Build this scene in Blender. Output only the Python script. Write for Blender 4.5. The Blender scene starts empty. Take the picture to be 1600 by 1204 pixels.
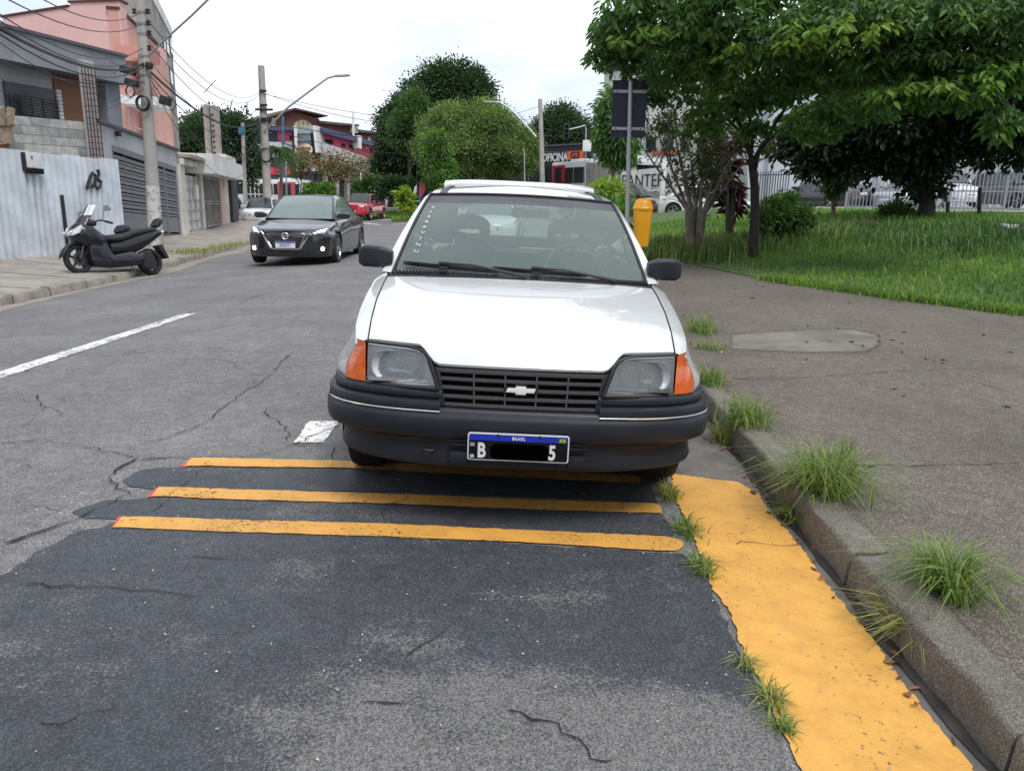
import bpy, bmesh, math, random
import numpy as np
from mathutils import Vector, Matrix
from math import radians as R, pi, sin, cos
SC = bpy.context.scene
COL = SC.collection
# ---------------------------------------------------------------- camera
CAM_H, FPX = 1.32, 1203.0
cd = bpy.data.cameras.new("camera"); cam = bpy.data.objects.new("camera", cd); COL.objects.link(cam)
cd.sensor_width = 36.0; cd.lens = FPX/1600*36; cd.clip_start = 0.05; cd.clip_end = 1500
CM = Matrix.Rotation(R(90-13.3), 4, 'X') @ Matrix.Rotation(R(1.0), 4, 'Z')
cam.matrix_world = Matrix.Translation((0, 0, CAM_H)) @ CM
SC.camera = cam
# ---------------------------------------------------------------- world, sun, exposure
SUN_EL, SUN_AZ = R(58), R(150)          # azimuth measured from +Y towards +X
w = bpy.data.worlds.new("World"); SC.world = w; w.use_nodes = True
nt = w.node_tree; nt.nodes.clear()
def N_(t, typ, **kw):
    n = t.nodes.new(typ)
    for k, v in kw.items(): setattr(n, k, v)
    return n
out = N_(nt, 'ShaderNodeOutputWorld'); bg = N_(nt, 'ShaderNodeBackground'); bg.inputs[1].default_value = 0.1
sky = N_(nt, 'ShaderNodeTexSky', sky_type='NISHITA'); sky.sun_disc = False
sky.sun_elevation = SUN_EL; sky.sun_rotation = SUN_AZ
tc = N_(nt, 'ShaderNodeTexCoord'); mp = N_(nt, 'ShaderNodeMapping'); mp.inputs['Scale'].default_value = (1, 1, 2.6)
n1 = N_(nt, 'ShaderNodeTexNoise'); n1.inputs['Scale'].default_value = 2.2; n1.inputs['Detail'].default_value = 7; n1.inputs['Roughness'].default_value = .55
cr = N_(nt, 'ShaderNodeValToRGB')       # cloud brightness (overcast sheet, slightly broken)
cr.color_ramp.elements[0].position = .45; cr.color_ramp.elements[0].color = (5.7, 6.3, 7.2, 1)
cr.color_ramp.elements[1].position = .70; cr.color_ramp.elements[1].color = (9.4, 9.6, 9.9, 1)
cv = N_(nt, 'ShaderNodeValToRGB')       # cloud cover
cv.color_ramp.elements[0].position = .22; cv.color_ramp.elements[0].color = (.72, .72, .72, 1)
cv.color_ramp.elements[1].position = .5; cv.color_ramp.elements[1].color = (1, 1, 1, 1)
mx = N_(nt, 'ShaderNodeMixRGB')
L = nt.links.new
L(tc.outputs['Generated'], mp.inputs[0]); L(mp.outputs[0], n1.inputs['Vector'])
L(n1.outputs[0], cr.inputs[0]); L(n1.outputs[0], cv.inputs[0])
L(cv.outputs[0], mx.inputs[0]); L(sky.outputs[0], mx.inputs[1]); L(cr.outputs[0], mx.inputs[2])
L(mx.outputs[0], bg.inputs[0]); L(bg.outputs[0], out.inputs[0])
sd = bpy.data.lights.new("sun", 'SUN'); so = bpy.data.objects.new("sun", sd); COL.objects.link(so)
sd.energy = 1.6; sd.angle = R(22); sd.color = (1, .95, .88)
sv = Vector((sin(SUN_AZ)*cos(SUN_EL), cos(SUN_AZ)*cos(SUN_EL), sin(SUN_EL)))
so.rotation_euler = sv.to_track_quat('Z', 'Y').to_euler()
VS = SC.view_settings; VS.view_transform = 'Standard'; VS.look = 'None'; VS.gamma = 1; VS.use_curve_mapping = False
VS.exposure = 0.6
# ---------------------------------------------------------------- where things stand
def ray(px, py):
    return (CM.to_3x3() @ Vector(((px-800)/FPX, -(py-602)/FPX, -1)))
def at(px, py, Y):
    "world point seen at photo pixel px,py at distance Y down the street"
    d = ray(px, py); t = Y/d.y
    return Vector((d.x*t, Y, CAM_H+d.z*t))
def sstep(a, b, v):
    t = np.clip((v-a)/(b-a), 0, 1); return t*t*(3-2*t)
KX = 1.175; KS = .022                    # right kerb line x = KX+KS*y
def kerbx(y): return KX+KS*y
EDGE = [(-5, 12.), (3, 9.5), (7.3, 7.0), (8.4, 5.6), (9.6, 4.7), (11.2, 3.75), (13.5, 3.15), (17, 2.75), (25, 2.6), (60, 3.4)]   # lawn edge (y, x)
def edgex(y): return np.interp(y, [e[0] for e in EDGE], [e[1] for e in EDGE])
LK = [(-5, -7.2), (10, -7.0), (12.5, -7.1), (16, -7.45), (20, -7.95), (30, -9.1), (45, -11.2), (60, -16)]   # left kerb (y, x)
def lkx(y): return np.interp(y, [e[0] for e in LK], [e[1] for e in LK])
def G(x, y):
    "height of the road surface / general ground"
    x = np.asarray(x, float); y = np.asarray(y, float)
    z = np.where(x > -1.5, -.035*x, .0525 - .25*np.clip((-1.5-x)/5.8, 0, 1.0)**2)
    z = np.where(x > 1.3, -.0455, z)
    z = z + .0065*np.maximum(0, y-16)
    return z
def GS(x, y):
    "right pavement top"
    return G(x, y) + .135 + .012*np.clip(x-1.3, 0, 3) + .026*np.clip(y-5, 0, 15)*sstep(1.2, 3.2, x)
def GL(x, y):
    "lawn"
    d = np.clip(x-edgex(y), 0, 30)
    return GS(x, y) + .62*sstep(0, 7, d)*sstep(2, 15, y) + .08*sstep(0, 1, (y-12)/12)*sstep(0, 4, d)
def GLP(x, y):
    "left pavement top: rises to the house fronts"
    d = np.clip(lkx(y)-x, 0, 4)
    return G(-7.3, y) + .13 + .05*d + .28*sstep(1.0, 3.4, d)*sstep(13, 20, y)*(1-sstep(26, 31, y))
# ---------------------------------------------------------------- materials
MATS = {}
def mat(name, col, rough=.6, metal=0., spec=.5, var=0., vscale=6., bump=0., bscale=60., coat=0., col2=None, island=0., trans=0., emit=0., detail=6.):
    if name in MATS: return MATS[name]
    m = bpy.data.materials.new(name); m.use_nodes = True; t = m.node_tree
    b = t.nodes['Principled BSDF']
    b.inputs['Base Color'].default_value = (*col, 1); b.inputs['Roughness'].default_value = rough
    b.inputs['Metallic'].default_value = metal; b.inputs['Specular IOR Level'].default_value = spec
    b.inputs['Coat Weight'].default_value = coat; b.inputs['Coat Roughness'].default_value = .03
    if emit: b.inputs['Emission Color'].default_value = (*col, 1); b.inputs['Emission Strength'].default_value = emit
    tcn = N_(t, 'ShaderNodeTexCoord')
    src = None
    if var or col2:
        n = N_(t, 'ShaderNodeTexNoise'); n.inputs['Scale'].default_value = vscale; n.inputs['Detail'].default_value = detail; n.inputs['Roughness'].default_value = .6
        t.links.new(tcn.outputs['Object'], n.inputs['Vector'])
        c = N_(t, 'ShaderNodeValToRGB'); c2 = col2 or tuple(v*(1-var) for v in col); c1 = col if col2 else tuple(min(1, v*(1+var*.5)) for v in col)
        c.color_ramp.elements[0].position = .35; c.color_ramp.elements[0].color = (*c2, 1)
        c.color_ramp.elements[1].position = .65; c.color_ramp.elements[1].color = (*c1, 1)
        t.links.new(n.outputs[0], c.inputs[0]); src = c.outputs[0]
    if island:
        g = N_(t, 'ShaderNodeNewGeometry'); h = N_(t, 'ShaderNodeHueSaturation')
        mr = N_(t, 'ShaderNodeMapRange'); mr.inputs[3].default_value = 1-island; mr.inputs[4].default_value = 1+island
        t.links.new(g.outputs['Random Per Island'], mr.inputs[0]); t.links.new(mr.outputs[0], h.inputs['Value'])
        mh = N_(t, 'ShaderNodeMapRange'); mh.inputs[3].default_value = .515; mh.inputs[4].default_value = .478
        t.links.new(g.outputs['Random Per Island'], mh.inputs[0]); t.links.new(mh.outputs[0], h.inputs['Hue'])
        if src: t.links.new(src, h.inputs['Color'])
        else: h.inputs['Color'].default_value = (*col, 1)
        src = h.outputs[0]
    if src: t.links.new(src, b.inputs['Base Color'])
    if bump:
        n2 = N_(t, 'ShaderNodeTexNoise'); n2.inputs['Scale'].default_value = bscale; n2.inputs['Detail'].default_value = 4
        t.links.new(tcn.outputs['Object'], n2.inputs['Vector'])
        bp = N_(t, 'ShaderNodeBump'); bp.inputs['Strength'].default_value = bump; bp.inputs['Distance'].default_value = .01
        t.links.new(n2.outputs[0], bp.inputs['Height']); t.links.new(bp.outputs[0], b.inputs['Normal'])
    if trans:
        o = t.nodes['Material Output']; tr = N_(t, 'ShaderNodeBsdfTranslucent'); ms = N_(t, 'ShaderNodeMixShader'); ms.inputs[0].default_value = trans
        g2 = N_(t, 'ShaderNodeMixRGB', blend_type='MULTIPLY'); g2.inputs[0].default_value = 1; g2.inputs[2].default_value = (1.15, 1.35, .65, 1)
        if src: t.links.new(src, g2.inputs[1])
        else: g2.inputs[1].default_value = (*col, 1)
        t.links.new(g2.outputs[0], tr.inputs[0])
        t.links.new(b.outputs[0], ms.inputs[1]); t.links.new(tr.outputs[0], ms.inputs[2]); t.links.new(ms.outputs[0], o.inputs[0])
    MATS[name] = m; return m
def glassmat(name, tint, rough=.02, ior=1.5, haze=0., hazecol=(.5, .55, .55)):
    m = bpy.data.materials.new(name); m.use_nodes = True; t = m.node_tree; t.nodes.clear()
    o = N_(t, 'ShaderNodeOutputMaterial'); tr = N_(t, 'ShaderNodeBsdfTransparent'); tr.inputs[0].default_value = (*tint, 1)
    gl = N_(t, 'ShaderNodeBsdfGlossy'); gl.inputs['Roughness'].default_value = rough
    fr = N_(t, 'ShaderNodeFresnel'); fr.inputs[0].default_value = ior
    ms = N_(t, 'ShaderNodeMixShader'); t.links.new(fr.outputs[0], ms.inputs[0]); t.links.new(gl.outputs[0], ms.inputs[2])
    if haze:
        df = N_(t, 'ShaderNodeBsdfDiffuse'); df.inputs[0].default_value = (*hazecol, 1)
        m2 = N_(t, 'ShaderNodeMixShader'); m2.inputs[0].default_value = haze
        t.links.new(tr.outputs[0], m2.inputs[1]); t.links.new(df.outputs[0], m2.inputs[2]); t.links.new(m2.outputs[0], ms.inputs[1])
    else: t.links.new(tr.outputs[0], ms.inputs[1])
    t.links.new(ms.outputs[0], o.inputs[0]); MATS[name] = m; return m
# ---------------------------------------------------------------- mesh helpers
class MB:
    def __init__(s): s.v = []; s.f = []; s.m = []; s.mats = []
    def mi(s, m):
        if m not in s.mats: s.mats.append(m)
        return s.mats.index(m)
    def add(s, vs, fs, m=None):
        o = len(s.v); s.v += [tuple(p) for p in vs]; s.f += [tuple(i+o for i in f) for f in fs]
        k = s.mi(m) if m else 0
        s.m += [k]*len(fs)
    def box(s, c, d, rz=0, M=None, m=None, bev=0):
        x, y, z = d[0]/2, d[1]/2, d[2]/2
        P = [Vector((a*x, b*y, e*z)) for a in (-1, 1) for b in (-1, 1) for e in (-1, 1)]
        T = Matrix.Translation(c) @ (M.to_4x4() if M else Matrix.Rotation(rz, 4, 'Z'))
        s.add([T @ p for p in P], [(0, 1, 3, 2), (4, 6, 7, 5), (0, 4, 5, 1), (2, 3, 7, 6), (0, 2, 6, 4), (1, 5, 7, 3)], m)
    def hull8(s, P, m=None):
        "P: 4 bottom then 4 top points in order"
        s.add(P, [(3, 2, 1, 0), (4, 5, 6, 7), (0, 1, 5, 4), (1, 2, 6, 5), (2, 3, 7, 6), (3, 0, 4, 7)], m)
    def tube(s, pts, r, n=8, m=None, cap=True, flat=1.0):
        pts = [Vector(p) for p in pts]; k = len(pts)
        rs = r if hasattr(r, '__len__') else [r]*k
        o = []; up = None
        for i, p in enumerate(pts):
            t = (pts[min(i+1, k-1)]-pts[max(i-1, 0)])
            t = t.normalized() if t.length > 1e-9 else Vector((0, 0, 1))
            if up is None: up = t.orthogonal().normalized()
            up = (up-t*up.dot(t)); up = up.normalized() if up.length > 1e-6 else t.orthogonal().normalized()
            b = t.cross(up)
            for j in range(n):
                a = 2*pi*j/n; o.append(p+(up*cos(a)+b*sin(a)*flat)*rs[i])
        fs = []
        for i in range(k-1):
            for j in range(n):
                a = i*n+j; b_ = i*n+(j+1) % n; fs.append((a, b_, b_+n, a+n))
        if cap: fs += [tuple(range(n-1, -1, -1)), tuple(range((k-1)*n, k*n))]
        s.add(o, fs, m)
    def cyl(s, a, b, r, n=16, m=None, r2=None): s.tube([a, b], [r, r if r2 is None else r2], n, m)
    def lathe(s, prof, c=(0, 0, 0), axis='Z', n=24, m=None, closed=False):
        "prof: (radius, height) list"
        o = []
        for (r, h) in prof:
            for j in range(n):
                a = 2*pi*j/n; p = (r*cos(a), r*sin(a), h)
                if axis == 'X': p = (h, r*cos(a), r*sin(a))
                if axis == 'Y': p = (r*cos(a), h, -r*sin(a))
                o.append((p[0]+c[0], p[1]+c[1], p[2]+c[2]))
        fs = []; k = len(prof)
        for i in range(k-1+(1 if closed else 0)):
            for j in range(n):
                a = i*n; b = ((i+1) % k)*n; j2 = (j+1) % n; fs.append((a+j, a+j2, b+j2, b+j))
        s.add(o, fs, m)
    def grid(s, P, m=None, flip=False, closeu=False):
        "P: rows of points"
        h = len(P); w_ = len(P[0]); o = [p for r in P for p in r]; fs = []
        for i in range(h-1):
            for j in range(w_-1+(1 if closeu else 0)):
                a = i*w_+j; b = i*w_+(j+1) % w_; q = (a, b, b+w_, a+w_)
                fs.append(q[::-1] if flip else q)
        s.add(o, fs, m)
    def prism(s, poly, d, m=None):
        "poly: 3D points of one face, extruded by vector d"
        n = len(poly); P = [Vector(p) for p in poly]; D = Vector(d)
        s.add(P+[p+D for p in P], [tuple(range(n)), tuple(range(2*n-1, n-1, -1))]+[(i, i+n, (i+1) % n+n, (i+1) % n) for i in range(n)], m)
    def build(s, name, m=None, parent=None, smooth=False, bev=0, sub=0, solid=0, loc=None, fix=False, auto=None, seg=2):
        me = bpy.data.meshes.new(name); me.from_pydata(s.v, [], s.f)
        mats = s.mats if s.mats else [m]
        for q in mats: me.materials.append(q or m)
        if s.mats: me.polygons.foreach_set('material_index', s.m)
        if fix or bev or sub or solid:
            bm = bmesh.new(); bm.from_mesh(me)
            if sub or smooth: bmesh.ops.remove_doubles(bm, verts=bm.verts, dist=1e-5)
            if fix: bmesh.ops.recalc_face_normals(bm, faces=bm.faces)
            if bev: bmesh.ops.bevel(bm, geom=[e for e in bm.edges if len(e.link_faces) == 2 and e.calc_face_angle(0) > .5], offset=bev, segments=seg, affect='EDGES', profile=.6, clamp_overlap=True)
            bm.to_mesh(me); bm.free()
        o = bpy.data.objects.new(name, me); COL.objects.link(o)
        if solid:
            md = o.modifiers.new('solid', 'SOLIDIFY'); md.thickness = solid; md.offset = -1
        if sub:
            md = o.modifiers.new('sub', 'SUBSURF'); md.levels = sub; md.render_levels = sub
        if smooth or bev:
            me.polygons.foreach_set('use_smooth', [True]*len(me.polygons))
            try: me.set_sharp_from_angle(angle=auto or R(38))
            except Exception: pass
        if parent: o.parent = parent
        if loc: o.location = loc
        me.update(); return o
def tag(o, label=None, cat=None, group=None, kind=None):
    if label: o['label'] = label
    if cat: o['category'] = cat
    if group: o['group'] = group
    if kind: o['kind'] = kind
    return o
def thing(name, label, cat, loc=(0, 0, 0), rz=0, group=None, M=None):
    o = bpy.data.objects.new(name, None); COL.objects.link(o); o.empty_display_size = .2
    if M is not None: o.matrix_world = M
    else: o.location = loc; o.rotation_euler = (0, 0, rz)
    return tag(o, label, cat, group)
def copy_tree(o, parent=None):
    c = o.copy(); COL.objects.link(c); c.parent = parent
    for ch in list(o.children): copy_tree(ch, c)
    return c
def text(s, size, m, parent=None, M=None, depth=.004, name='lettering', off=0., sx=1., align='CENTER', kind=None):
    cu = bpy.data.curves.new('t', 'FONT'); cu.body = s; cu.size = size; cu.extrude = depth/2; cu.offset = off; cu.align_x = align; cu.align_y = 'CENTER'; cu.resolution_u = 3
    o = bpy.data.objects.new('t', cu); COL.objects.link(o); bpy.context.view_layer.update()
    dg = bpy.context.evaluated_depsgraph_get(); me = bpy.data.meshes.new_from_object(o.evaluated_get(dg))
    bpy.data.objects.remove(o)
    me.materials.clear(); me.materials.append(m)
    T = (M or Matrix.Identity(4)) @ Matrix.Diagonal((sx, 1, 1, 1)); me.transform(T)
    ob = bpy.data.objects.new(name, me); COL.objects.link(ob)
    if parent: ob.parent = parent
    return ob
FRONT = Matrix.Rotation(pi/2, 4, 'X')     # text plane facing -Y
def npmesh(name, V, F, m, parent=None, smooth=False):
    "fast mesh from numpy arrays; F is (n,k)"
    me = bpy.data.meshes.new(name); me.vertices.add(len(V)); me.vertices.foreach_set('co', V.astype(np.float32).ravel())
    k = F.shape[1]; me.loops.add(F.size); me.loops.foreach_set('vertex_index', F.astype(np.int32).ravel())
    me.polygons.add(len(F)); me.polygons.foreach_set('loop_start', np.arange(0, F.size, k, dtype=np.int32)); me.polygons.foreach_set('loop_total', np.full(len(F), k, dtype=np.int32))
    me.update(calc_edges=True); me.validate()
    for q in (m if isinstance(m, (list, tuple)) else [m]): me.materials.append(q)
    if smooth: me.polygons.foreach_set('use_smooth', np.ones(len(F), bool))
    o = bpy.data.objects.new(name, me); COL.objects.link(o)
    if parent: o.parent = parent
    return o
# ---------------------------------------------------------------- foliage
def leaves(name, P, A, ln, wd, m, parent=None, seed=0, fold=.25, curl=.15):
    """P (n,3) leaf bases, A (n,3) leaf axes; each leaf six vertices, two folded faces"""
    rg = np.random.default_rng(seed); n = len(P)
    A = A/np.maximum(np.linalg.norm(A, axis=1, keepdims=True), 1e-6)
    Q = rg.normal(size=(n, 3)); Q[:, 2] += 1.6
    S = np.cross(A, Q); S /= np.maximum(np.linalg.norm(S, axis=1, keepdims=True), 1e-6)
    U = np.cross(S, A)
    l = (ln*rg.uniform(.65, 1.25, n))[:, None]; w_ = (wd*rg.uniform(.7, 1.2, n))[:, None]
    b = P; t = P+A*l-U*l*curl
    m1 = P+A*l*.35; m2 = P+A*l*.72-U*l*curl*.4
    up = U*w_*fold
    V = np.stack([b, m1+S*w_*.5+up, m2+S*w_*.42+up, t, m2-S*w_*.42+up, m1-S*w_*.5+up], 1).reshape(-1, 3)
    i = np.arange(n)[:, None]*6
    F = np.concatenate([i+np.array([[0, 1, 2, 3]]), i+np.array([[0, 3, 4, 5]])], 0)
    return npmesh(name, V, F, m, parent)
def lobes_pts(lobes, n, rg, shell=.55):
    "random points in ellipsoid lobes [(cx,cy,cz,rx,ry,rz)], biased to the surface; returns points, outward dirs"
    L_ = np.array(lobes, float); wts = (L_[:, 3]*L_[:, 4]*L_[:, 5])**.67; wts /= wts.sum()
    k = rg.choice(len(L_), n, p=wts)
    d = rg.normal(size=(n, 3)); d /= np.linalg.norm(d, axis=1, keepdims=True)
    r = (shell+(1-shell)*rg.random(n)**.7)*rg.uniform(.92, 1.08, n)
    return L_[k, :3]+d*r[:, None]*L_[k, 3:], d, k
def crown(name, lobes, n, ln, wd, m, parent, seed=0, clump=7, spread=.18, droop=.35, shell=.5, squash=1.):
    "clumps of leaves: n clump centres, each with a rosette of leaves"
    rg = np.random.default_rng(seed)
    K = max(14, n//(45 if n > 1500 else 22)); AC, AD, ki = lobes_pts(lobes, K, rg, max(shell, .72))      # boughs: tight groups with gaps between them
    L_ = np.array(lobes, float); rr = L_[ki, 3:].min(1)*rg.uniform(.22, .46, K)
    w_ = rr**2; k = rg.choice(K, n, p=w_/w_.sum()); u = rg.normal(size=(n, 3)); u /= np.linalg.norm(u, axis=1, keepdims=True)
    C = AC[k]+u*(rr[k]*rg.random(n)**.4)[:, None]*np.array([1.25, 1.25, .75]); D = u*.6+AD[k]*.5
    m_ = n//6; C2, D2, _ = lobes_pts(lobes, m_, rg, .1); C[:m_] = C2; D[:m_] = D2
    C = np.repeat(C, clump, 0); D = np.repeat(D, clump, 0)
    J = rg.normal(size=C.shape)
    P = C+J*spread*.5*np.array([1, 1, squash])
    A = D*.55+J*.6; A[:, 2] -= droop
    return leaves(name, P, A, ln, wd, m, parent, seed+1)
def tree_wood(tree, base, top, r0, lobes, m, seed=0, nb=10, name='trunk', sub=1, kink=.06):
    "tapered trunk with limbs reaching into the crown lobes"
    rg = random.Random(seed); mb = MB(); base = Vector(base); top = Vector(top)
    pts = []; k = 7
    for i in range(k):
        t = i/(k-1); p = base.lerp(top, t); L0 = (top-base).length
        p += Vector((rg.uniform(-1, 1), rg.uniform(-1, 1), 0))*kink*L0*.3*sin(pi*t); pts.append(p)
    mb.tube(pts, [r0*(1.35 if i == 0 else 1-.35*i/(k-1)) for i in range(k)], 10)
    for i in range(nb):
        lb = rg.choice(lobes) if i >= len(lobes) else lobes[i]
        s_ = pts[rg.choice([3, 4, 5, 6, 6, 6])]
        e = Vector(lb[:3])+Vector((rg.uniform(-.6, .6)*lb[3], rg.uniform(-.6, .6)*lb[4], rg.uniform(-.2, .6)*lb[5]))
        mid = s_.lerp(e, .45)+Vector((rg.uniform(-.1, .1), rg.uniform(-.1, .1), .12))*(e-s_).length
        q = [s_, s_.lerp(mid, .55), mid, mid.lerp(e, .55)+Vector((0, 0, .03))*(e-s_).length, e]
        rr = r0*rg.uniform(.35, .55)
        mb.tube(q, [rr, rr*.8, rr*.6, rr*.4, rr*.12], 6)
        for j in range(sub):
            a = mid.lerp(e, rg.uniform(0, .7)); e2 = a+Vector((rg.uniform(-.6, .6)*lb[3], rg.uniform(-.6, .6)*lb[4], rg.uniform(-.2, .6)*lb[5]))
            mb.tube([a, a.lerp(e2, .5)+Vector((0, 0, .05)), e2], [rr*.4, rr*.25, rr*.08], 5)
    return mb.build(name, m, tree, smooth=True)
# ================================================================ ground
def asphalt(name, base, spk, crack=True, rough=.9, scl=1.):
    m = bpy.data.materials.new(name); m.use_nodes = True; t = m.node_tree; b = t.nodes['Principled BSDF']; lk = t.links.new
    tc = N_(t, 'ShaderNodeTexCoord'); co = tc.outputs['Object']
    b.inputs['Roughness'].default_value = rough; b.inputs['Specular IOR Level'].default_value = .35
    v = N_(t, 'ShaderNodeTexVoronoi'); v.inputs['Scale'].default_value = 225*scl; lk(co, v.inputs['Vector'])
    r1 = N_(t, 'ShaderNodeValToRGB'); lk(v.outputs['Color'], r1.inputs[0])
    e = r1.color_ramp.elements; e[0].position = .15; e[0].color = tuple(c*.55 for c in base)+(1,); e[1].position = .95; e[1].color = (*spk, 1)
    k = r1.color_ramp.elements.new(.6); k.color = tuple(c*.95 for c in base)+(1,)
    n = N_(t, 'ShaderNodeTexNoise'); n.inputs['Scale'].default_value = .9; n.inputs['Detail'].default_value = 8; n.inputs['Roughness'].default_value = .65; lk(co, n.inputs['Vector'])
    r2 = N_(t, 'ShaderNodeValToRGB'); lk(n.outputs[0], r2.inputs[0]); e = r2.color_ramp.elements
    e[0].position = .3; e[0].color = (.78, .77, .76, 1); e[1].position = .7; e[1].color = (1.18, 1.17, 1.15, 1)
    mx = N_(t, 'ShaderNodeMixRGB', blend_type='MULTIPLY'); mx.inputs[0].default_value = 1; lk(r1.outputs[0], mx.inputs[1]); lk(r2.outputs[0], mx.inputs[2])
    n3 = N_(t, 'ShaderNodeTexNoise'); n3.inputs['Scale'].default_value = 14; n3.inputs['Detail'].default_value = 6; lk(co, n3.inputs['Vector'])
    r3 = N_(t, 'ShaderNodeValToRGB'); lk(n3.outputs[0], r3.inputs[0]); e = r3.color_ramp.elements
    e[0].position = .35; e[0].color = (.85, .85, .85, 1); e[1].position = .65; e[1].color = (1.08, 1.08, 1.07, 1)
    m3 = N_(t, 'ShaderNodeMixRGB', blend_type='MULTIPLY'); m3.inputs[0].default_value = 1; lk(mx.outputs[0], m3.inputs[1]); lk(r3.outputs[0], m3.inputs[2])
    src = m3.outputs[0]
    hb = v.outputs['Distance']
    if crack:
        mpn = N_(t, 'ShaderNodeTexNoise'); mpn.inputs['Scale'].default_value = 2.5; mpn.inputs['Detail'].default_value = 6; lk(co, mpn.inputs['Vector'])
        ad = N_(t, 'ShaderNodeMixRGB', blend_type='ADD'); ad.inputs[0].default_value = .6; lk(co, ad.inputs[1]); lk(mpn.outputs['Color'], ad.inputs[2])
        vc = N_(t, 'ShaderNodeTexVoronoi', feature='DISTANCE_TO_EDGE'); vc.inputs['Scale'].default_value = .75; lk(ad.outputs[0], vc.inputs['Vector'])
        rc = N_(t, 'ShaderNodeValToRGB'); lk(vc.outputs['Distance'], rc.inputs[0]); e = rc.color_ramp.elements
        e[0].position = .0; e[0].color = (.35, .35, .35, 1); e[1].position = .007; e[1].color = (1, 1, 1, 1)
        nm = N_(t, 'ShaderNodeTexNoise'); nm.inputs['Scale'].default_value = 1.1; lk(co, nm.inputs['Vector'])
        rm = N_(t, 'ShaderNodeValToRGB'); lk(nm.outputs[0], rm.inputs[0]); rm.color_ramp.elements[0].position = .47; rm.color_ramp.elements[1].position = .56
        m4 = N_(t, 'ShaderNodeMixRGB', blend_type='MULTIPLY'); lk(rm.outputs[0], m4.inputs[0]); lk(src, m4.inputs[1]); lk(rc.outputs[0], m4.inputs[2]); src = m4.outputs[0]
    lk(src, b.inputs['Base Color'])
    bp = N_(t, 'ShaderNodeBump'); bp.inputs['Strength'].default_value = .55; bp.inputs['Distance'].default_value = .004
    nb = N_(t, 'ShaderNodeTexNoise'); nb.inputs['Scale'].default_value = 160*scl; nb.inputs['Detail'].default_value = 3; lk(co, nb.inputs['Vector'])
    lk(nb.outputs[0], bp.inputs['Height']); lk(bp.outputs[0], b.inputs['Normal'])
    return m
M_asph = asphalt('road_asphalt', (.182, .180, .188), (.35, .343, .347))
M_slurry = asphalt('slurry_seal', (.058, .064, .079), (.115, .12, .135), crack=False, rough=.62)
M_conc = asphalt('pavement_concrete', (.135, .117, .101), (.33, .295, .255), crack=False, scl=1.05)
M_kerb = asphalt('kerb_concrete', (.18, .165, .147), (.36, .33, .295), crack=False, scl=1.5)
M_lpave = mat('left_pavement_concrete', (.34, .31, .27), .9, col2=(.23, .21, .19), vscale=1.6, bump=.5, bscale=40)
M_kerbp = mat('left_kerb_concrete', (.33, .30, .25), .9, col2=(.19, .17, .15), vscale=5, bump=.6)
def heightsheet(name, xs, ys, fn, m, kind='structure', lab=None, mask=None):
    X, Y = np.meshgrid(xs, ys); Z = fn(X, Y); V = np.stack([X, Y, Z], -1).reshape(-1, 3)
    h, w_ = X.shape; i = np.arange(h-1)[:, None]*w_+np.arange(w_-1)[None]; i = i.ravel()
    F = np.stack([i, i+1, i+1+w_, i+w_], 1)
    if mask is not None:
        c = V[F].mean(1); F = F[mask(c[:, 0], c[:, 1])]
    o = npmesh(name, V, F, m, smooth=True); tag(o, lab, None, None, kind); return o
def spaced(*seg):
    o = []
    for a, b, s in seg: o += list(np.arange(a, b, s))
    return np.array(o+[seg[-1][1]])
# everything far away: one broad sheet under the roads
M_far = mat('far_ground_earth', (.17, .16, .15), .95, col2=(.12, .12, .10), vscale=.15)
heightsheet('ground', spaced((-600, -60, 60), (-60, 60, 4), (60, 600, 60)), spaced((-40, 120, 4), (120, 900, 60)), lambda x, y: G(x, y)*0+.0065*np.maximum(0, y-16)-.42, M_far, lab='bare earth ground reaching the horizon')
ysr = spaced((-3, 6, .12), (6, 20, .35), (20, 130, 2.))
# road: follows kerb on both sides
def strip(name, xa, xb, ys, nx, zf, m, lab, kind='structure', dz=0):
    rows = []
    for y in ys:
        a, b = xa(y), xb(y); xs = a+(b-a)*np.linspace(0, 1, nx); rows.append(np.stack([xs, np.full(nx, y), zf(xs, np.full(nx, y))+dz], 1))
    V = np.concatenate(rows); h = len(ys); i = (np.arange(h-1)[:, None]*nx+np.arange(nx-1)[None]).ravel()
    F = np.stack([i, i+1, i+1+nx, i+nx], 1)
    o = npmesh(name, V, F, m, smooth=True); tag(o, lab, None, None, kind); return o
def road_right(y): return kerbx(y) if y < 46 else kerbx(46)+(y-46)*1.2
def road_left(y): return float(lkx(y)) if y < 36 else float(lkx(36))-(y-36)*2.2
strip('road', road_left, road_right, ysr, 70, G, M_asph, 'cracked grey asphalt street with cross fall to the kerb')
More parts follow.
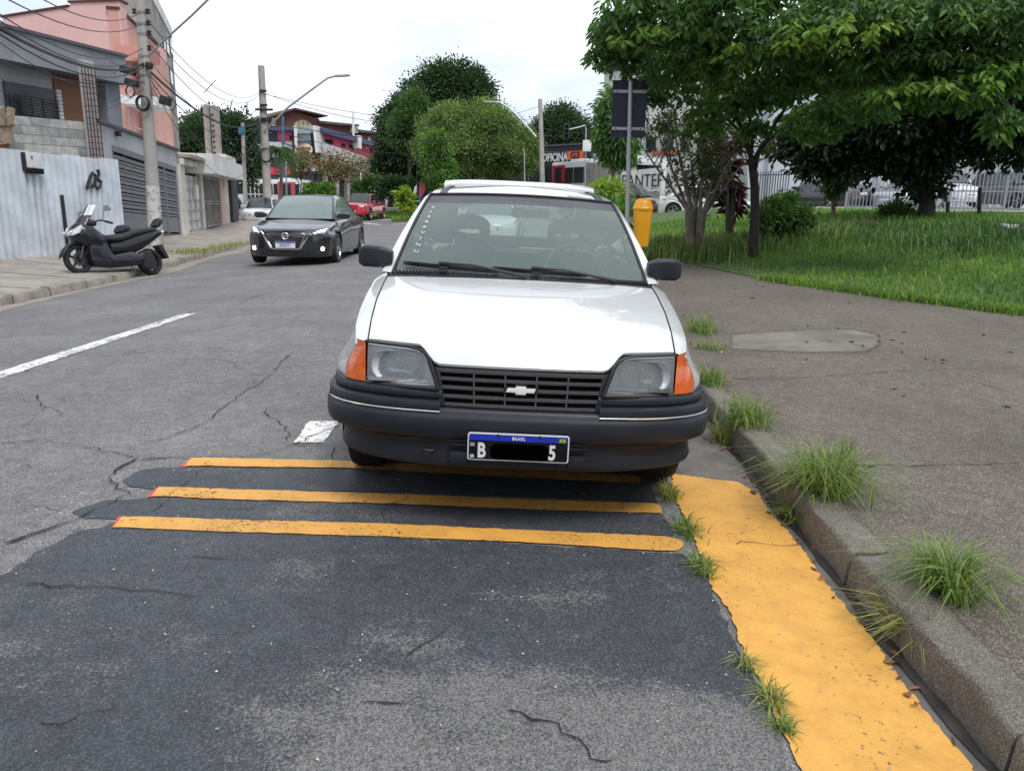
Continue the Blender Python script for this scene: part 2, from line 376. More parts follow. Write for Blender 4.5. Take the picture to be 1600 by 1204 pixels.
# ---- painted / sealed patches draped over the road
def jitter_poly(pts, step=.05, amp=.006, seed=0, closed=True):
    rg = random.Random(seed); o = []; n = len(pts)
    for i in range(n if closed else n-1):
        a = Vector(pts[i]); b = Vector(pts[(i+1) % n]); k = max(1, int((b-a).length/step))
        for j in range(k):
            p = a.lerp(b, j/k); o.append((p.x+rg.uniform(-amp, amp), p.y+rg.uniform(-amp, amp)))
    return o
def drape(name, poly, m, dz, lab=None, cat=None, parent=None, kind=None, fn=G, thick=0, group=None):
    bm = bmesh.new(); vs = [bm.verts.new((x, y, 0)) for x, y in poly]; bm.faces.new(vs)
    bmesh.ops.triangulate(bm, faces=bm.faces)
    # slice so the sheet follows the ground
    x0, x1 = min(p[0] for p in poly), max(p[0] for p in poly); y0, y1 = min(p[1] for p in poly), max(p[1] for p in poly)
    for i in range(1, int((x1-x0)/.25)+1):
        bmesh.ops.bisect_plane(bm, geom=bm.verts[:]+bm.edges[:]+bm.faces[:], plane_co=(x0+i*.25, 0, 0), plane_no=(1, 0, 0))
    if y1-y0 > 3:
        for i in range(1, int((y1-y0)/1.)+1):
            bmesh.ops.bisect_plane(bm, geom=bm.verts[:]+bm.edges[:]+bm.faces[:], plane_co=(0, y0+i*1., 0), plane_no=(0, 1, 0))
    for v in bm.verts: v.co.z = float(fn(v.co.x, v.co.y))+dz
    for f in bm.faces:
        f.normal_update()
        if f.normal.z < 0: f.normal_flip()
    me = bpy.data.meshes.new(name); bm.to_mesh(me); bm.free(); me.materials.append(m)
    o = bpy.data.objects.new(name, me); COL.objects.link(o)
    if parent: o.parent = parent
    return tag(o, lab, cat, group, kind)
def worn_paint(name, col, under, cover=.5, scale=60, rough=.6, soft=.04):
    "paint with small chips through which the ground shows"
    m = bpy.data.materials.new(name); m.use_nodes = True; t = m.node_tree; b = t.nodes['Principled BSDF']; lk = t.links.new
    tc = N_(t, 'ShaderNodeTexCoord'); co = tc.outputs['Object']
    n = N_(t, 'ShaderNodeTexNoise'); n.inputs['Scale'].default_value = scale; n.inputs['Detail'].default_value = 5; n.inputs['Roughness'].default_value = .7; lk(co, n.inputs['Vector'])
    n2 = N_(t, 'ShaderNodeTexNoise'); n2.inputs['Scale'].default_value = 3.2; n2.inputs['Detail'].default_value = 5; lk(co, n2.inputs['Vector'])
    ad = N_(t, 'ShaderNodeMath', operation='MULTIPLY_ADD'); ad.inputs[1].default_value = .35; lk(n2.outputs[0], ad.inputs[0]); lk(n.outputs[0], ad.inputs[2])
    r = N_(t, 'ShaderNodeValToRGB'); lk(ad.outputs[0], r.inputs[0]); r.color_ramp.elements[0].position = cover; r.color_ramp.elements[1].position = cover+soft
    c = N_(t, 'ShaderNodeValToRGB'); lk(n2.outputs[0], c.inputs[0]); c.color_ramp.elements[0].position = .3; c.color_ramp.elements[1].position = .7
    c.color_ramp.elements[0].color = tuple(v*.86 for v in col)+(1,); c.color_ramp.elements[1].color = (*col, 1)
    mx = N_(t, 'ShaderNodeMixRGB'); lk(r.outputs[0], mx.inputs[0]); mx.inputs[1].default_value = (*under, 1)
    n6 = N_(t, 'ShaderNodeTexNoise'); n6.inputs['Scale'].default_value = 7; n6.inputs['Detail'].default_value = 10; n6.inputs['Roughness'].default_value = .75; lk(co, n6.inputs['Vector'])
    r6 = N_(t, 'ShaderNodeValToRGB'); lk(n6.outputs[0], r6.inputs[0]); r6.color_ramp.elements[0].position = .34; r6.color_ramp.elements[1].position = .56; r6.color_ramp.elements[0].color = (.80, .79, .80, 1); r6.color_ramp.elements[1].color = (1, 1, 1, 1)
    m6 = N_(t, 'ShaderNodeMixRGB', blend_type='MULTIPLY'); m6.inputs[0].default_value = 1; lk(c.outputs[0], m6.inputs[1]); lk(r6.outputs[0], m6.inputs[2]); lk(m6.outputs[0], mx.inputs[2]); lk(mx.outputs[0], b.inputs['Base Color'])
    b.inputs['Roughness'].default_value = rough
    bp = N_(t, 'ShaderNodeBump'); bp.inputs['Strength'].default_value = .6; bp.inputs['Distance'].default_value = .003
    nb = N_(t, 'ShaderNodeTexNoise'); nb.inputs['Scale'].default_value = 150; nb.inputs['Detail'].default_value = 3; lk(co, nb.inputs['Vector']); lk(nb.outputs[0], bp.inputs['Height']); lk(bp.outputs[0], b.inputs['Normal'])
    return m
def slurry_mat():
    "thin tar seal, worn off in patches so the grey stone shows"
    m = M_slurry.copy(); m.name = 'worn_slurry'; t = m.node_tree; b = t.nodes['Principled BSDF']; lk = t.links.new
    old = b.inputs['Base Color'].links[0].from_socket
    tc = N_(t, 'ShaderNodeTexCoord'); co = tc.outputs['Object']
    mp = N_(t, 'ShaderNodeMapping'); mp.inputs['Scale'].default_value = (1, 1.7, 1); lk(co, mp.inputs[0])
    n = N_(t, 'ShaderNodeTexNoise'); n.inputs['Scale'].default_value = 1.9; n.inputs['Detail'].default_value = 9; n.inputs['Roughness'].default_value = .62; lk(mp.outputs[0], n.inputs['Vector'])
    n5 = N_(t, 'ShaderNodeTexNoise'); n5.inputs['Scale'].default_value = 90; n5.inputs['Detail'].default_value = 2; lk(co, n5.inputs['Vector'])
    ad = N_(t, 'ShaderNodeMath', operation='MULTIPLY_ADD'); ad.inputs[1].default_value = .55; lk(n5.outputs[0], ad.inputs[0]); lk(n.outputs[0], ad.inputs[2])
    sx = N_(t, 'ShaderNodeSeparateXYZ'); lk(co, sx.inputs[0]); mr = N_(t, 'ShaderNodeMapRange'); mr.inputs[1].default_value = 2.05; mr.inputs[2].default_value = 1.82; mr.inputs[3].default_value = 0; mr.inputs[4].default_value = .30; lk(sx.outputs[1], mr.inputs[0])
    mr2 = N_(t, 'ShaderNodeMapRange'); mr2.inputs[1].default_value = -.75; mr2.inputs[2].default_value = -.3; lk(sx.outputs[0], mr2.inputs[0]); mm = N_(t, 'ShaderNodeMath', operation='MULTIPLY'); lk(mr.outputs[0], mm.inputs[0]); lk(mr2.outputs[0], mm.inputs[1])
    a2 = N_(t, 'ShaderNodeMath', operation='ADD'); lk(ad.outputs[0], a2.inputs[0]); lk(mm.outputs[0], a2.inputs[1])
    r = N_(t, 'ShaderNodeValToRGB'); lk(a2.outputs[0], r.inputs[0]); r.color_ramp.elements[0].position = .85; r.color_ramp.elements[1].position = 1.0
    v = N_(t, 'ShaderNodeTexVoronoi'); v.inputs['Scale'].default_value = 225; lk(co, v.inputs['Vector'])
    rv = N_(t, 'ShaderNodeValToRGB'); lk(v.outputs['Color'], rv.inputs[0]); e = rv.color_ramp.elements
    e[0].position = .2; e[0].color = (.07, .07, .071, 1); e[1].position = .9; e[1].color = (.23, .22, .215, 1)
    mx = N_(t, 'ShaderNodeMixRGB'); lk(r.outputs[0], mx.inputs[0]); lk(old, mx.inputs[1]); lk(rv.outputs[0], mx.inputs[2]); lk(mx.outputs[0], b.inputs['Base Color'])
    return m
M_worn = slurry_mat()
M_yel = worn_paint('yellow_road_paint', (.74, .375, .075), (.12, .085, .045), cover=.535, scale=60)
M_yelg = worn_paint('yellow_gutter_paint', (.75, .39, .08), (.17, .12, .06), cover=.50, scale=42)
M_wht = worn_paint('white_road_paint', (.80, .80, .78), (.15, .15, .15), cover=.60, scale=34, soft=.06)
M_red = mat('red_marker_paint', (.6, .06, .08), .7)
def gpt(px, py, z=None):
    "point of the road seen at a photo pixel"
    d = ray(px, py); zz = 0.
    for _ in range(12):
        t = (zz-CAM_H)/d.z; x, y = d.x*t, d.y*t; zz = float(G(x, y)) if z is None else float(z(x, y))
    return (x, y)
bigp = [(-5, 905), (60, 862), (110, 836), (180, 818), (200, 822), (600, 838), (1066, 866), (1100, 900), (1148, 1000), (1170, 1040), (1205, 1100), (1230, 1204), (1260, 1290), (0, 1290), (-500, 1290), (-500, 1000)]
drape('sealed_patch', jitter_poly([gpt(*p) for p in bigp], .05, .012, 1), M_worn, .004, 'dark worn tar seal spread over the near road', kind='structure')
for i, (pp) in enumerate([[(250, 731), (560, 735), (800, 748), (1015, 755), (1030, 786), (900, 781), (600, 769), (250, 766), (205, 760), (190, 752), (215, 736)],
                          [(238, 779), (600, 788), (1035, 803), (1060, 838), (860, 832), (600, 822), (200, 810), (130, 812), (110, 800), (165, 782)]]):
    drape('sealed_patch', jitter_poly([gpt(*p) for p in pp], .05, .008, 2+i), M_worn, .004, ['dark tar seal band between the rear and middle yellow stripes', 'dark tar seal band between the middle and front yellow stripes'][i], kind='structure')
LN = [('rear', [(300, 717), (560, 722), (900, 740), (1000, 745), (1000, 757), (900, 752), (560, 733), (288, 730)]),
      ('middle', [(248, 763), (330, 765), (600, 773), (860, 783), (1020, 788), (1032, 792), (1033, 803), (1000, 803), (860, 799), (600, 788), (330, 781), (236, 777)]),
      ('front', [(190, 809), (330, 813), (600, 820), (860, 832), (1040, 840), (1064, 846), (1068, 854), (1060, 862), (1020, 862), (860, 851), (600, 840), (330, 832), (177, 826)])]
for i, (nm, pp) in enumerate(LN):
    o = drape('yellow_stripe', jitter_poly([gpt(*p) for p in pp], .03, .004, 10+i), M_yel, .008, {'rear': 'yellow painted stripe running under the front wheels of the white car', 'middle': 'middle one of the three yellow painted stripes before the white car', 'front': 'yellow painted stripe farthest in front of the white car, nearest the viewer'}[nm], 'road marking', group='yellow stripes before the white car')
    a, b = pp[0], pp[-1]
    e = drape('red_marking_end', jitter_poly([gpt(a[0]+3, a[1]), gpt(a[0]-4, a[1]+1), gpt(b[0]-6, b[1]+1), gpt(b[0]+3, b[1])], .02, .006, 20+i), M_red, .0065, parent=o)
# yellow gutter slab with irregular inner edge
yg_in = [(1052, 742), (1048, 760), (1062, 795), (1085, 840), (1098, 880), (1115, 925), (1140, 955), (1158, 1010), (1172, 1040), (1200, 1085), (1215, 1130), (1250, 1204), (1290, 1290)]
yg_out0 = [(1612, 1290), (1540, 1204), (1480, 1120), (1400, 1030), (1330, 950), (1280, 880), (1235, 828), (1170, 750)]
yp = [gpt(*p) for p in yg_in]+[(kerbx(y)-.045+.006*sin(y*9), y) for y in np.linspace(1.35, 3.55, 14)]+[(kerbx(3.68)-.10, 3.69)]
drape('yellow_gutter', jitter_poly(yp, .018, .006, 30), M_yelg, .007, 'broad yellow painted gutter strip along the right kerb', 'road marking')
M_gut = mat('gutter_concrete', (.17, .155, .14), .85, col2=(.09, .085, .08), vscale=7, bump=.6)
strip('gutter', lambda y: kerbx(y)-.40+.02*sin(y*3), lambda y: kerbx(y)+.0, spaced((-3, 30, .3)), 5, G, M_gut, 'worn concrete gutter along the right kerb', dz=.0035)
M_dkgut = mat('dark_gutter_strip', (.035, .033, .035), .35, col2=(.07, .06, .055), vscale=12)  # near-black mottled strip colour, fairly glossy
strip('gutter_channel', lambda y: kerbx(y)-.018+.010*sin(y*5)+.008*sin(y*13), lambda y: kerbx(y)+.02, spaced((-3, 12, .1)), 3, G, M_dkgut, 'dark damp channel at the foot of the right kerb', dz=.010)
# white dashes
drape('white_lane_dash', jitter_poly([(-3.80, 8.85), (-3.66, 8.85), (-3.72, 5.2), (-3.76, 3.4), (-3.92, 3.4), (-3.9, 5.2)], .06, .008, 40), M_wht, .005, 'long white centre dash in the left half of the road', 'road marking')
drape('white_bay_mark', jitter_poly([gpt(460, 692), gpt(482, 659), gpt(530, 659), gpt(506, 692)], .03, .006, 41), M_wht, .005, 'short white painted block left of the white car front wheel', 'road marking')
drape('white_hatching', jitter_poly([gpt(522, 344.6), gpt(535, 342.8), gpt(640, 342.8), gpt(640, 343.7), gpt(540, 343.8)], .3, .03, 42), M_wht, .006, 'white painted border lines on the road beyond the black sedan', 'road marking')
drape('white_hatching', jitter_poly([gpt(556, 347), gpt(596, 351), gpt(640, 348.6), gpt(640, 349.4), gpt(598, 352), gpt(550, 347.6)], .3, .03, 43), M_wht, .006, 'slanting white paint stroke on the road before the red pickup', 'road marking')
# cracks
M_crk = mat('crack_shade', (.018, .017, .017), 1.)  # flat dark colour painting the shade down in the cracks; joints share it
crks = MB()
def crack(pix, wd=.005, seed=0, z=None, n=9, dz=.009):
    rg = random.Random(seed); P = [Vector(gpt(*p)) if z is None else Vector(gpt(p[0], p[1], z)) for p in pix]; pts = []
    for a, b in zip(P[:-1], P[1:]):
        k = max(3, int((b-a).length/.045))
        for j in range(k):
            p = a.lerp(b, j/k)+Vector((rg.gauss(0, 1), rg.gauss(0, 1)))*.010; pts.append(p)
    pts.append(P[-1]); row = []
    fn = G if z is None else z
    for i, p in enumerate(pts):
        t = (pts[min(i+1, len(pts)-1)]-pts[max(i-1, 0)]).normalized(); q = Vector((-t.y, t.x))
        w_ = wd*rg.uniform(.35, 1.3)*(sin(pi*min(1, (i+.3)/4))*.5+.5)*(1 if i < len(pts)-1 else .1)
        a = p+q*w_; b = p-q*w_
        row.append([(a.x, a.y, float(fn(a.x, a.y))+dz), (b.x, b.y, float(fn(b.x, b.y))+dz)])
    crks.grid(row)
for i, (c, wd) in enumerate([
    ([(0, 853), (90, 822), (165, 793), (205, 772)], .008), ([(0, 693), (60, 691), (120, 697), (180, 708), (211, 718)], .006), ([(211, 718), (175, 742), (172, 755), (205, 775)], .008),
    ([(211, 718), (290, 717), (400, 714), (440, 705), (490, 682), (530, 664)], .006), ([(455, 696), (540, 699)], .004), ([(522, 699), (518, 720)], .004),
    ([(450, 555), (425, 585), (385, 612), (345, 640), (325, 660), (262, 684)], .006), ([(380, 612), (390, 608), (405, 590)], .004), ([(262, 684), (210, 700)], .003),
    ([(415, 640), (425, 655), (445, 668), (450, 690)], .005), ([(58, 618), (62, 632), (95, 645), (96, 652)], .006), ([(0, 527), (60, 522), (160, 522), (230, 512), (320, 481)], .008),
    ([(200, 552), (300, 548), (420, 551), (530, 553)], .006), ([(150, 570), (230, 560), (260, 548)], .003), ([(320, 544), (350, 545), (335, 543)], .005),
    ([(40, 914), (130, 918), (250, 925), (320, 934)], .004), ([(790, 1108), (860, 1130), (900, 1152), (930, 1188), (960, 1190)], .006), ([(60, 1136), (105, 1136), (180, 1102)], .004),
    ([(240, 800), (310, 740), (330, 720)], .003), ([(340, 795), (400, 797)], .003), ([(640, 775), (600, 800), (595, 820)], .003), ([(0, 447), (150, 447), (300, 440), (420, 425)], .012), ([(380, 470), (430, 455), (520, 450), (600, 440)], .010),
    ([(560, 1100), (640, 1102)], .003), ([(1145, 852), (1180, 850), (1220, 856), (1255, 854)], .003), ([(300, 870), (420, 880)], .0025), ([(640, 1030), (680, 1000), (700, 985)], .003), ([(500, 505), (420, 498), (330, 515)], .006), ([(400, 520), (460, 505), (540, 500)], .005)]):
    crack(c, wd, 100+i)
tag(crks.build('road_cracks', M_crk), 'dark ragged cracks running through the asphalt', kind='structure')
# ---------------------------------------------------------------- right kerb stones (a part each) and pavement
kb = bpy.data.objects.new('right_kerb', None); COL.objects.link(kb); tag(kb, 'weathered concrete kerb beside the right pavement', kind='structure')
rg = random.Random(5); y = -1.2
while y < 20:
    ln = rg.uniform(.86, 1.0) if y < 6 else 1.6; b = MB(); n = 12; rows = []
    for i in range(n+1):
        yy = y+.008+(ln-.016)*i/n; x0 = kerbx(yy)+.015; z0 = float(G(x0, yy)); jz = rg.uniform(-.007, .006)+(-.012 if i in (0, n) else 0); jx = rg.uniform(-.008, .006)
        zt = float(GS(x0+.2, yy))+.008
        rows.append([(x0, yy, z0-.1), (x0+.004+jx, yy, z0+.03), (x0+.012+jx, yy, zt-.022+jz), (x0+.018+jx, yy, zt-.006+jz), (x0+.032, yy, zt+jz), (x0+.10, yy, zt+.002+jz), (x0+.148+jx, yy, zt-.001), (x0+.155, yy, zt-.1)])
    b.grid(rows, flip=True); k = len(rows[0])
    b.add(rows[0], [tuple(range(k-1, -1, -1))]); b.add(rows[-1], [tuple(range(k))])
    b.build('kerb_stone', M_kerb, kb, smooth=True, auto=R(50)); y += ln
def pav_left(y): return kerbx(y)+.165
strip('right_pavement', pav_left, lambda y: float(edgex(y))+.5, spaced((-3, 7, .2), (7, 25, .5), (25, 60, 3)), 30, GS, M_conc, 'rough grey concrete pavement on the right')
crks = MB()
for i, (c, wd) in enumerate([([(1085, 838), (1085, 838)], .001), ([(1140, 522), (1280, 514), (1330, 514), (1375, 524), (1372, 540), (1355, 552), (1250, 552), (1140, 546)], .006),
    ([(1140, 592), (1240, 591), (1400, 580), (1600, 574)], .006), ([(1330, 727), (1450, 728), (1600, 723)], .006), ([(1530, 598), (1570, 612), (1600, 618)], .004)][1:]):
    crack(c, wd, 200+i, GS, dz=.004)
tag(crks.build('pavement_joints', M_crk), 'dark joints and cracks across the right pavement', kind='structure')
M_patch = mat('cement_patch', (.22, .20, .17), .85, col2=(.12, .107, .09), vscale=3, bump=.4)
drape('cement_patch', jitter_poly([gpt(*p, GS) for p in [(1145, 524), (1280, 516), (1330, 516), (1372, 525), (1368, 540), (1350, 550), (1250, 550), (1145, 545)]], .06, .01, 50), M_patch, .003, 'pale smoother cement repair set in the right pavement', kind='structure', fn=GS)
# ---------------------------------------------------------------- lawn
M_lawn = mat('lawn_soil', (.07, .13, .03), .95, col2=(.05, .08, .02), vscale=3)
strip('lawn', lambda y: float(edgex(y)), lambda y: 46., spaced((1, 25, .5), (25, 60, 3)), 60, GL, M_lawn, 'grassy slope rising behind the right pavement', dz=.01)
M_blade = mat('grass_blades', (.19, .32, .05), .6, island=.45, trans=.4, col2=(.07, .17, .03), vscale=.7)
def grass(name, X, Y, fz, h, wd, m, seed, lean=.5, parent=None):
    rg = np.random.default_rng(seed); n = len(X); a = rg.uniform(0, 2*pi, n); ln = h*rg.uniform(.5, 1.3, n)
    d = np.stack([np.cos(a), np.sin(a), np.zeros(n)], 1); s_ = np.stack([-np.sin(a), np.cos(a), np.zeros(n)], 1)
    P = np.stack([X, Y, fz(X, Y)-.01], 1); le = rg.uniform(.15, 1, n)*lean
    w_ = (wd*rg.uniform(.6, 1.3, n))[:, None]; up = np.array([0, 0, 1.])
    m1 = P+up*(ln*.55)[:, None]+d*(ln*le*.35)[:, None]; t = P+up*(ln*(1-.45*le))[:, None]+d*(ln*le)[:, None]
    V = np.stack([P-s_*w_, P+s_*w_, m1+s_*w_*.75, m1-s_*w_*.75, t], 1).reshape(-1, 3); i = np.arange(n)[:, None]*5
    F = np.concatenate([i+np.array([[0, 1, 2]]), i+np.array([[0, 2, 3]]), i+np.array([[3, 2, 4]])], 0)
    return npmesh(name, V, F, m, parent)
rgn = np.random.default_rng(3)
def lawnpts(n, ymax=26, pw=1.6, xspan=13):
    Y = 6.2+(ymax-6.2)*rgn.random(n)**pw; X = edgex(Y)-.08+rgn.gamma(2.0, xspan/4.2, n); return X, Y
X, Y = lawnpts(130000); tag(grass('lawn_grass', X, Y, GL, .105, .0065, M_blade, 4, .95), 'dense green grass covering the slope on the right', 'grass', kind='stuff')
# weeds along the kerb: separate tufts
M_weed = mat('weed_blades', (.16, .27, .06), .55, island=.5, col2=(.20, .25, .08), vscale=14, trans=.35)
M_weed2 = mat('dry_weed_blades', (.26, .29, .08), .6, island=.4, trans=.3)
def tuft(px, py, n, rad, h, lab, fz=GS, m=None, lean=1.2, el=1., zb=None):
    x, y = gpt(px, py, fz); rg = np.random.default_rng(int(px*7+py)); X = x+rg.normal(0, rad*.34, n)*el; Y = y+rg.normal(0, rad*.75, n); st = rg.random(n) < .12; X[st] = x+(X[st]-x)*1.5; Y[st] = y+(Y[st]-y)*1.4
    n = int(n*.7); X = X[:n]; Y = Y[:n]; o = grass('grass_tuft', X, Y, (zb or fz), h*1.15, .0030, m or M_weed, int(px+py), lean*1.25); return tag(o, lab, 'weeds', 'weeds growing along the right kerb and gutter')
tuft(1285, 768, 900, .09, .22, 'large spreading grass tuft on the kerb halfway up the yellow gutter', el=1.6, lean=1.5)
tuft(1165, 662, 500, .10, .17, 'grass tuft on the kerb just right of the car bumper', el=1.3)
tuft(1130, 690, 250, .06, .12, 'low weeds at the kerb foot below the bumper corner', fz=G, m=M_weed2)
tuft(1482, 925, 520, .06, .19, 'bright grass tuft on the kerb top nearest the viewer', el=1.3, lean=1.5)
tuft(1425, 1000, 420, .055, .17, 'long yellowish grass tuft hanging over the kerb face near the viewer', fz=lambda x, y: G(x, y)+.0, m=M_weed2, lean=1.3)
tuft(1245, 815, 330, .06, .10, 'weeds in the channel between yellow gutter and kerb', fz=G)
tuft(1095, 518, 420, .17, .17, 'grass tuft on the pavement right of the car door mirror fender', el=1.0)
tuft(1108, 545, 200, .12, .09, 'thin low weeds behind the orange lamp on the pavement edge', el=1.2)
tuft(1108, 600, 420, .11, .14, 'leafy weeds beside the right orange lamp', el=1.0)
tuft(1045, 775, 260, .05, .07, 'weeds in the gap left of the yellow gutter by the tyre', fz=G, m=M_weed2)
tuft(1072, 830, 300, .06, .06, 'weeds where the middle yellow stripe ends', fz=G)
tuft(1098, 890, 260, .05, .06, 'weeds in the gap beside the front yellow stripe end', fz=G)
tuft(1165, 1040, 90, .03, .05, 'sparse sprig at the worn edge of the yellow gutter', fz=G, m=M_weed2)
tuft(1205, 1095, 170, .035, .06, 'small weed cluster on the lower yellow gutter edge', fz=G, m=M_weed2)
tuft(1225, 1140, 110, .025, .05, 'small green sprig lowest on the yellow gutter edge', fz=G)
tuft(1320, 720, 60, .05, .13, 'thin upright seed stalks behind the large kerb tuft', lean=.4)
# gravel specks, leaves litter
M_leaf_l = mat('fallen_leaf', (.20, .09, .04), .8, island=.4)
rgL = np.random.default_rng(8); n = 60; t_ = rgL.random(n); LX = kerbx(1.5+4.5*t_)-.03+rgL.normal(0, .03, n); LY = 1.5+4.5*t_
P = np.stack([LX, LY, G(LX, LY)+.012], 1); A = rgL.normal(size=(n, 3)); A[:, 2] *= .1
tag(leaves('leaf_litter', P, A, .035, .018, M_leaf_l, seed=3), 'dry brown leaves littered in the kerb channel', 'leaf litter', kind='stuff')
# ---------------------------------------------------------------- left kerb and pavement
lk_ = bpy.data.objects.new('left_kerb', None); COL.objects.link(lk_); tag(lk_, 'worn pale concrete kerb along the left pavement', kind='structure')
y = -2.; rg = random.Random(6)
while y < 42:
    ln = rg.uniform(.95, 1.15); b = MB(); rows = []
    for i in range(5):
        yy = y+.01+(ln-.02)*i/4; x0 = float(lkx(yy)); z0 = float(G(x0, yy)); jz = rg.uniform(-.006, .006)
        rows.append([(x0, yy, z0-.1), (x0-.01, yy, z0+.10+jz), (x0-.035, yy, z0+.128+jz), (x0-.15, yy, z0+.135+jz), (x0-.16, yy, z0-.05)])
    b.grid(rows); b.build('kerb_stone', M_kerbp, lk_, smooth=True, auto=R(40)); y += ln
strip('left_pavement', lambda y: float(lkx(y))-6, lambda y: float(lkx(y))-.15, spaced((-3, 45, .5)), 30, GLP, M_lpave, 'pale stained concrete pavement on the left')
M_dirt = mat('gutter_dust', (.30, .27, .22), .95, col2=(.2, .18, .16), vscale=2.)
strip('left_gutter', lambda y: float(lkx(y)), lambda y: float(lkx(y))+.38+.12*sin(y*.9), spaced((-3, 40, .4)), 4, G, M_dirt, 'dusty strip in the left gutter', dz=.004)

crks = MB()
for k, y0 in enumerate((11.6, 13.2, 15.0, 17.1, 19.4, 22.0, 25., 28.)):
    x1 = float(lkx(y0))-.15; row = []
    for i in range(12): x = x1-2.2*i/11; yy = y0+.03*sin(i*2.1+k)+.12*i/11; w_ = .012; row.append([(x, yy+w_, float(GLP(x, yy+w_))+.006), (x, yy-w_, float(GLP(x, yy-w_))+.006)])
    crks.grid(row)
tag(crks.build('left_pavement_joints', M_crk), 'dark joints across the left pavement', kind='structure')

n = 130; rg = np.random.default_rng(15); PX = rg.uniform(1.5, 7, n); PY = rg.uniform(2, 11, n); ok = PX < edgex(PY)-.1; PX, PY = PX[ok], PY[ok]; P = np.stack([PX, PY, GS(PX, PY)+.008], 1); A = rg.normal(size=(len(P), 3)); A[:, 2] *= .08
tag(leaves('leaf_litter', P, A, .05, .022, mat('dry_leaf', (.30, .19, .08), .8, island=.5), seed=6), 'small dry leaves strewn over the right pavement', 'leaf litter', kind='stuff')
rows = []
n = 900; PX = rg.uniform(-2.4, 1.1, n); PY = rg.uniform(1.4, 7, n); P = np.stack([PX, PY, G(PX, PY)+.011], 1); A = rg.normal(size=(n, 3)); A[:, 2] *= .2
tag(leaves('grit', P, A, .008, .006, mat('pale_grit', (.42, .39, .34), .9, island=.5), seed=7), 'loose pale grit on the near road', 'grit', kind='stuff')
# ================================================================ vehicles
M_white = mat('white_car_paint', (.66, .675, .685), .28, spec=.5, coat=1.0)
M_blackp = mat('black_car_paint', (.012, .013, .017), .25, coat=1.0)
M_redp = mat('red_car_paint', (.42, .012, .03), .3, coat=1.)
M_silver = mat('silver_car_paint', (.42, .43, .45), .3, metal=.5, coat=1.)
M_greyp = mat('grey_car_paint', (.09, .095, .105), .3, metal=.3, coat=1.)
M_plast = mat('charcoal_bumper_plastic', (.0145, .0175, .027), .48, spec=.45, var=.25, vscale=5)
M_gril = mat('lit_grille_plastic', (.062, .064, .072), .45)  # lighter than the bumper plastic: light on upward faces put into the colour
M_plast2 = mat('black_trim_plastic', (.018, .018, .02), .42)
M_dark = mat('dark_recess', (.006, .006, .007), .8)
M_rub = mat('tyre_rubber', (.016, .016, .017), .8, bump=.3, bscale=90)
M_steel = mat('alloy_wheel_metal', (.45, .46, .48), .3, metal=.9)
M_dsteel = mat('dark_wheel_metal', (.08, .08, .085), .4, metal=.7)
M_chrome = mat('chrome', (.75, .76, .78), .12, metal=1.)
M_orange = mat('orange_lamp_plastic', (.72, .145, .016), .18, coat=.8, col2=(.56, .09, .01), vscale=22)
M_refl = mat('lamp_reflector', (.86, .90, .94), .3, metal=.55)
M_lampw = mat('pale_lamp_plastic', (.65, .68, .7), .2, coat=.8)
M_drl = mat('lit_running_lamp', (.95, .97, 1.), .3, emit=1.6)
M_fog = mat('lit_fog_lamp', (1., .93, .72), .3, emit=6.)
M_redl = mat('red_tail_lamp', (.6, .012, .02), .2, coat=.8)
M_gdark = mat('dark_car_glass', (.03, .036, .04), .04, spec=.8)
M_bwin = mat('dark_bus_glass', (.018, .022, .026), .25, spec=.25)
M_glass = glassmat('windscreen_glass', (.74, .84, .80), haze=.27, hazecol=(.34, .43, .41))  # diffuse haze paints the pale sky reflection into the glass
M_glass2 = glassmat('side_glass', (.66, .74, .71), haze=.05)
M_tint = glassmat('sun_band_glass', (.22, .23, .27), haze=.30, hazecol=(.13, .13, .16))
M_lens = glassmat('lamp_lens_glass', (.98, .99, .99), rough=.03, haze=.12, hazecol=(.78, .84, .88))  # diffuse haze paints a bright reflection into the lens
M_seat = mat('grey_seat_fabric', (.075, .08, .085), .9, bump=.4, bscale=160)
M_intr = mat('interior_grey_plastic', (.03, .032, .034), .6)
def interp(tab, v):
    return float(np.interp(v, [t[0] for t in tab], [t[1] for t in tab]))
def smooth_interp(tab, v):
    xs = [t[0] for t in tab]; ys = [t[1] for t in tab]
    return (np.interp(v-.05, xs, ys)+2*np.interp(v, xs, ys)+np.interp(v+.05, xs, ys))/4
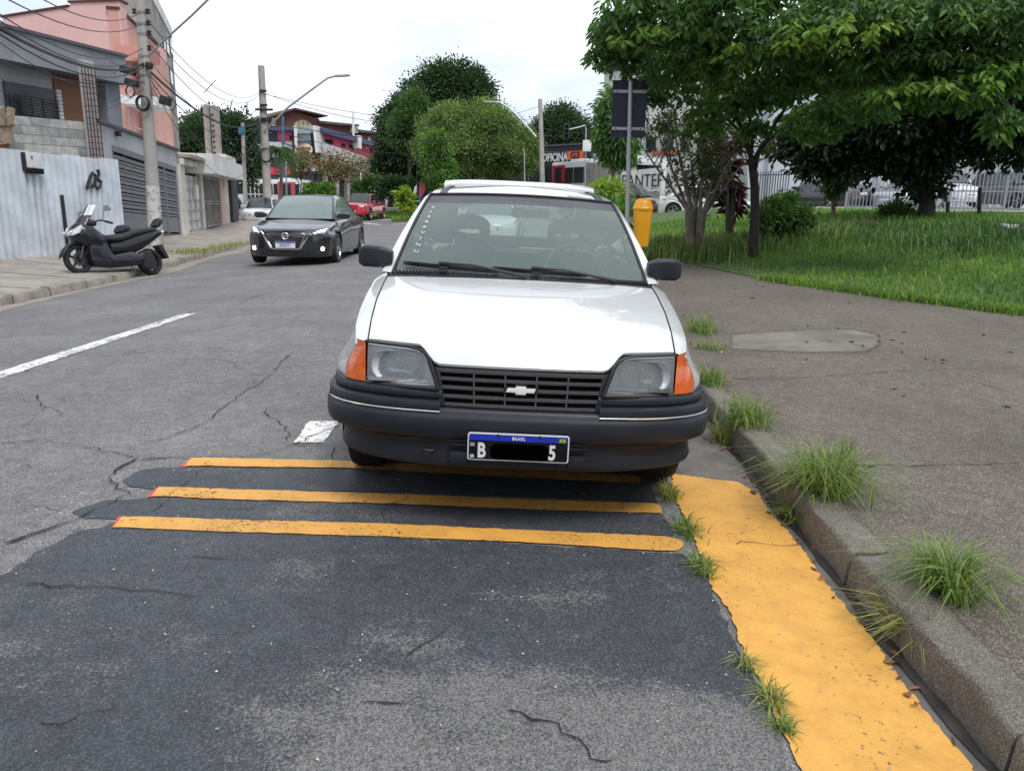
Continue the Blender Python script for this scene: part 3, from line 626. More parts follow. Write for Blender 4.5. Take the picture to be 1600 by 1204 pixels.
class Shell:
    """car body: bonnet, nose, flanks with wheel arches, pillars, roof and tail from a few tables"""
    def __init__(s, **k): s.__dict__.update(dict(crownp=2.2, noseo=True, tailo=True, archs=(), archR=.34, lip=.012, zb=.22, xk=None)); s.__dict__.update(k)
    def xs(s, y, z):
        ze = interp(s.ze, y); hw = interp(s.hw, y); xsh = interp(s.sh, y); xm = interp(s.xm, y)
        zk = [s.zb, .42, .62, max(ze-.16, .66), max(ze-.06, .70), max(ze-.022, .72), max(ze-.008, .73), max(ze, .735)]
        xk = [xm-.045, xm-.008, xm, xm*.35+xsh*.65+.012, xsh, xsh-.012, hw+.45*(xsh-.012-hw), hw]
        x = float(np.interp(z, zk, xk))
        for ya in s.archs:
            d = math.hypot(y-ya, z-s.wr)
            if d < s.archR+.06: x += s.lip*min(1, (s.archR+.06-d)/.04)
        return x
    def bottom(s, y):
        b = s.zb if y > getattr(s, 'lowfrom', -1) else .40
        for ya in s.archs:
            if abs(y-ya) < s.archR: b = max(b, s.wr+math.sqrt(s.archR**2-(y-ya)**2))
        return b
    def build(s, root, m, hood_m=None, hoodpart='bonnet'):
        U = [math.copysign(abs(u)**.95, u) for u in np.linspace(-1, 1, 61 if getattr(s, 'edgez', None) else 29)]
        ylip = s.hoodc[0][0]; y0 = s.y0; ycowl = s.hoodc[-1][0]
        def hp(y, u):
            k = max(0., 1-(y-ylip)/.9); hw = interp(s.hw, y+(y0-ylip)*k)
            yy = y+(y0-ylip)*k*abs(u)**3
            ze = interp(s.ze, y+(y0-ylip)*k); zc = interp(s.hoodc, y)
            z = ze+(zc-ze)*(1-abs(u)**s.crownp)
            if hasattr(s, 'hoodz'): z += s.hoodz(y, u)
            return (u*hw, yy, z)
        hb = MB(); ys = [ylip+(ycowl-ylip)*(t**1.5) for t in np.linspace(0, 1, 22)]
        if getattr(s, 'edgez', None):      # bonnet leading edge differs across the width
            rows = []
            for i, y in enumerate(ys):
                row = []
                for u in U:
                    lo_, hi_ = ylip-.02, ylip+.35; tz = s.edgez(abs(u))
                    for _ in range(22):
                        md = (lo_+hi_)/2
                        if hp(md, u)[2] < tz: lo_ = md
                        else: hi_ = md
                    yl = lo_; y_ = yl+(ycowl-yl)*((i/21)**1.5); row.append(hp(y_, u))
                rows.append(row)
            rows.insert(0, [(p[0]*.995, p[1]+.004, p[2]-.010) for p in rows[0]]); rows.insert(0, [(p[0]*.99, p[1]+.05, p[2]-.012) for p in rows[0]])
        else: rows = [[hp(y, u) for u in U] for y in ys]
        hb.grid(rows); h = hb.build(hoodpart, hood_m or m, root, smooth=True, auto=R(30))
        b = MB()
        if s.noseo:
            rows = []
            for z in np.linspace(rows_z(s, ylip), s.zb-.02, 16):
                yc = interp(s.nose, z); row = []
                xe = s.xs(y0, z)
                for u in U: row.append((u*xe, yc+(y0-yc)*abs(u)**3, z))
                rows.append(row)
            top = [hp(ylip, u) for u in U]
            b.grid([top]+rows, flip=True)
        # flanks
        y1 = s.y1; cols = []
        ysd = [hp(y, 1)[1] for y in ys[:-1]]; ysd = sorted(set([round(v, 4) for v in ysd]))
        ysd = [y for y in np.arange(y0, y1+.001, (y1-y0)/110)]
        for y in ysd:
            ze = interp(s.ze, y); zb = s.bottom(y); r = []
            for t in [0, .003, .008, .013, .018, .024, .032, .044, .060, .078, .10, .13, .16]: r.append((s.xs(y, ze-t), y, ze-t))
            for t in [.1, .25, .4, .55, .7, .85, 1.0]: z = (ze-.16)+(zb-ze+.16)*t; r.append((s.xs(y, z), y, z))
            r.append((r[-1][0]-.035, y, zb+.003)); cols.append(r)
        b.grid(cols, flip=False); b.grid([[(-x, y, z) for x, y, z in r] for r in cols], flip=True)
        # tail
        if s.tailo:
            rows = []; zt = interp(s.ze, y1)
            for z in np.linspace(zt, s.zb-.02, 14):
                yc = interp(s.tail, z); xe = s.xs(y1, z); rows.append([(u*xe, yc+(y1-yc)*abs(u)**3, z) for u in U])
            b.grid(rows)
            if s.deck:
                rows = []
                for y, z in s.deck:
                    hw = interp(s.hw, y); ze = interp(s.ze, y); rows.append([(u*hw, y, ze+(z-ze)*(1-abs(u)**3)) for u in U])
                yc = interp(s.tail, zt); hw = interp(s.hw, y1); rows.append([(u*hw, yc+(y1-yc)*abs(u)**3, zt+(1-abs(u)**3)*.01) for u in U]); b.grid(rows)
        # greenhouse
        g = s.gh  # wsb(y,z,x) wst rwt rwb, roof z mid
        (yb, zb_, xb), (yt, zt_, xt), (yr, zr, xr), (yq, zq, xq) = g
        bow = s.wsbow
        def ws(u, v): return (u*(xb+(xt-xb)*v), yb+(yt-yb)*v-bow*(1-.45*v)*(1-u*u), zb_+(zt_-zb_)*v+.03*4*v*(1-v)*1.0+.018*v*(1-u*u))
        def rw(u, v): return (u*(xq+(xr-xq)*v), yq+(yr-yq)*v+.04*(1-u*u), zq+(zr-zq)*v+.02*4*v*(1-v)+.02*v*(1-u*u))
        s.ws, s.rw = ws, rw
        n = 21; us = np.linspace(-1, 1, n)
        # roof: from windscreen top to rear window top
        A = [ws(u, 1) for u in us]; B = [rw(u, 1) for u in us]; rows = []
        for t in np.linspace(0, 1, 14):
            rows.append([(a[0]+(c[0]-a[0])*t, a[1]+(c[1]-a[1])*t, a[2]+(c[2]-a[2])*t+s.rooft*4*t*(1-t)*(1-.25*u*u)) for a, c, u in zip(A, B, us)])
        b.grid(rows, flip=False)
        # roof rail and side glass top edge
        ow = s.ow; k = 24; belt = lambda y: interp(s.ze, y)
        def rail(t, side):   # roof edge point, top of the side windows
            r_ = rows; f = t*13; i = min(12, int(f)); a = r_[i][-1]; c = r_[i+1][-1]; q = f-i
            return Vector((a[0]+(c[0]-a[0])*q, a[1]+(c[1]-a[1])*q, a[2]+(c[2]-a[2])*q))
        # outline of cabin side: base front -> pillar top -> roof -> rear pillar -> base rear
        P = [Vector(ws(1, v)) for v in np.linspace(0, 1, 9)]+[rail(t, 1) for t in np.linspace(0, 1, 14)[1:-1]]+[Vector(rw(1, v)) for v in np.linspace(1, 0, 9)]
        xt_ = interp(s.hw, (yb+yq)/2)
        def outer(p, o, dz):
            f = min(1, max(0, (p.z-zb_)/(zt_-zb_)))
            return Vector((p.x+o*(1.0-.2*f), p.y, p.z-dz*f))
        O = [outer(p, ow, .035) for p in P]
        cx = (yb+yq)/2
        def inset(p, d, yc_):
            c = Vector((p.x, yc_, 1.05)); v = (c-p); v.x = 0; l = max(v.length, .01); q = p+v/l*d
            f = (q.z-zb_)/(zt_-zb_); q.x = (interp(s.hw, q.y)*1.0 if False else (xb+ow)+(xt+ow*.8-xb-ow)*f); return q
        pw = s.pw; I = []
        for i, p in enumerate(O):
            nv = (O[min(i+1, len(O)-1)]-O[max(i-1, 0)]); nn = Vector((0, nv.z, -nv.y)); nn = nn.normalized() if nn.length > 1e-6 else Vector((0, 0, -1))
            wdt = pw[0] if i < 9 else (pw[1] if i < 21 else pw[2]); q = p+nn*wdt
            f = (q.z-zb_)/(zt_-zb_); q.x = (xb+ow)+(xt+ow*.8-xb-ow)*f; q.z = max(q.z, belt(q.y)+.012); I.append(q)
        for sg in (1, -1):
            mir = lambda q: (q.x*sg, q.y, q.z)
            b.grid([[mir(q) for q in P], [mir((q*.35+w_*.65)+Vector((.006, 0, .004))) for q, w_ in zip(P, O)], [mir(q) for q in O], [mir(q) for q in I]], flip=(sg > 0))
            # belt shelf between flank top and cabin side
            yy = np.linspace(yb, yq, 20)
            b.grid([[(sg*interp(s.hw, y), y, belt(y)) for y in yy], [(sg*(xb+ow-.0), y, belt(y)+.014) for y in yy]], flip=(sg < 0))
        s.I = I
        body = b.build('body', m, root, smooth=True, auto=R(35))
        # side glass with pillar posts
        for sg in (1, -1):
            gb = MB(); n_ = len(I); low = [Vector((xb+ow+.002, min(max(q.y, I[0].y), I[-1].y), belt(q.y)+.012)) for q in I]
            gb.grid([[(q.x*sg, q.y, q.z) for q in I], [(q.x*sg, q.y, q.z) for q in low]], flip=(sg > 0)); gb.build('side_window', s.sglass, root)
            for yp in s.posts:
                pb = MB()
                zt2 = max((q.z for q in I if abs(q.y-yp) < .35), default=1.3); xtp = xt+ow*.8+.004; xbp = xb+ow+.006
                pb.box(((xtp+xbp)/2*sg, yp, (zt2+belt(yp))/2), (.012, .055, (zt2-belt(yp))*1.06), M=Matrix.Rotation(-sg*math.atan2(xbp-xtp, zt2-belt(yp)), 3, 'Y'))
                pb.build('door_pillar', M_plast2, root)
        return body
    def panes(s, root, gm, gr, e=.0, band=None):
        us = np.linspace(-.985, .985, 17)
        v1 = 1 if band is None else .84
        b = MB(); b.grid([[s.ws(u, v) for u in us] for v in np.linspace(0.01, v1, 9)]); w_ = b.build('windscreen', gm, root, smooth=True)
        if band: b = MB(); b.grid([[s.ws(u, v) for u in us] for v in np.linspace(v1, .99, 3)]); b.build('sun_band', band, w_, smooth=True)
        b = MB(); b.grid([[s.rw(u*s.rwin, v) for u in us] for v in np.linspace(s.rwv[0], s.rwv[1], 7)], flip=True); b.build('rear_window', gr, root, smooth=True)
        if s.rwin < .95:   # body colour round the rear glass
            b = MB()
            for ua, ub in ((-1, -s.rwin), (s.rwin, 1)): b.grid([[s.rw(u, v) for u in (ua, ub)] for v in np.linspace(0, 1, 7)], flip=True)
            for va, vb in ((0, s.rwv[0]), (s.rwv[1], 1)): b.grid([[s.rw(u*s.rwin, v) for u in us] for v in (va, vb)], flip=True)
            b.build('tailgate_frame', s.paint, root, smooth=True)
        # black seal round the windscreen
        t = MB(); off = Vector((0, -.004, .006))
        for A in ([s.ws(-1, v) for v in np.linspace(0, 1, 10)], [s.ws(1, v) for v in np.linspace(0, 1, 10)], [s.ws(u, 1) for u in np.linspace(-1, 1, 15)], [s.ws(u, 0.0) for u in np.linspace(-1, 1, 15)]):
            t.tube([Vector(p)+off*.5 for p in A], .008, 6)
        t.build('windscreen_seal', M_plast2, root, smooth=True)
def rows_z(s, ylip): return interp(s.hoodc, ylip)-.015
def wheel(root, x, y, r=.285, w_=.175, rim=M_steel, spokes=7, turn=0, rr=.66, z=None):
    "x signed: outer face towards sign of x"
    sg = 1 if x > 0 else -1; z = r if z is None else z
    t = bpy.data.objects.new('wheel', None); COL.objects.link(t); t.parent = root; t.location = (x, y, z); t.rotation_euler = (0, 0, turn)
    R_ = r; h = w_/2; ri = r*rr
    p = [(ri, -h*.85), (R_*.86, -h), (R_*.965, -h*.86), (R_, -h*.62), (R_*1.003, -h*.3), (R_*.992, -h*.27), (R_*.992, -h*.22), (R_*1.003, -h*.2), (R_*1.003, h*.2), (R_*.992, h*.22), (R_*.992, h*.27), (R_*1.003, h*.3), (R_, h*.62), (R_*.965, h*.86), (R_*.86, h), (ri, h*.85)]
    b = MB(); b.lathe(p, axis='X', n=36, closed=True); b.build('tyre', M_rub, t, smooth=True, fix=True, auto=R(25))
    b = MB(); o = sg*h
    b.lathe([(ri*1.02, o*.86), (ri*.96, o*.9), (ri*.93, o*.6), (ri*.9, -o*.8)], axis='X', n=36)
    b.lathe([(.001, o*.78), (ri*.2, o*.8), (ri*.24, o*.55), (ri*.24, -o*.1)], axis='X', n=20)
    for i in range(spokes):
        a = 2*pi*i/spokes; c_, s_ = cos(a), sin(a); wd = ri*.11; q = []
        for rad, xx, ww in ((ri*.15, .72, 1.2), (ri*.6, .74, .85), (ri*.95, .82, 1.0)):
            q.append([(o*xx, rad*c_-ww*wd*s_, rad*s_+ww*wd*c_), (o*(xx+.06), rad*c_, rad*s_), (o*xx, rad*c_+ww*wd*s_, rad*s_-ww*wd*c_), (o*(xx-.3), rad*c_, rad*s_)])
        b.grid(q, closeu=True)
    b.build('rim', rim, t, smooth=True, fix=True)
    b = MB(); b.lathe([(.001, o*.05), (ri*.9, o*.05)], axis='X', n=24); b.build('brake_disc', M_dark, t)
    return t
def rrect(w_, h, r, n=5):
    o = []
    for cx, cy, a0 in ((w_/2-r, h/2-r, 0), (-w_/2+r, h/2-r, 90), (-w_/2+r, -h/2+r, 180), (w_/2-r, -h/2+r, 270)):
        for i in range(n): a = R(a0+90*i/(n-1)); o.append((cx+r*cos(a), cy+r*sin(a)))
    return o
def mirror_pair(root, y, z, x0, x1, h, d, m, cap=None):
    for sg in (1, -1):
        b = MB(); rows = []
        for t, xx in zip(np.linspace(0, 1, 8), np.linspace(x0, x1, 8)):
            k = (1-max(0, (t-.86)/.14)**2*.3)*(.55+.45*min(1, t/.35)); a = []
            for c, e in rrect(d*k*(1-.3*t), h*k, min(h, d)*.16*k): a.append((sg*xx, y+c+.02*t, z+e))
            rows.append(a)
        b.grid(rows, closeu=True); b.add(rows[-1], [tuple(range(len(rows[-1])))]); b.add(rows[0], [tuple(range(len(rows[0])))])
        b.build('side_mirror', m, root, smooth=True, fix=True)
# ---------------------------------------------------------------- the white hatchback, nearest the viewer
def white_hatch():
    W = Matrix.Translation((0.018, 2.9, float(G(0, 3.7)))) @ Matrix.Rotation(.009, 4, 'Z') @ Matrix.Rotation(.029, 4, 'Y')
    root = thing('parked_car', 'white old hatchback with charcoal bumper parked at the kerb, facing the viewer', 'car', M=W)
    fc = lambda a: .690+.060*float(sstep(.52, .66, a))+.003*a
    s = Shell(y0=.215, y1=3.95, wr=.285, archs=(.84, 3.36), archR=.325, lip=.012, zb=.20, deck=None,
        hoodc=[(.05, .665), (.066, .688), (.08, .708), (.10, .728), (.13, .752), (.18, .778), (.26, .803), (.40, .833), (.62, .868), (.9, .904), (1.17, .932)],
        hw=[(.1, .622), (.2, .628), (.4, .648), (.7, .676), (1.0, .692), (1.2, .70), (1.3, .72), (2.2, .735), (3.3, .73), (3.95, .66)],
        sh=[(.1, .672), (.215, .693), (.4, .727), (.6, .748), (.85, .765), (1.3, .785), (2.2, .80), (3.3, .79), (3.95, .72)],
        xm=[(.1, .70), (.215, .722), (.35, .782), (.5, .815), (.8, .828), (2.2, .832), (3.4, .828), (3.95, .78)],
        ze=[(.1, .735), (.215, .752), (.4, .806), (.7, .853), (1.0, .894), (1.2, .918), (1.5, .93), (2.5, .945), (3.5, .95), (3.95, .94)],
        gh=((1.30, .925, .69), (2.08, 1.348, .570), (3.60, 1.34, .545), (3.90, .95, .64)), wsbow=.13, rooft=.078, ow=.06, pw=(.045, .03, .16), posts=(2.35, 3.25),
        lowfrom=.50, noseo=False, tailo=True, tail=[(.2, 3.98), (.5, 4.03), (.75, 4.0), (.95, 3.96)], sglass=M_glass2, rwin=.86, rwv=(.2, .93), paint=M_white, edgez=fc)
    body = s.build(root, M_white)
    s.panes(root, M_glass, M_glass2, band=M_tint)
    F = lambda x: .05+.17*(abs(x)/.75)**3
    # dark tube laid along the bonnet seam, radiator panel behind grille
    b = MB(); b.box((0, .30, .56), (1.2, .03, .36)); b.box((0, .6, .66), (1.25, .5, .02)); b.build('radiator_panel', M_dark, root)
    for sg in (1, -1):
        sm = MB(); q = []
        for t in np.linspace(0, 1, 14):
            y = .215+(1.2-.215)*t; q.append((sg*(interp(s.hw, y)+.0015), y, interp(s.ze, y)+.0015))
        sm.tube(q, .0032, 5); sm.build('bonnet_gap', M_dark, root)
    # headlamps
    for sg in (1, -1):
        L_ = bpy.data.objects.new('headlight', None); COL.objects.link(L_); L_.parent = root
        poly = [(.335, .603), (.345, .622), (.374, .700), (.388, .722), (.410, .734), (.45, .740), (.622, .742), (.622, .598), (.45, .600)]
        P = [(sg*x, F(x)-.004+(.12)*(z-.6), z) for x, z in poly]
        b = MB(); b.prism(P, (0, .004, 0)); lens = b.build('lens', M_lens, L_, fix=True)
        cb = MB()
        for i in range(26):      # fine vertical flutes of the glass
            x = .385+i*.0082; z0_, z1_ = .622, (.722 if x > .40 else .70); cb.box((sg*x, F(x)-.002+.12*.06, (z0_+z1_)/2), (.0018, .0025, z1_-z0_), M=Matrix.Rotation(-.12, 3, 'X'))
        cb.build('lens_flute', glassmat('flute_glass', (.8, .82, .84), rough=.1, haze=.28, hazecol=(.8, .84, .88)) if 'flute_glass' not in MATS else MATS['flute_glass'], L_)['kind'] = 'stuff'
        b = MB(); poly2 = [(x+(.478-x)*.02, z) for x, z in poly]; Q = [(sg*x, F(x)+.048, z) for x, z in poly2]; b.add(Q, [tuple(range(len(Q)))]); 
        b.grid([P+[P[0]], Q+[Q[0]]]); b.build('lamp_housing', mat('lamp_housing_grey', (.84, .86, .86), .35, metal=.1), L_, fix=True)
        b = MB(); rows = []
        for t in np.linspace(0, 1, 7):
            a = []
            for c, e in rrect(.205*(1-.55*t), .118*(1-.5*t), .05*(1-.5*t)+.002): a.append((sg*(.495+c), F(.5)+.010+.036*t**.6, .668+e))
            rows.append(a)
        b.grid(rows, closeu=True); b.add(rows[-1], [tuple(range(len(rows[-1])))]); b.build('reflector', M_refl, L_, smooth=True, fix=True)
        b = MB(); b.box((sg*.49, F(.5)+.03, .613), (.235, .05, .014)); b.box((sg*.49, F(.5)+.012, .6165), (.23, .004, .006)); b.build('lower_reflector_ledge', M_chrome, L_)
        b = MB(); b.lathe([(.001, .0), (.014, .001), (.016, .02), (.016, .03)], c=(sg*.495, F(.5)+.016, .668), axis='Y', n=14); b.build('bulb_shield', M_chrome, L_, smooth=True)
        # black surround
        b = MB(); q = [(sg*x, F(x)-.006+.12*(z-.6), z) for x, z in [(.328, .592), (.334, .612), (.366, .705), (.382, .729), (.408, .743), (.45, .749), (.626, .751)]]
        b.tube(q, [.008, .008, .008, .0075, .0065, .006, .006], 6); q = [(sg*x, F(x)-.004, z) for x, z in [(.328, .592), (.45, .590), (.56, .589), (.626, .588)]]; b.tube(q, .010, 6)
        b.build('lamp_surround', M_plast2, L_, smooth=True)
        # orange indicator wrapping the corner
        rows = []
        for z, xa, xo in ((.592, .628, .716), (.63, .629, .711), (.69, .630, .70), (.738, .631, .687), (.752, .634, .680)):
            xo = max(s.xs(.216, min(z, .735))+.003, .680 if z > .745 else 0); ya = F(xa)+.12*(z-.6)-.006; rows.append([(sg*xa, ya, z), (sg*(xa+(xo-xa)*.5), ya+.020, z), (sg*(xo-.010), .198, z), (sg*xo, .216, z), (sg*(xo+.0), .236, z)])
        b = MB(); b.grid(rows, flip=sg < 0); b.add(rows[-1], [tuple(range(5))]); b.add(rows[0], [tuple(range(5))]); ob = b.build('indicator_lamp', M_orange, root, smooth=True, auto=R(40), fix=True)
        cb = MB()
        for i in range(7): z = .605+i*.021; cb.box((sg*.657, F(.65)+.0065+.12*(z-.6), z), (.05, .002, .002), rz=sg*.35)
        cb.build('lens_rib', mat('orange_rib', (.45, .05, .01), .3), ob)
    # grille
    gr = bpy.data.objects.new('grille', None); COL.objects.link(gr); gr.parent = root
    zt, zb = .668, .530
    def gx(z): return .298+(z-zb)/(zt-zb)*.036
    gy = lambda x, z: F(x)-.006+.16*(z-.53)
    def bar(x0, x1, z, h, dpt=.022, n=8, nm='grille_bar'):
        b = MB(); rows = []
        for x in np.linspace(x0, x1, n):
            y = gy(x, z); rows.append([(x, y, z-h/2+.001), (x, y-.001, z), (x, y, z+h/2-.001), (x, y+.004, z+h/2), (x, y+dpt, z+h/2), (x, y+dpt, z-h/2), (x, y+.004, z-h/2)])
        b.grid(rows, closeu=True); b.add(rows[0], [tuple(range(7))]); b.add(rows[-1], [tuple(range(7))]); b.build(nm, M_gril, gr, smooth=True, auto=R(30), fix=True)
    for z in (.665, .632, .598, .564, .532): bar(-gx(z), gx(z), z, .0125 if z not in (.665,) else .017)
    for x in (-.1825, -.061, .061, .1825):
        b = MB(); b.hull8([(x-.003, gy(x, .53)+.002, .53), (x+.003, gy(x, .53)+.002, .53), (x+.003, gy(x, .53)+.02, .53), (x-.003, gy(x, .53)+.02, .53), (x*1.03-.003, gy(x, .668)+.002, .668), (x*1.03+.003, gy(x, .668)+.002, .668), (x*1.03+.003, gy(x, .668)+.02, .668), (x*1.03-.003, gy(x, .668)+.02, .668)])
        b.build('grille_upright', M_gril, gr, fix=True)
    for sg in (1, -1):
        b = MB(); q = [(.298, .528), (.334, .672), (.326, .600), (.305, .528)]
        P = [(sg*.296, gy(.3, .528)-.002, .527), (sg*.322, gy(.3, .528), .527), (sg*.327, gy(.33, .6), .60), (sg*.352, gy(.35, .68), .675), (sg*.326, gy(.33, .68)-.002, .675)]
        b.prism(P, (0, .02, 0)); b.build('grille_side', M_plast, gr, bev=.002, fix=True)
    b = MB(); b.grid([[(x, gy(x, .69)+.035, .70), (x, gy(x, .69)+.012, .684), (x, gy(x, .69)+.012, .672)] for x in np.linspace(-.352, .352, 9)]); b.build('grille_top_gap', M_dark, gr)
    # bow-tie emblem
    e = MB(); th = .012; P = [(-.0205, .0175), (.0205, .0175), (.0205, .009), (.061, .009), (.053, -.009), (.0205, -.009), (.0205, -.0175), (-.0205, -.0175), (-.0205, -.009), (-.061, -.009), (-.053, .009), (-.0205, .009)]
    yc = gy(0, .604)-.010
    e.prism([(x*.97, yc-.004, .6035+z*.92) for x, z in P], (0, .008, 0)); em = e.build('emblem', mat('white_emblem', (.8, .8, .8), .3), gr, bev=.0015, fix=True)
    e = MB(); e.prism([(x*1.16+.0, yc+.002, .6035+z*1.32) for x, z in P], (0, .014, 0)); e.build('emblem_backing', M_plast2, em, fix=True)
    # bumper: profile swept round the nose
    path = [(0, .028), (.15, .029), (.30, .034), (.45, .050), (.56, .074), (.65, .110), (.72, .155), (.77, .210), (.80, .275), (.815, .34), (.822, .42), (.824, .50)]
    pth = [(-x, y) for x, y in path[:0:-1]]+path
    def dens(p, k=3):
        o = []; V_ = [Vector(q) for q in p]
        for i in range(len(V_)-1):
            p0 = V_[max(i-1, 0)]; p1 = V_[i]; p2 = V_[i+1]; p3 = V_[min(i+2, len(V_)-1)]
            for j in range(k):
                t = j/k; o.append(.5*((2*p1)+(p2-p0)*t+(2*p0-5*p1+4*p2-p3)*t*t+(3*p1-p0-3*p2+p3)*t**3))
        return o+[V_[-1]]
    def sweep(prof, p, name, m, par=root, lo=True, sm=R(32)):
        p = dens(p); rows = []
        for i, q in enumerate(p):
            t = (p[min(i+1, len(p)-1)]-p[max(i-1, 0)]).normalized(); nrm = Vector((t.y, -t.x))
            k = .38+.62*float(sstep(.3, .78, abs(q.x))); rows.append([(q.x+nrm.x*o*(k if (lo and o < 0 and z < .45) else 1), q.y+nrm.y*o*(k if (lo and o < 0 and z < .45) else 1), z) for o, z in prof])
        b = MB(); b.grid(rows); b.add(rows[0], [tuple(range(len(prof)))]); b.add(rows[-1], [tuple(range(len(prof)))[::-1]]); return b.build(name, m, par, smooth=True, auto=sm)
    low = [(-.10, .523), (-.02, .522), (-.008, .517), (-.001, .508), (.001, .496), (.006, .49), (.010, .475), (.011, .45), (.008, .415), (.002, .404), (-.012, .396), (-.04, .388), (-.058, .378), (-.064, .362), (-.060, .33), (-.052, .298), (-.056, .284), (-.07, .275), (-.13, .27)]
    bump = sweep(low, pth, 'bumper', M_plast)
    up = [(-.11, .592), (-.045, .590), (-.030, .586), (-.024, .578), (-.022, .560), (-.025, .552), (-.030, .548), (-.012, .546), (-.003, .541), (.0, .532), (.001, .520), (.0, .512), (-.10, .511)]
    for sg in (1, -1):
        pp = [(x, y) for x, y in path if x >= .30]; pp[0] = (.315, .0345)
        pp = pp if sg > 0 else [(-x, y) for x, y in pp[::-1]]
        sweep(up, pp, 'bumper_ledge', M_plast, bump)
        st = dens(pp); b = MB(); q = []
        for i, p in enumerate(st):
            t = (st[min(i+1, len(st)-1)]-st[max(i-1, 0)]).normalized(); q.append((p.x+t.y*.003, p.y-t.x*.003, .5065))
        b.tube(q, .0032, 6); b.build('chrome_strip', M_chrome, bump, smooth=True)
        b = MB(); q = []
        for i in range(9): a = pi*i/8; q.append((-.36+.022*cos(a), .085-.012*sin(a)*0-.03*sin(a)-.005, .345))
        if sg < 0: b.tube([(-.382, .07, .343), (-.376, .045, .343), (-.355, .040, .343), (-.338, .045, .343), (-.332, .07, .343)], .0045, 6); b.build('tow_hook', M_plast2, bump, smooth=True)
    # lower intake with slats and the number plate
    for sg in (1, -1):
        for i in range(4): b = MB(); b.box((sg*.236, .038, .425-i*.0175), (.072, .006, .0055)); b.build('intake_slat', M_plast2, bump)
        b = MB(); b.box((sg*.236, .045, .398), (.076, .01, .075)); b.build('intake_recess', M_dark, bump)
        b = MB(); b.box((sg*.236, .028, .325), (.07, .03, .045)); b.build('intake_ledge', M_plast, bump, bev=.006)
    pl = MB(); pr = rrect(.40, .112, .01); pl.prism([(x, -.004, .383+z) for x, z in pr], (0, .006, 0)); M_pw = mat('plate_border_white', (.75, .76, .78), .4)
    pt = pl.build('number_plate', M_pw, root, fix=True)
    b = MB(); b.prism([(x, -.006, .383+z) for x, z in rrect(.390, .102, .007)], (0, .002, 0)); b.build('plate_face', mat('plate_black', (.008, .008, .01), .7, spec=.15), pt, fix=True)
    b = MB(); b.prism([(x, -.0075, .4215+z) for x, z in rrect(.388, .024, .004)], (0, .002, 0)); b.build('plate_band', mat('plate_blue', (.012, .03, .42), .45), pt, fix=True)
    T = lambda x, z, yy=-.0085: Matrix.Translation((x, yy, z)) @ FRONT
    M_ch = mat('plate_letter', (.72, .73, .75), .45)
    text('BRASIL', .0185, M_ch, pt, T(0, .4205), .001, off=.0003, sx=.95)
    text('B', .083, M_ch, pt, T(-.145, .366, -.0075), .001, off=.0028, sx=.72)
    text('5', .083, M_ch, pt, T(.134, .366, -.0075), .001, off=.0028, sx=.72)
    text('BR', .020, M_ch, pt, T(-.181, .343, -.0075), .001, off=.0004, sx=.75)
    b = MB(); b.prism([(x+.005, -.0078, .366+z) for x, z in rrect(.232, .066, .028)], (0, .001, 0)); b.build('plate_blank', mat('plain_black', (.001, .001, .001), 1., spec=0.), pt, fix=True)
    b = MB(); b.box((-.181, -.0078, .392), (.018, .001, .014)); b.build('plate_emblem', mat('plate_grey', (.3, .31, .33), .5), pt)
    b = MB(); b.box((.172, -.0086, .4205), (.029, .001, .018)); fl = b.build('flag', mat('flag_green', (.02, .25, .06), .5), pt)
    b = MB(); b.prism([(.172-.012, -.0098, .4205), (.172, -.0098, .4205-.0075), (.172+.012, -.0098, .4205), (.172, -.0098, .4205+.0075)], (0, .001, 0)); b.build('flag_diamond', mat('flag_yellow', (.8, .6, .03), .5), pt, fix=True)
    b = MB(); b.lathe([(.0001, -.0105), (.0042, -.0105), (.0042, -.0098)], c=(.172, 0, .4205), axis='Y', n=12); b.build('flag_disc', mat('flag_blue', (.01, .03, .3), .5), pt)
    for x in (-.082, .082): b = MB(); b.lathe([(.0001, -.011), (.005, -.010), (.006, -.0075)], c=(x, 0, .432), axis='Y', n=10); b.build('plate_screw', M_plast2, pt)
    # cowl with vents and wipers
    cw = MB(); us = np.linspace(-1, 1, 21)
    cw.grid([[(u*.698, 1.155+.02*0, .9385-.018*abs(u)**2.2-.008) for u in us], [(u*.702, 1.30-.12*(1-u*u), .938-.012*abs(u)**2) for u in us]]); cw.grid([[(u*.702, 1.30-.12*(1-u*u), .938-.012*abs(u)**2) for u in us], [Vector(s.ws(u*.995, .02))+Vector((0, 0, -.012)) for u in us]])
    cwl = cw.build('cowl', M_plast, root, smooth=True); vn = MB()
    for i in range(74):
        u = -.97+1.94*i/73; y = 1.20+.055*(abs(u)**2)+.0; vn.box((u*.695, y+.01, .944-.014*abs(u)**2), (.005, .062-.02*(1-u*u), .012), M=Matrix.Rotation(.5, 3, 'Z') @ Matrix.Rotation(.25, 3, 'X'))
    vn.build('cowl_fin', M_plast2, cwl)
    for (ua, ub, uh, arm0) in ((-.93, -.17, -.60, (.02, 1.16, .945)), (-.22, .52, .12, (.50, 1.20, .94))):
        wp = bpy.data.objects.new('wiper', None); COL.objects.link(wp); wp.parent = root
        f = lambda u, o=.016: Vector(s.ws(u, .062-.025*((u-ua)/(ub-ua))))+Vector((0, -o*.55, o))
        b = MB(); q = [f(u) for u in np.linspace(ua, ub, 11)]; b.tube(q, [.006]+[.010]*9+[.006], 6, flat=.9)
        b.tube([p+Vector((0, -.012, .012)) for p in q], [.004]+[.006]*9+[.004], 6); b.build('wiper_blade', M_plast2, wp, smooth=True)
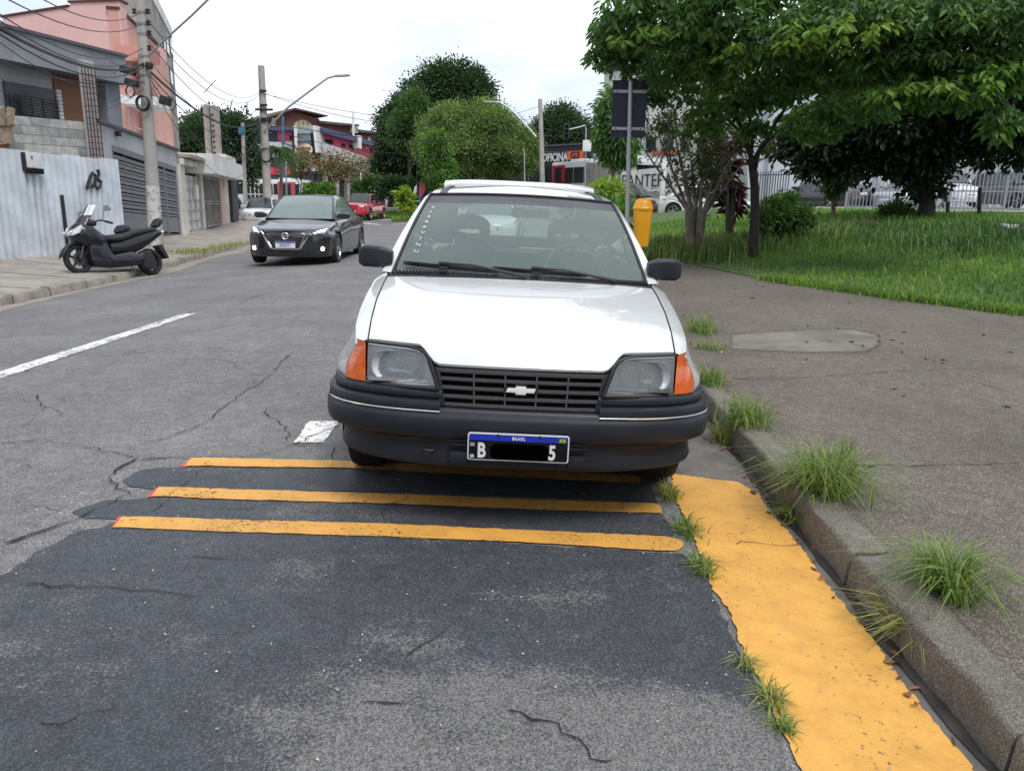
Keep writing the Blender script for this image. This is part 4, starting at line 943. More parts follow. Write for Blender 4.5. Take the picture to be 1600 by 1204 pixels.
        h = f(uh, .034); b = MB(); b.box(h, (.055, .022, .03), M=Matrix.Rotation(.4, 3, 'X')); b.box(h+Vector((0, -.02, -.02)), (.05, .03, .02)); b.build('wiper_joint', M_plast2, wp, bev=.006)
        A = Vector(arm0); b = MB(); b.tube([h+Vector((0, -.004, .006)), h.lerp(A, .35)+Vector((0, -.02, .020)), h.lerp(A, .75)+Vector((0, -.012, .012)), A+Vector((0, 0, .005)), A+Vector((0, 0, -.02))], [.006, .0065, .0075, .011, .012], 8); b.build('wiper_arm', M_plast2, wp, smooth=True)
    # etched letters on the glass edge
    for i, c in enumerate('UNIVERSIT'):
        v = .20+i*.068; p = Vector(s.ws(-.87-.02*i/8, v)); n_ = Vector((0, -.42, .9)); T_ = Matrix.Translation(p+Vector((0, -.004, .006))) @ Matrix.Rotation(.16, 4, 'Z') @ Matrix.Rotation(R(30), 4, 'X') @ Matrix.Rotation(R(-22), 4, 'Z')
        text(c, .036, mat('etched_letter', (.6, .66, .66), .6), root, T_, .0005, 'etched_letter', sx=1.1)
    # mirrors, wheels, arches
    mirror_pair(root, 1.37, 1.003, .70, .885, .115, .13, M_plast)
    for y in (.84, 3.36):
        for sg in (1, -1):
            wheel(root, sg*.715, y, .285, .175, M_dsteel, 8)
            b = MB(); rows = []
            for x in (.55, .80):
                rows.append([(sg*x, y+.325*cos(a), .285+.325*sin(a)) for a in np.linspace(-.2, pi+.2, 16)])
            b.grid(rows); b.add(rows[0], [tuple(range(16))]); b.build('wheel_arch_liner', M_dark, root)
    b = MB(); b.box((0, 2.1, .26), (1.30, 3.4, .10)); b.box((0, .55, .30), (1.0, .5, .02)); b.build('underbody', M_dark, root)
    # roof details: rail gutters, spoiler, aerial
    b = MB(); rows = []
    for t in np.linspace(0, 1, 8):
        y = 3.30+.42*t; zc = 1.447+.035*sin(pi*min(1, t*1.15)); rows.append([(u*(.585+.01*t), y+.05*(1-u*u), zc+.012-.022*abs(u)**4) for u in us]) 
    rows.append([(x, y+.002, z-.03) for x, y, z in rows[-1]]); b.grid(rows); b.grid([[(x, y, z-.03) for x, y, z in rows[0]], rows[0]])
    for k in (0, -1): b.grid([[r[k] for r in rows], [(r[k][0], r[k][1], 1.34) for r in rows]])
    b.build('roof_spoiler', M_white, root, smooth=True, fix=True)
    b = MB(); b.tube([(.02, 3.25, 1.38), (.022, 3.30, 1.44)], .003, 6); b.build('aerial', M_plast2, root)
    for sg in (1, -1):
        def rp(u, t): A_ = Vector(s.ws(u, 1)); B_ = Vector(s.rw(u, 1)); q = A_.lerp(B_, t); q.z += s.rooft*4*t*(1-t)*(1-.25*u*u); return q
        b = MB(); b.grid([[rp(sg*.835, t)+Vector((0, -.004, .006)), rp(sg*.87, t)+Vector((0, -.004, .012)), rp(sg*.91, t)+Vector((0, -.004, .006))] for t in np.linspace(0, 1, 9)]); b.build('roof_rail_trim', M_plast, root, smooth=True)
    # interior
    b = MB(); b.grid([[(u*.66, yy, zz) for u in us] for yy, zz in ((1.16, .915), (1.38, .925), (1.55, .90), (1.62, .84), (1.64, .5))]); b.box((0, 2.5, .34), (1.3, 2.4, .06)); b.build('dashboard', M_intr, root, smooth=True)
    for sx in (-.335, .335):
        st = bpy.data.objects.new('front_seat', None); COL.objects.link(st); st.parent = root
        b = MB(); rows = []
        for z, hw_, t in ((.48, .24, .09), (.7, .245, .08), (.88, .235, .075), (.98, .20, .07), (1.02, .15, .065)): rows.append([(sx+c*hw_*2/.5*.5, 2.35+(z-.48)*.25+e, z) for c, e in rrect(1., t*2, t*.8)])
        b.grid(rows, closeu=True); b.add(rows[-1], [tuple(range(len(rows[-1])))]); b.box((sx, 2.05, .50), (.48, .5, .14)); b.build('backrest', M_seat, st, smooth=True, fix=True)
        b = MB(); cxy = Vector((sx, 2.49, 1.10)); n_ = 22; outr = []; inn = []
        for i in range(n_):
            a = 2*pi*i/n_; outr.append((cos(a)*.135*(1+.10*abs(sin(a))), sin(a)*.085+.028*(sin(a) > 0))); inn.append((cos(a)*.085, sin(a)*.016+.0))
        for dy in (-.03, .03): b.grid([[(sx+x, 2.49+dy, 1.12+z) for x, z in outr], [(sx+x, 2.49+dy, 1.12+z) for x, z in inn]], closeu=True)
        b.grid([[(sx+x, 2.46, 1.12+z) for x, z in outr], [(sx+x*1.02, 2.49, 1.12+z*1.02) for x, z in outr], [(sx+x, 2.52, 1.12+z) for x, z in outr]], closeu=True); b.grid([[(sx+x, 2.46, 1.12+z) for x, z in inn], [(sx+x, 2.52, 1.12+z) for x, z in inn]], closeu=True)
        b.build('headrest', M_seat, st, smooth=True, fix=True)
    b = MB(); b.box((0, 3.15, .70), (1.2, .14, .50)); b.box((0, 3.0, .55), (1.2, .45, .15)); b.build('rear_seat', M_seat, root, bev=.03); b = MB(); b.box((0, 3.5, .93), (1.2, .6, .02)); b.build('parcel_shelf', M_intr, root)
    b = MB(); n_ = 28; c = Vector((.335, 1.72, .93)); ax = Matrix.Rotation(R(62), 3, 'X')
    q = [c+ax @ Vector((.185*cos(2*pi*i/n_), .185*sin(2*pi*i/n_), 0)) for i in range(n_+1)]; b.tube(q, .013, 8, cap=False)
    for a in (R(200), R(340), R(270)): b.tube([c, c+ax @ Vector((.18*cos(a), .18*sin(a), 0))], .014, 6)
    b.lathe([(.001, .01), (.05, .0), (.06, -.03)], c=tuple(c), axis='Y', n=16); b.build('steering_wheel', M_intr, root, smooth=True)
    b = MB(); b.prism([(.06+x, 1.98, 1.265+z) for x, z in rrect(.235, .062, .02)], (0, .03, 0)); b.tube([(.06, 1.99, 1.29), (.06, 2.03, 1.32)], .008, 6); b.build('interior_mirror', M_intr, root, bev=.004, fix=True)
    b = MB(); b.box((.05, 1.925, 1.296), (.10, .003, .016)); b.build('windscreen_sticker', mat('sticker_white', (.7, .75, .74), .6), root)
    return root
CAR = white_hatch()
# ---------------------------------------------------------------- the other vehicles
def gcar(label, W, m, kind='sedan', L=4.6, Wd=1.8, H=1.45, group=None, front=None, lit=False, name='parked_car', rim=M_steel, cat='car', gm=None, turn=0):
    root = thing(name, label, cat, M=W, group=group); w2 = Wd/2; sx = w2/.9; ya1, ya2 = .19*L, .80*L; gm = gm or M_gdark
    bz = .62*H  # belt
    if kind == 'sedan': gh = ((.27*L, bz+.03, .70*sx), (.45*L, H-.035, .55*sx), (.72*L, H-.045, .53*sx), (.88*L, bz+.08, .66*sx)); deck = [(.86*L, bz+.07), (.93*L, bz+.06)]
    elif kind == 'hatch': gh = ((.26*L, bz+.03, .70*sx), (.42*L, H-.04, .56*sx), (.86*L, H-.06, .55*sx), (.95*L, bz+.06, .66*sx)); deck = None
    elif kind == 'pickup': gh = ((.27*L, bz+.05, .72*sx), (.38*L, H-.04, .58*sx), (.60*L, H-.05, .58*sx), (.64*L, bz+.06, .68*sx)); deck = [(.66*L, bz+.01), (.95*L, bz+.01)]
    else: gh = ((.24*L, bz+.04, .72*sx), (.37*L, H-.05, .60*sx), (.90*L, H-.05, .59*sx), (.965*L, bz+.1, .68*sx)); deck = None
    zh = bz*.86 if kind != 'pickup' else bz*.98; wr = .33 if kind != 'pickup' else .39
    s = Shell(y0=.075*L, y1=.955*L, wr=wr, archs=(ya1, ya2), archR=wr+.055, lip=.014, zb=.21 if kind != 'pickup' else .42, deck=deck,
        hoodc=[(.03, zh-.10), (.10, zh-.03), (.30, zh+.02), (.12*L, zh+.07), (.20*L, bz+.01), (.262*L, bz+.04)],
        hw=[(.05*L, .66*sx), (.12*L, .70*sx), (.25*L, .735*sx), (.5*L, .76*sx), (.8*L, .75*sx), (.955*L, .68*sx)],
        sh=[(.05*L, .74*sx), (.1*L, .79*sx), (.2*L, .825*sx), (.5*L, .85*sx), (.85*L, .84*sx), (.955*L, .78*sx)],
        xm=[(.05*L, .80*sx), (.1*L, .85*sx), (.19*L, .888*sx), (.5*L, .888*sx), (.82*L, .888*sx), (.955*L, .83*sx)],
        ze=[(.05*L, zh-.07), (.12*L, zh+.01), (.25*L, bz-.01), (.5*L, bz+.015), (.955*L, bz+.045)],
        gh=gh, wsbow=.14, rooft=.03 if kind != 'pickup' else .02, ow=.05, pw=(.05, .035, .15), posts=(.50*L,) if kind != 'pickup' else (.49*L,), nose=[(.2, .06), (.35, .0), (.5, .0), (.62, .01), (zh, .04)], tail=[(.2, .99*L), (.45, L), (.7, .99*L), (1.1, .975*L)],
        sglass=gm, rwin=.93, rwv=(.1, .95), paint=m)
    s.build(root, m); s.panes(root, gm, gm)
    for y in (ya1, ya2):
        for sg in (1, -1):
            wheel(root, sg*(w2-.105), y, wr, .205, rim, 5, turn=turn if y == ya1 else 0)
            b = MB(); rows = [[(sg*x, y+(wr+.05)*cos(a), wr+(wr+.05)*sin(a)) for a in np.linspace(-.2, pi+.2, 12)] for x in (w2-.35, w2-.06)]; b.grid(rows); b.add(rows[0], [tuple(range(12))]); b.build('wheel_arch_liner', M_dark, root)
    b = MB(); b.box((0, L/2, s.zb+.02), (Wd*.8, L*.86, .08)); b.build('underbody', M_dark, root)
    mirror_pair(root, .31*L, bz+.10, .76*sx, 1.03*sx, .13, .14, m)
    F = lambda x, z: interp(s.nose, z)+(s.y0-interp(s.nose, z))*(abs(x)/max(s.xs(s.y0, z), .1))**3
    def fp(poly, sg, m, nm, par, d=-.006, th=.012):
        "panel following the nose"
        P = [(sg*x, F(x, z)+d, z) for x, z in poly]; Q = [(x, y+th, z) for x, y, z in P]; b = MB()
        b.add(P, [tuple(range(len(P)))]); b.grid([P+[P[0]], Q+[Q[0]]]); return b.build(nm, m, par, fix=True)
    s.F = F; s.fp = fp; s.zh = zh
    plz = .46 if kind != 'pickup' else .6
    if front == 'v':     # dark saloon with a bright V grille
        fp([(-.43, .70), (0, .715), (.43, .70), (.40, .60), (.28, .42), (.22, .375), (-.22, .375), (-.28, .42), (-.40, .60)], 1, M_dark, 'grille', root, -.008)
        for i in range(5): z = .64-.045*i; x_ = .40-.06*i*.9; fp([(-x_, z), (x_, z), (x_, z-.006), (-x_, z-.006)], 1, M_greyp, 'grille_bar', root, -.016)
        for sg in (1, -1):
            fp([(.40, .715), (.50, .71), (.475, .645), (.30, .385), (.0, .352), (.0, .33), (.335, .345), (.355, .36)][::1] if False else [(.41, .715), (.52, .712), (.47, .64), (.315, .37), (.235, .345), (.235, .365), (.275, .385)], sg, M_chrome, 'grille_trim', root, -.022, .02)
            fp([(0, .346), (.24, .345), (.24, .362), (0, .362)], sg, M_chrome, 'grille_trim', root, -.022, .02)
            hl = fp([(.50, .70), (.60, .73), (.80, .785), (.815, .775), (.79, .70), (.72, .655), (.56, .645)], sg, M_greyp, 'headlight', root, -.010)
            fp([(.60, .718), (.80, .775), (.805, .755), (.72, .70), (.60, .685)], sg, M_drl if lit else M_lampw, 'light_strip', hl, -.016)
            fp([(.53, .69), (.60, .70), (.60, .66), (.56, .655)], sg, M_refl, 'projector', hl, -.018)
            fp([(.42, .30), (.56, .33), (.76, .33), (.82, .36), (.80, .29), (.60, .255)], sg, mat('bumper_blade', (.06, .065, .075), .3, metal=.5), 'bumper_blade', root, -.012)
            fp([(.50, .56), (.80, .60), (.81, .44), (.62, .36), (.52, .42)], sg, M_dark, 'side_intake', root, -.004)
            b = MB(); b.lathe([(.001, 0), (.038, .002), (.042, .01)], c=(sg*.70, F(.70, .36)-.025, .36), axis='Y', n=14); b.build('fog_lamp', M_fog, root)
        fp([(-.60, .30), (.60, .30), (.45, .24), (-.45, .24)], 1, M_dark, 'lower_intake', root, -.006)
        b = MB(); b.lathe([(.052, -.004), (.062, -.010), (.072, -.004)], c=(0, F(0, .62)-.02, .615), axis='Y', n=24); b.box((0, F(0, .62)-.026, .615), (.15, .006, .022)); b.build('round_emblem', M_chrome, root, smooth=True)
        plz = .445
    else:
        g2 = zh-.13
        fp([(-.38*sx, g2), (.38*sx, g2), (.36*sx, g2-.13), (-.36*sx, g2-.13)], 1, M_dark, 'grille', root)
        for i in range(3): z = g2-.025-.04*i; fp([(-.37*sx, z), (.37*sx, z), (.37*sx, z-.012), (-.37*sx, z-.012)], 1, M_chrome if front == 'chrome' else M_plast, 'grille_bar', root, -.014)
        fp([(-.60*sx, .40), (.60*sx, .40), (.55*sx, .27), (-.55*sx, .27)], 1, M_dark, 'lower_intake', root)
        for sg in (1, -1):
            hl = fp([(.43*sx, g2+.01), (.60*sx, g2+.05), (.79*sx, g2+.07), (.81*sx, g2+.02), (.77*sx, g2-.09), (.46*sx, g2-.11)], sg, M_lampw, 'headlight', root)
            fp([(.50*sx, g2-.0), (.66*sx, g2+.02), (.66*sx, g2-.07), (.50*sx, g2-.08)], sg, M_refl, 'reflector', hl, -.012)
            fp([(.60*sx, .36), (.72*sx, .37), (.72*sx, .30), (.60*sx, .30)], sg, M_greyp, 'fog_lamp', root)
    b = MB(); yp = F(.2, plz)-.03; b.box((0, yp, plz), (.40, .012, .13)); pt = b.build('number_plate', M_pwh, root)
    b = MB(); b.box((0, yp-.008, plz+.048), (.39, .004, .028)); b.build('plate_band', M_pbl, pt)
    # rear lamps and plate
    T = lambda x, z: interp(s.tail, z)+(s.y1-interp(s.tail, z))*(abs(x)/max(s.xs(s.y1, z), .1))**3
    for sg in (1, -1):
        z = bz-.05; P = [(sg*x, T(x, zz)+.012, zz) for x, zz in [(.48*sx, z+.05), (.76*sx, z+.07), (.78*sx, z-.09), (.55*sx, z-.08)]]; Q = [(x, y-.02, q) for x, y, q in P]
        b = MB(); b.add(P, [(0, 1, 2, 3)]); b.grid([P+[P[0]], Q+[Q[0]]]); b.build('tail_light', M_redl, root, fix=True)
    b = MB(); b.box((0, T(0, .6)+.01, .75 if kind != 'pickup' else .6), (.40, .012, .12)); b.build('rear_plate', M_pwh, root)
    for sg in (1, -1):
        for yy in ((.42, .60) if kind != 'pickup' else (.42, .56)):
            b = MB(); b.box((sg*(w2-.005), yy*L, bz-.06), (.02, .16, .025)); b.build('door_handle', m, root, bev=.005)
    return root, s, pt, yp, plz
M_pwh = mat('plate_white', (.7, .71, .72), .4); M_pbl = mat('plate_blue_band', (.02, .05, .4), .4); M_ink = mat('black_ink', (.012, .012, .014), .6)
def place(x, y, head, z=None, tilt=0):
    "front-centre of the vehicle at x,y; head 0 = facing the viewer"
    return Matrix.Translation((x, y, float(G(x, y)) if z is None else z)) @ Matrix.Rotation(head, 4, 'Z') @ Matrix.Rotation(tilt, 4, 'Y')
# black sedan driving towards the viewer
r_, s_, pt, yp, plz = gcar('black sedan with lit fog lamps driving towards the viewer in the left lane', place(-4.66, 15.9, R(1)), M_blackp, 'sedan', 4.64, 1.82, 1.46, front='v', lit=True, name='driving_car', rim=M_steel, gm=mat('painted_sky_glass', (.14, .18, .18), .04, spec=1.), turn=R(0))  # glass base colour raised to paint in the sky reflection
text('SSR5I71', .085, M_ink, pt, Matrix.Translation((0, yp-.008, plz-.014)) @ FRONT, .002, off=.001, sx=.85)
# white sedan parked behind the hatchback, seen through its windows
gcar('white saloon standing behind the hatchback, seen through its windscreen', place(-.80, 21.0, R(-3)), M_white, 'sedan', 4.5, 1.75, 1.48, front='chrome', gm=mat('pale_car_glass', (.10, .12, .12), .05, spec=.8))
# red pickup
gcar('bright red pickup truck waiting at the junction behind the black sedan', place(-10.6, 51.5, R(-6)), M_redp, 'pickup', 5.3, 1.86, 1.80, front='chrome', name='pickup_truck', cat='pickup')
gcar('small white car with black bumper at the far end of the left pavement', place(-13.0, 39.5, R(8)), M_white, 'hatch', 3.8, 1.65, 1.45)
gcar('grey car half hidden behind the red pickup', place(-14.8, 66, R(70)), M_greyp, 'hatch', 4.1, 1.7, 1.45)
gcar('pale teal car parked left of the white lettered wall, behind the bin', place(5.7, 38.5, R(60), z=.62), mat('pale_teal_paint', (.25, .38, .38), .3, coat=1.), 'hatch', 4.0, 1.7, 1.45)
gcar('dark red car parked below the white lettered wall', place(7.1, 36.6, R(65), z=.68), mat('maroon_paint', (.07, .012, .015), .3, coat=1.), 'wagon', 4.2, 1.75, 1.65)
gcar('white car parked behind the bare shrub tree', place(10.2, 33., R(62), z=.78), M_white, 'sedan', 4.3, 1.7, 1.42)
gcar('black sedan with red tail lamps parked behind the flowering bush', place(13.2, 38.6, R(-158), z=1.24), M_blackp, 'sedan', 4.75, 1.84, 1.45)
gcar('silver saloon parked behind the white bar fence', place(15.6, 33.5, R(-52), z=1.30), M_silver, 'sedan', 4.5, 1.75, 1.45)
gcar('white estate car behind the fence between black tree and dark car', place(20.9, 36.5, R(8), z=1.55), M_white, 'wagon', 4.4, 1.78, 1.66)
gcar('dark grey high car parked behind the fence at the right edge', place(24.2, 36, R(6), z=1.5), M_greyp, 'wagon', 4.6, 1.86, 1.72)
# ---------------------------------------------------------------- buses
def bus(label, A, B, z, h, m, redspan, name='city_bus', door=None, skirt=None, hatch=True):
    "box body between plan points A and B (side facing the viewer)"
    A, B = Vector(A), Vector(B); L_ = (B-A).length; rz = math.atan2((B-A).y, (B-A).x)
    W = Matrix.Translation((A.x, A.y, z)) @ Matrix.Rotation(rz, 4, 'Z'); root = thing(name, label, 'bus', M=W)
    b = MB(); b.box((L_/2, 1.25, h*.54), (L_, 2.5, h*.80)); b.build('body', m, root, bev=.12)
    b = MB(); b.box((L_/2, 1.25, .32), (L_*.98, 2.3, .34)); b.build('skirt', M_greyp, root)
    for x0, x1 in ((.14, .38), (.66, .9)):
        b = MB(); b.box((L_*(x0+x1)/2, 1.25, h*.96), (L_*(x1-x0)*.7, 1.5, .22)); b.build('roof_unit', m, root, bev=.05)
    n = int(L_/1.45); wz0, wz1 = h*.46, h*.80
    for i in range(n):
        x0 = .3+(L_-.6)*i/n; x1 = x0+(L_-.6)/n-.10
        if door and door[0] < (x0+x1)/2 < door[1]: continue
        b = MB(); b.box(((x0+x1)/2, -.01, (wz0+wz1)/2), (x1-x0, .04, wz1-wz0)); b.build('window', M_bwin, root)
    if door:
        for k in range(2):
            dx = (door[1]-door[0])/2; b = MB(); b.box((door[0]+dx*(k+.5), -.02, h*.46), (dx*.82, .05, h*.62)); d = b.build('door', M_bwin, root)
            b = MB(); b.box((door[0]+dx*(k+.5), -.05, h*.46), (dx*.8, .03, .07)); b.box((door[0]+dx*(k+.5), -.05, h*.46), (.06, .03, h*.6)); b.build('door_bar', m, d)
    if redspan:
        b = MB(); b.box(((redspan[0]+redspan[1])/2, -.03, h*.50), (redspan[1]-redspan[0], .08, h*.72)); p = b.build('red_panel', M_redp, root)
        b = MB(); b.box(((redspan[0]+redspan[1])/2, -.08, h*.55), ((redspan[1]-redspan[0])*.5, .04, h*.5)); b.build('panel_window', M_bwin, p)
    for fx in (.17, .5, .84) if L_ > 14 else (.2, .8):
        wheel_ = MB(); wheel_.lathe([(.001, -.05), (.26, -.05), (.30, -.02), (.48, -.02), (.48, .3)], c=(L_*fx, 0, .48), axis='Y', n=20); wheel_.build('wheel', M_rub, root)
        ah = MB(); ah.lathe([(.50, -.015), (.60, -.015), (.62, .1)], c=(L_*fx, 0, .50), axis='Y', n=20); ah.build('wheel_arch', M_dark, root)
    b = MB(); b.box((L_+.01, 1.25, h*.58), (.06, 2.2, h*.52)); b.build('windscreen', M_bwin, root, bev=.02)
    return root
bus('long white city bus with red door section passing behind the left street poles', (-30.5, 81.5), (-21.4+.0, 80), .35, 3.1, M_white, (6.5, 8.4), door=(3.1, 4.9))
bus('white and red city bus climbing past the black workshop front', (2.8, 62), (7.9, 53), 1.35, 3.3, M_white, (.2, 1.9))
bus('blue bus hidden behind the roadside shrubs at the junction', (-10.6, 74), (-5.6, 73), .45, 2.9, mat('blue_bus_paint', (.03, .06, .22), .35, coat=.6), None)
# ---------------------------------------------------------------- scooter
def scooter():
    W = Matrix.Translation((-7.86, 14.0, float(G(-7.3, 14.3))+.13)) @ Matrix.Diagonal((.93, .93, .96, 1)) @ Matrix.Rotation(R(61), 4, 'Z') @ Matrix.Rotation(R(4.6), 4, 'Y') @ Matrix.Rotation(R(-9), 4, 'X')
    root = thing('parked_scooter', 'black maxi scooter with tall clear windshield leaning on its stand by the metal fence', 'scooter', M=W)
    # local: x from front wheel (0) to rear (1.56), y away, z up
    m = mat('scooter_black', (.010, .011, .016), .3, coat=.35, spec=.35); mg = mat('scooter_dark_grey', (.03, .032, .038), .35, coat=.3)
    def wh(x, r, w_, nm):
        t = bpy.data.objects.new('wheel', None); COL.objects.link(t); t.parent = root; t.location = (x, 0, r)
        p = [(r*.70, -w_*.4), (r*.85, -w_*.5), (r*.95, -w_*.36), (r, 0), (r*.95, w_*.36), (r*.85, w_*.5), (r*.70, w_*.4)]
        b = MB(); b.lathe(p, axis='Y', n=32, closed=True); b.build('tyre', M_rub, t, smooth=True, fix=True)
        b = MB(); b.lathe([(r*.72, -.03), (r*.64, -.03), (r*.64, .03), (r*.72, .03)], axis='Y', n=32, closed=True)
        for i in range(5): a = 2*pi*i/5+.3; b.tube([(0, 0, 0), (r*.68*cos(a), 0, r*.68*sin(a))], [.03, .016], 6)
        b.cyl((0, -.05, 0), (0, .05, 0), .035, 12); b.build('rim', M_plast, t, smooth=True)
        b = MB(); b.lathe([(.07, -.05), (.125, -.052), (.125, -.046), (.07, -.046)], axis='Y', n=24, closed=True); b.build('brake_disc', M_dsteel, t)
    wh(0, .285, .12, 'f'); wh(1.56, .275, .15, 'r')
    def loft(sec, nm, mt, par=root, n=12, cap=True):
        "sec: (x, z, half width y, half height z, tilt)"
        b = MB(); rows = []
        for (x, z, hy, hz, tl) in sec:
            rows.append([(x+hz*sin(2*pi*j/n)*math.sin(tl), hy*math.copysign(abs(cos(2*pi*j/n))**.75, cos(2*pi*j/n)), z+hz*math.copysign(abs(sin(2*pi*j/n))**.8, sin(2*pi*j/n))*math.cos(tl)) for j in range(n)])
        b.grid(rows, closeu=True); b.add(rows[0], [tuple(range(n))]); b.add(rows[-1], [tuple(range(n))]); return b.build(nm, mt, par, smooth=True, fix=True, auto=R(50))
    # front mudguard
    b = MB(); rows = []
    for a in np.linspace(R(35), R(175), 12):
        k = 1-.25*abs(math.cos(a)); rows.append([(-.33*cos(a)*1.0*(-1), 0, 0)]*0+[( .325*cos(a), y, .285+.325*sin(a)-.35*abs(y)*k) for y in (-.09, -.06, 0, .06, .09)])
    b.grid(rows); b.build('front_mudguard', m, root, smooth=True, solid=.006)
    b = MB()
    for sy in (-.09, .09): b.tube([(0, sy, .285), (.12, sy, .62)], .022, 8)
    b.build('front_fork', M_dsteel, root, smooth=True)
    # front cowl / leg shield
    loft([(-.07, .70, .10, .13, -.1), (.02, .72, .20, .20, -.2), (.12, .72, .26, .26, -.25), (.28, .69, .27, .28, -.3), (.42, .65, .24, .24, -.3), (.54, .64, .18, .17, -.3)], 'front_cowl', m)
    P = [(.16, .55), (.42, .60), (.58, .36), (.72, .22), (1.2, .22), (1.2, .32), (.92, .40), (.66, .47), (.60, .60), (.50, .74), (.3, .80), (.2, .30)]
    b = MB(); b.prism([(x, -.23, z) for x, z in [(.12, .52), (.14, .24), (.24, .16), (.75, .15), (1.28, .20), (1.30, .36), (1.02, .46), (.62, .36), (.50, .58), (.40, .64)]], (0, .46, 0)); b.build('footboard_fairing', m, root, bev=.035, smooth=True, fix=True)
    b = MB(); b.prism([(x, -.245, z) for x, z in [(.48, .34), (1.0, .44), (1.24, .40), (1.22, .28), (.60, .24)]], (0, .49, 0)); b.build('side_panel', mat('scooter_panel_grey', (.035, .037, .045), .35, coat=.5), root, bev=.02, smooth=True, fix=True)
    loft([(.62, .50, .17, .12, 0), (.85, .52, .20, .16, 0), (1.15, .60, .21, .19, 0), (1.5, .74, .20, .15, .1), (1.78, .86, .14, .09, .1), (1.90, .90, .07, .05, .1)], 'rear_fairing', m)
    # seat with two levels, back pads
    seat = loft([(.56, .70, .12, .05, 0), (.66, .70, .17, .075, 0), (.85, .715, .20, .085, 0), (1.02, .77, .19, .10, 0), (1.2, .84, .18, .085, 0), (1.5, .90, .17, .075, 0), (1.72, .93, .13, .05, 0)], 'seat', mat('scooter_seat', (.022, .023, .026), .55, bump=.2, bscale=120))
    b = MB(); rows = []
    for x, k in ((.90, .7), (.94, 1), (1.03, 1), (1.10, .75)): rows.append([(x+z*.35, c*k, .90+z*k) for c, z in rrect(.32, .17, .08)])
    b.grid(rows, closeu=True); b.add(rows[0], [tuple(range(20))]); b.add(rows[-1], [tuple(range(20))]); b.build('rider_backrest', M_seat2, seat, smooth=True, fix=True)
    b = MB(); rows = []
    for x, k in ((1.76, .7), (1.79, 1), (1.86, 1), (1.90, .75)): rows.append([(x+z*.5, c*k, 1.08+z*k) for c, z in rrect(.26, .20, .085)])
    b.grid(rows, closeu=True); b.add(rows[0], [tuple(range(20))]); b.add(rows[-1], [tuple(range(20))]); b.tube([(1.72, 0, .9), (1.84, 0, 1.04)], .02); b.build('passenger_backrest', M_seat2, root, smooth=True, fix=True)
    # handlebar, mirrors, screen
    b = MB(); b.tube([(.50, -.33, .98), (.42, -.20, 1.02), (.34, 0, .98), (.42, .20, 1.02), (.50, .33, .98)], .016, 8); b.tube([(.56, -.38, .95), (.48, -.28, .99)], .024, 8); b.tube([(.56, .38, .95), (.48, .28, .99)], .024, 8); b.build('handlebar', M_plast2, root, smooth=True)
    loft([(.10, .93, .14, .06, -.4), (.20, .98, .19, .09, -.4), (.36, .98, .17, .07, -.4)], 'instrument_cowl', mg)
    for sy in (-1, 1):
        mr = MB(); mr.tube([(.44, sy*.25, 1.0), (.42, sy*.33, 1.16), (.44, sy*.40, 1.20)], .008, 6); mr.prism([(.43+.0, sy*.42+c, 1.22+z) for c, z in rrect(.17, .10, .03)], (.04, 0, 0)); mr.build('mirror', M_steel, root, fix=True)
    b = MB(); rows = []
    for t in np.linspace(0, 1, 9):
        wd = .20-.07*t**2; rows.append([(.02+.30*t+.10*u*u, u*wd, (.90+.42*t)) for u in np.linspace(-1, 1, 9)])
    b.grid(rows); b.build('windshield', glassmat('scooter_screen', (.86, .90, .92), haze=.12, hazecol=(.75, .8, .82)), root, smooth=True)
    b = MB(); rows = [[(.0+.16*t+.10*u*u, u*.205, .86+.24*t) for u in np.linspace(-1, 1, 9)] for t in np.linspace(0, 1, 5)]; b.grid(rows); b.build('tinted_screen_base', mg, root, smooth=True, solid=.008)
    for sy in (-1, 1):
        P = [(-.175+.11*(abs(y)/.2)**1.5*1.2, sy*y*.95, z) for y, z in [(.03, .78), (.12, .82), (.24, .90), (.235, .84), (.20, .755), (.10, .71), (.04, .72)]]
        b = MB(); b.prism(P, (.03, 0, 0)); hl = b.build('headlight', M_lampw, root, fix=True)
        b = MB(); b.lathe([(.001, -.07), (.025, -.068), (.03, -.04)], c=(-.10, sy*.11, .77), axis='X', n=14); b.build('reflector', M_refl, hl, smooth=True)
        b = MB(); b.box((1.88, sy*.07, .905), (.07, .07, .05)); b.build('tail_light', M_lampw, root, bev=.01)
    # engine, exhaust, stand, plate guard
    b = MB(); b.lathe([(.001, -.17), (.16, -.165), (.20, -.12), (.20, .0)], c=(1.42, 0, .30), axis='Y', n=24); b.box((1.25, -.08, .29), (.5, .14, .17)); b.build('transmission_cover', M_plast2, root, smooth=True)
    b = MB(); b.tube([(1.0, .16, .22), (1.3, .19, .26), (1.85, .21, .40)], [.03, .06, .065], 12); b.build('exhaust', M_dsteel, root, smooth=True)
    b = MB(); b.tube([(.98, -.16, .22), (1.04, -.26, .0)], .014, 6); b.build('side_stand', M_plast2, root)
    b = MB(); b.prism([(x, -.09, z) for x, z in [(1.72, .62), (1.84, .64), (1.98, .36), (1.92, .35)]], (0, .18, 0)); b.build('rear_mudguard', M_plast2, root, fix=True)
    return root
M_seat2 = mat('scooter_pad', (.018, .019, .022), .5)
scooter()
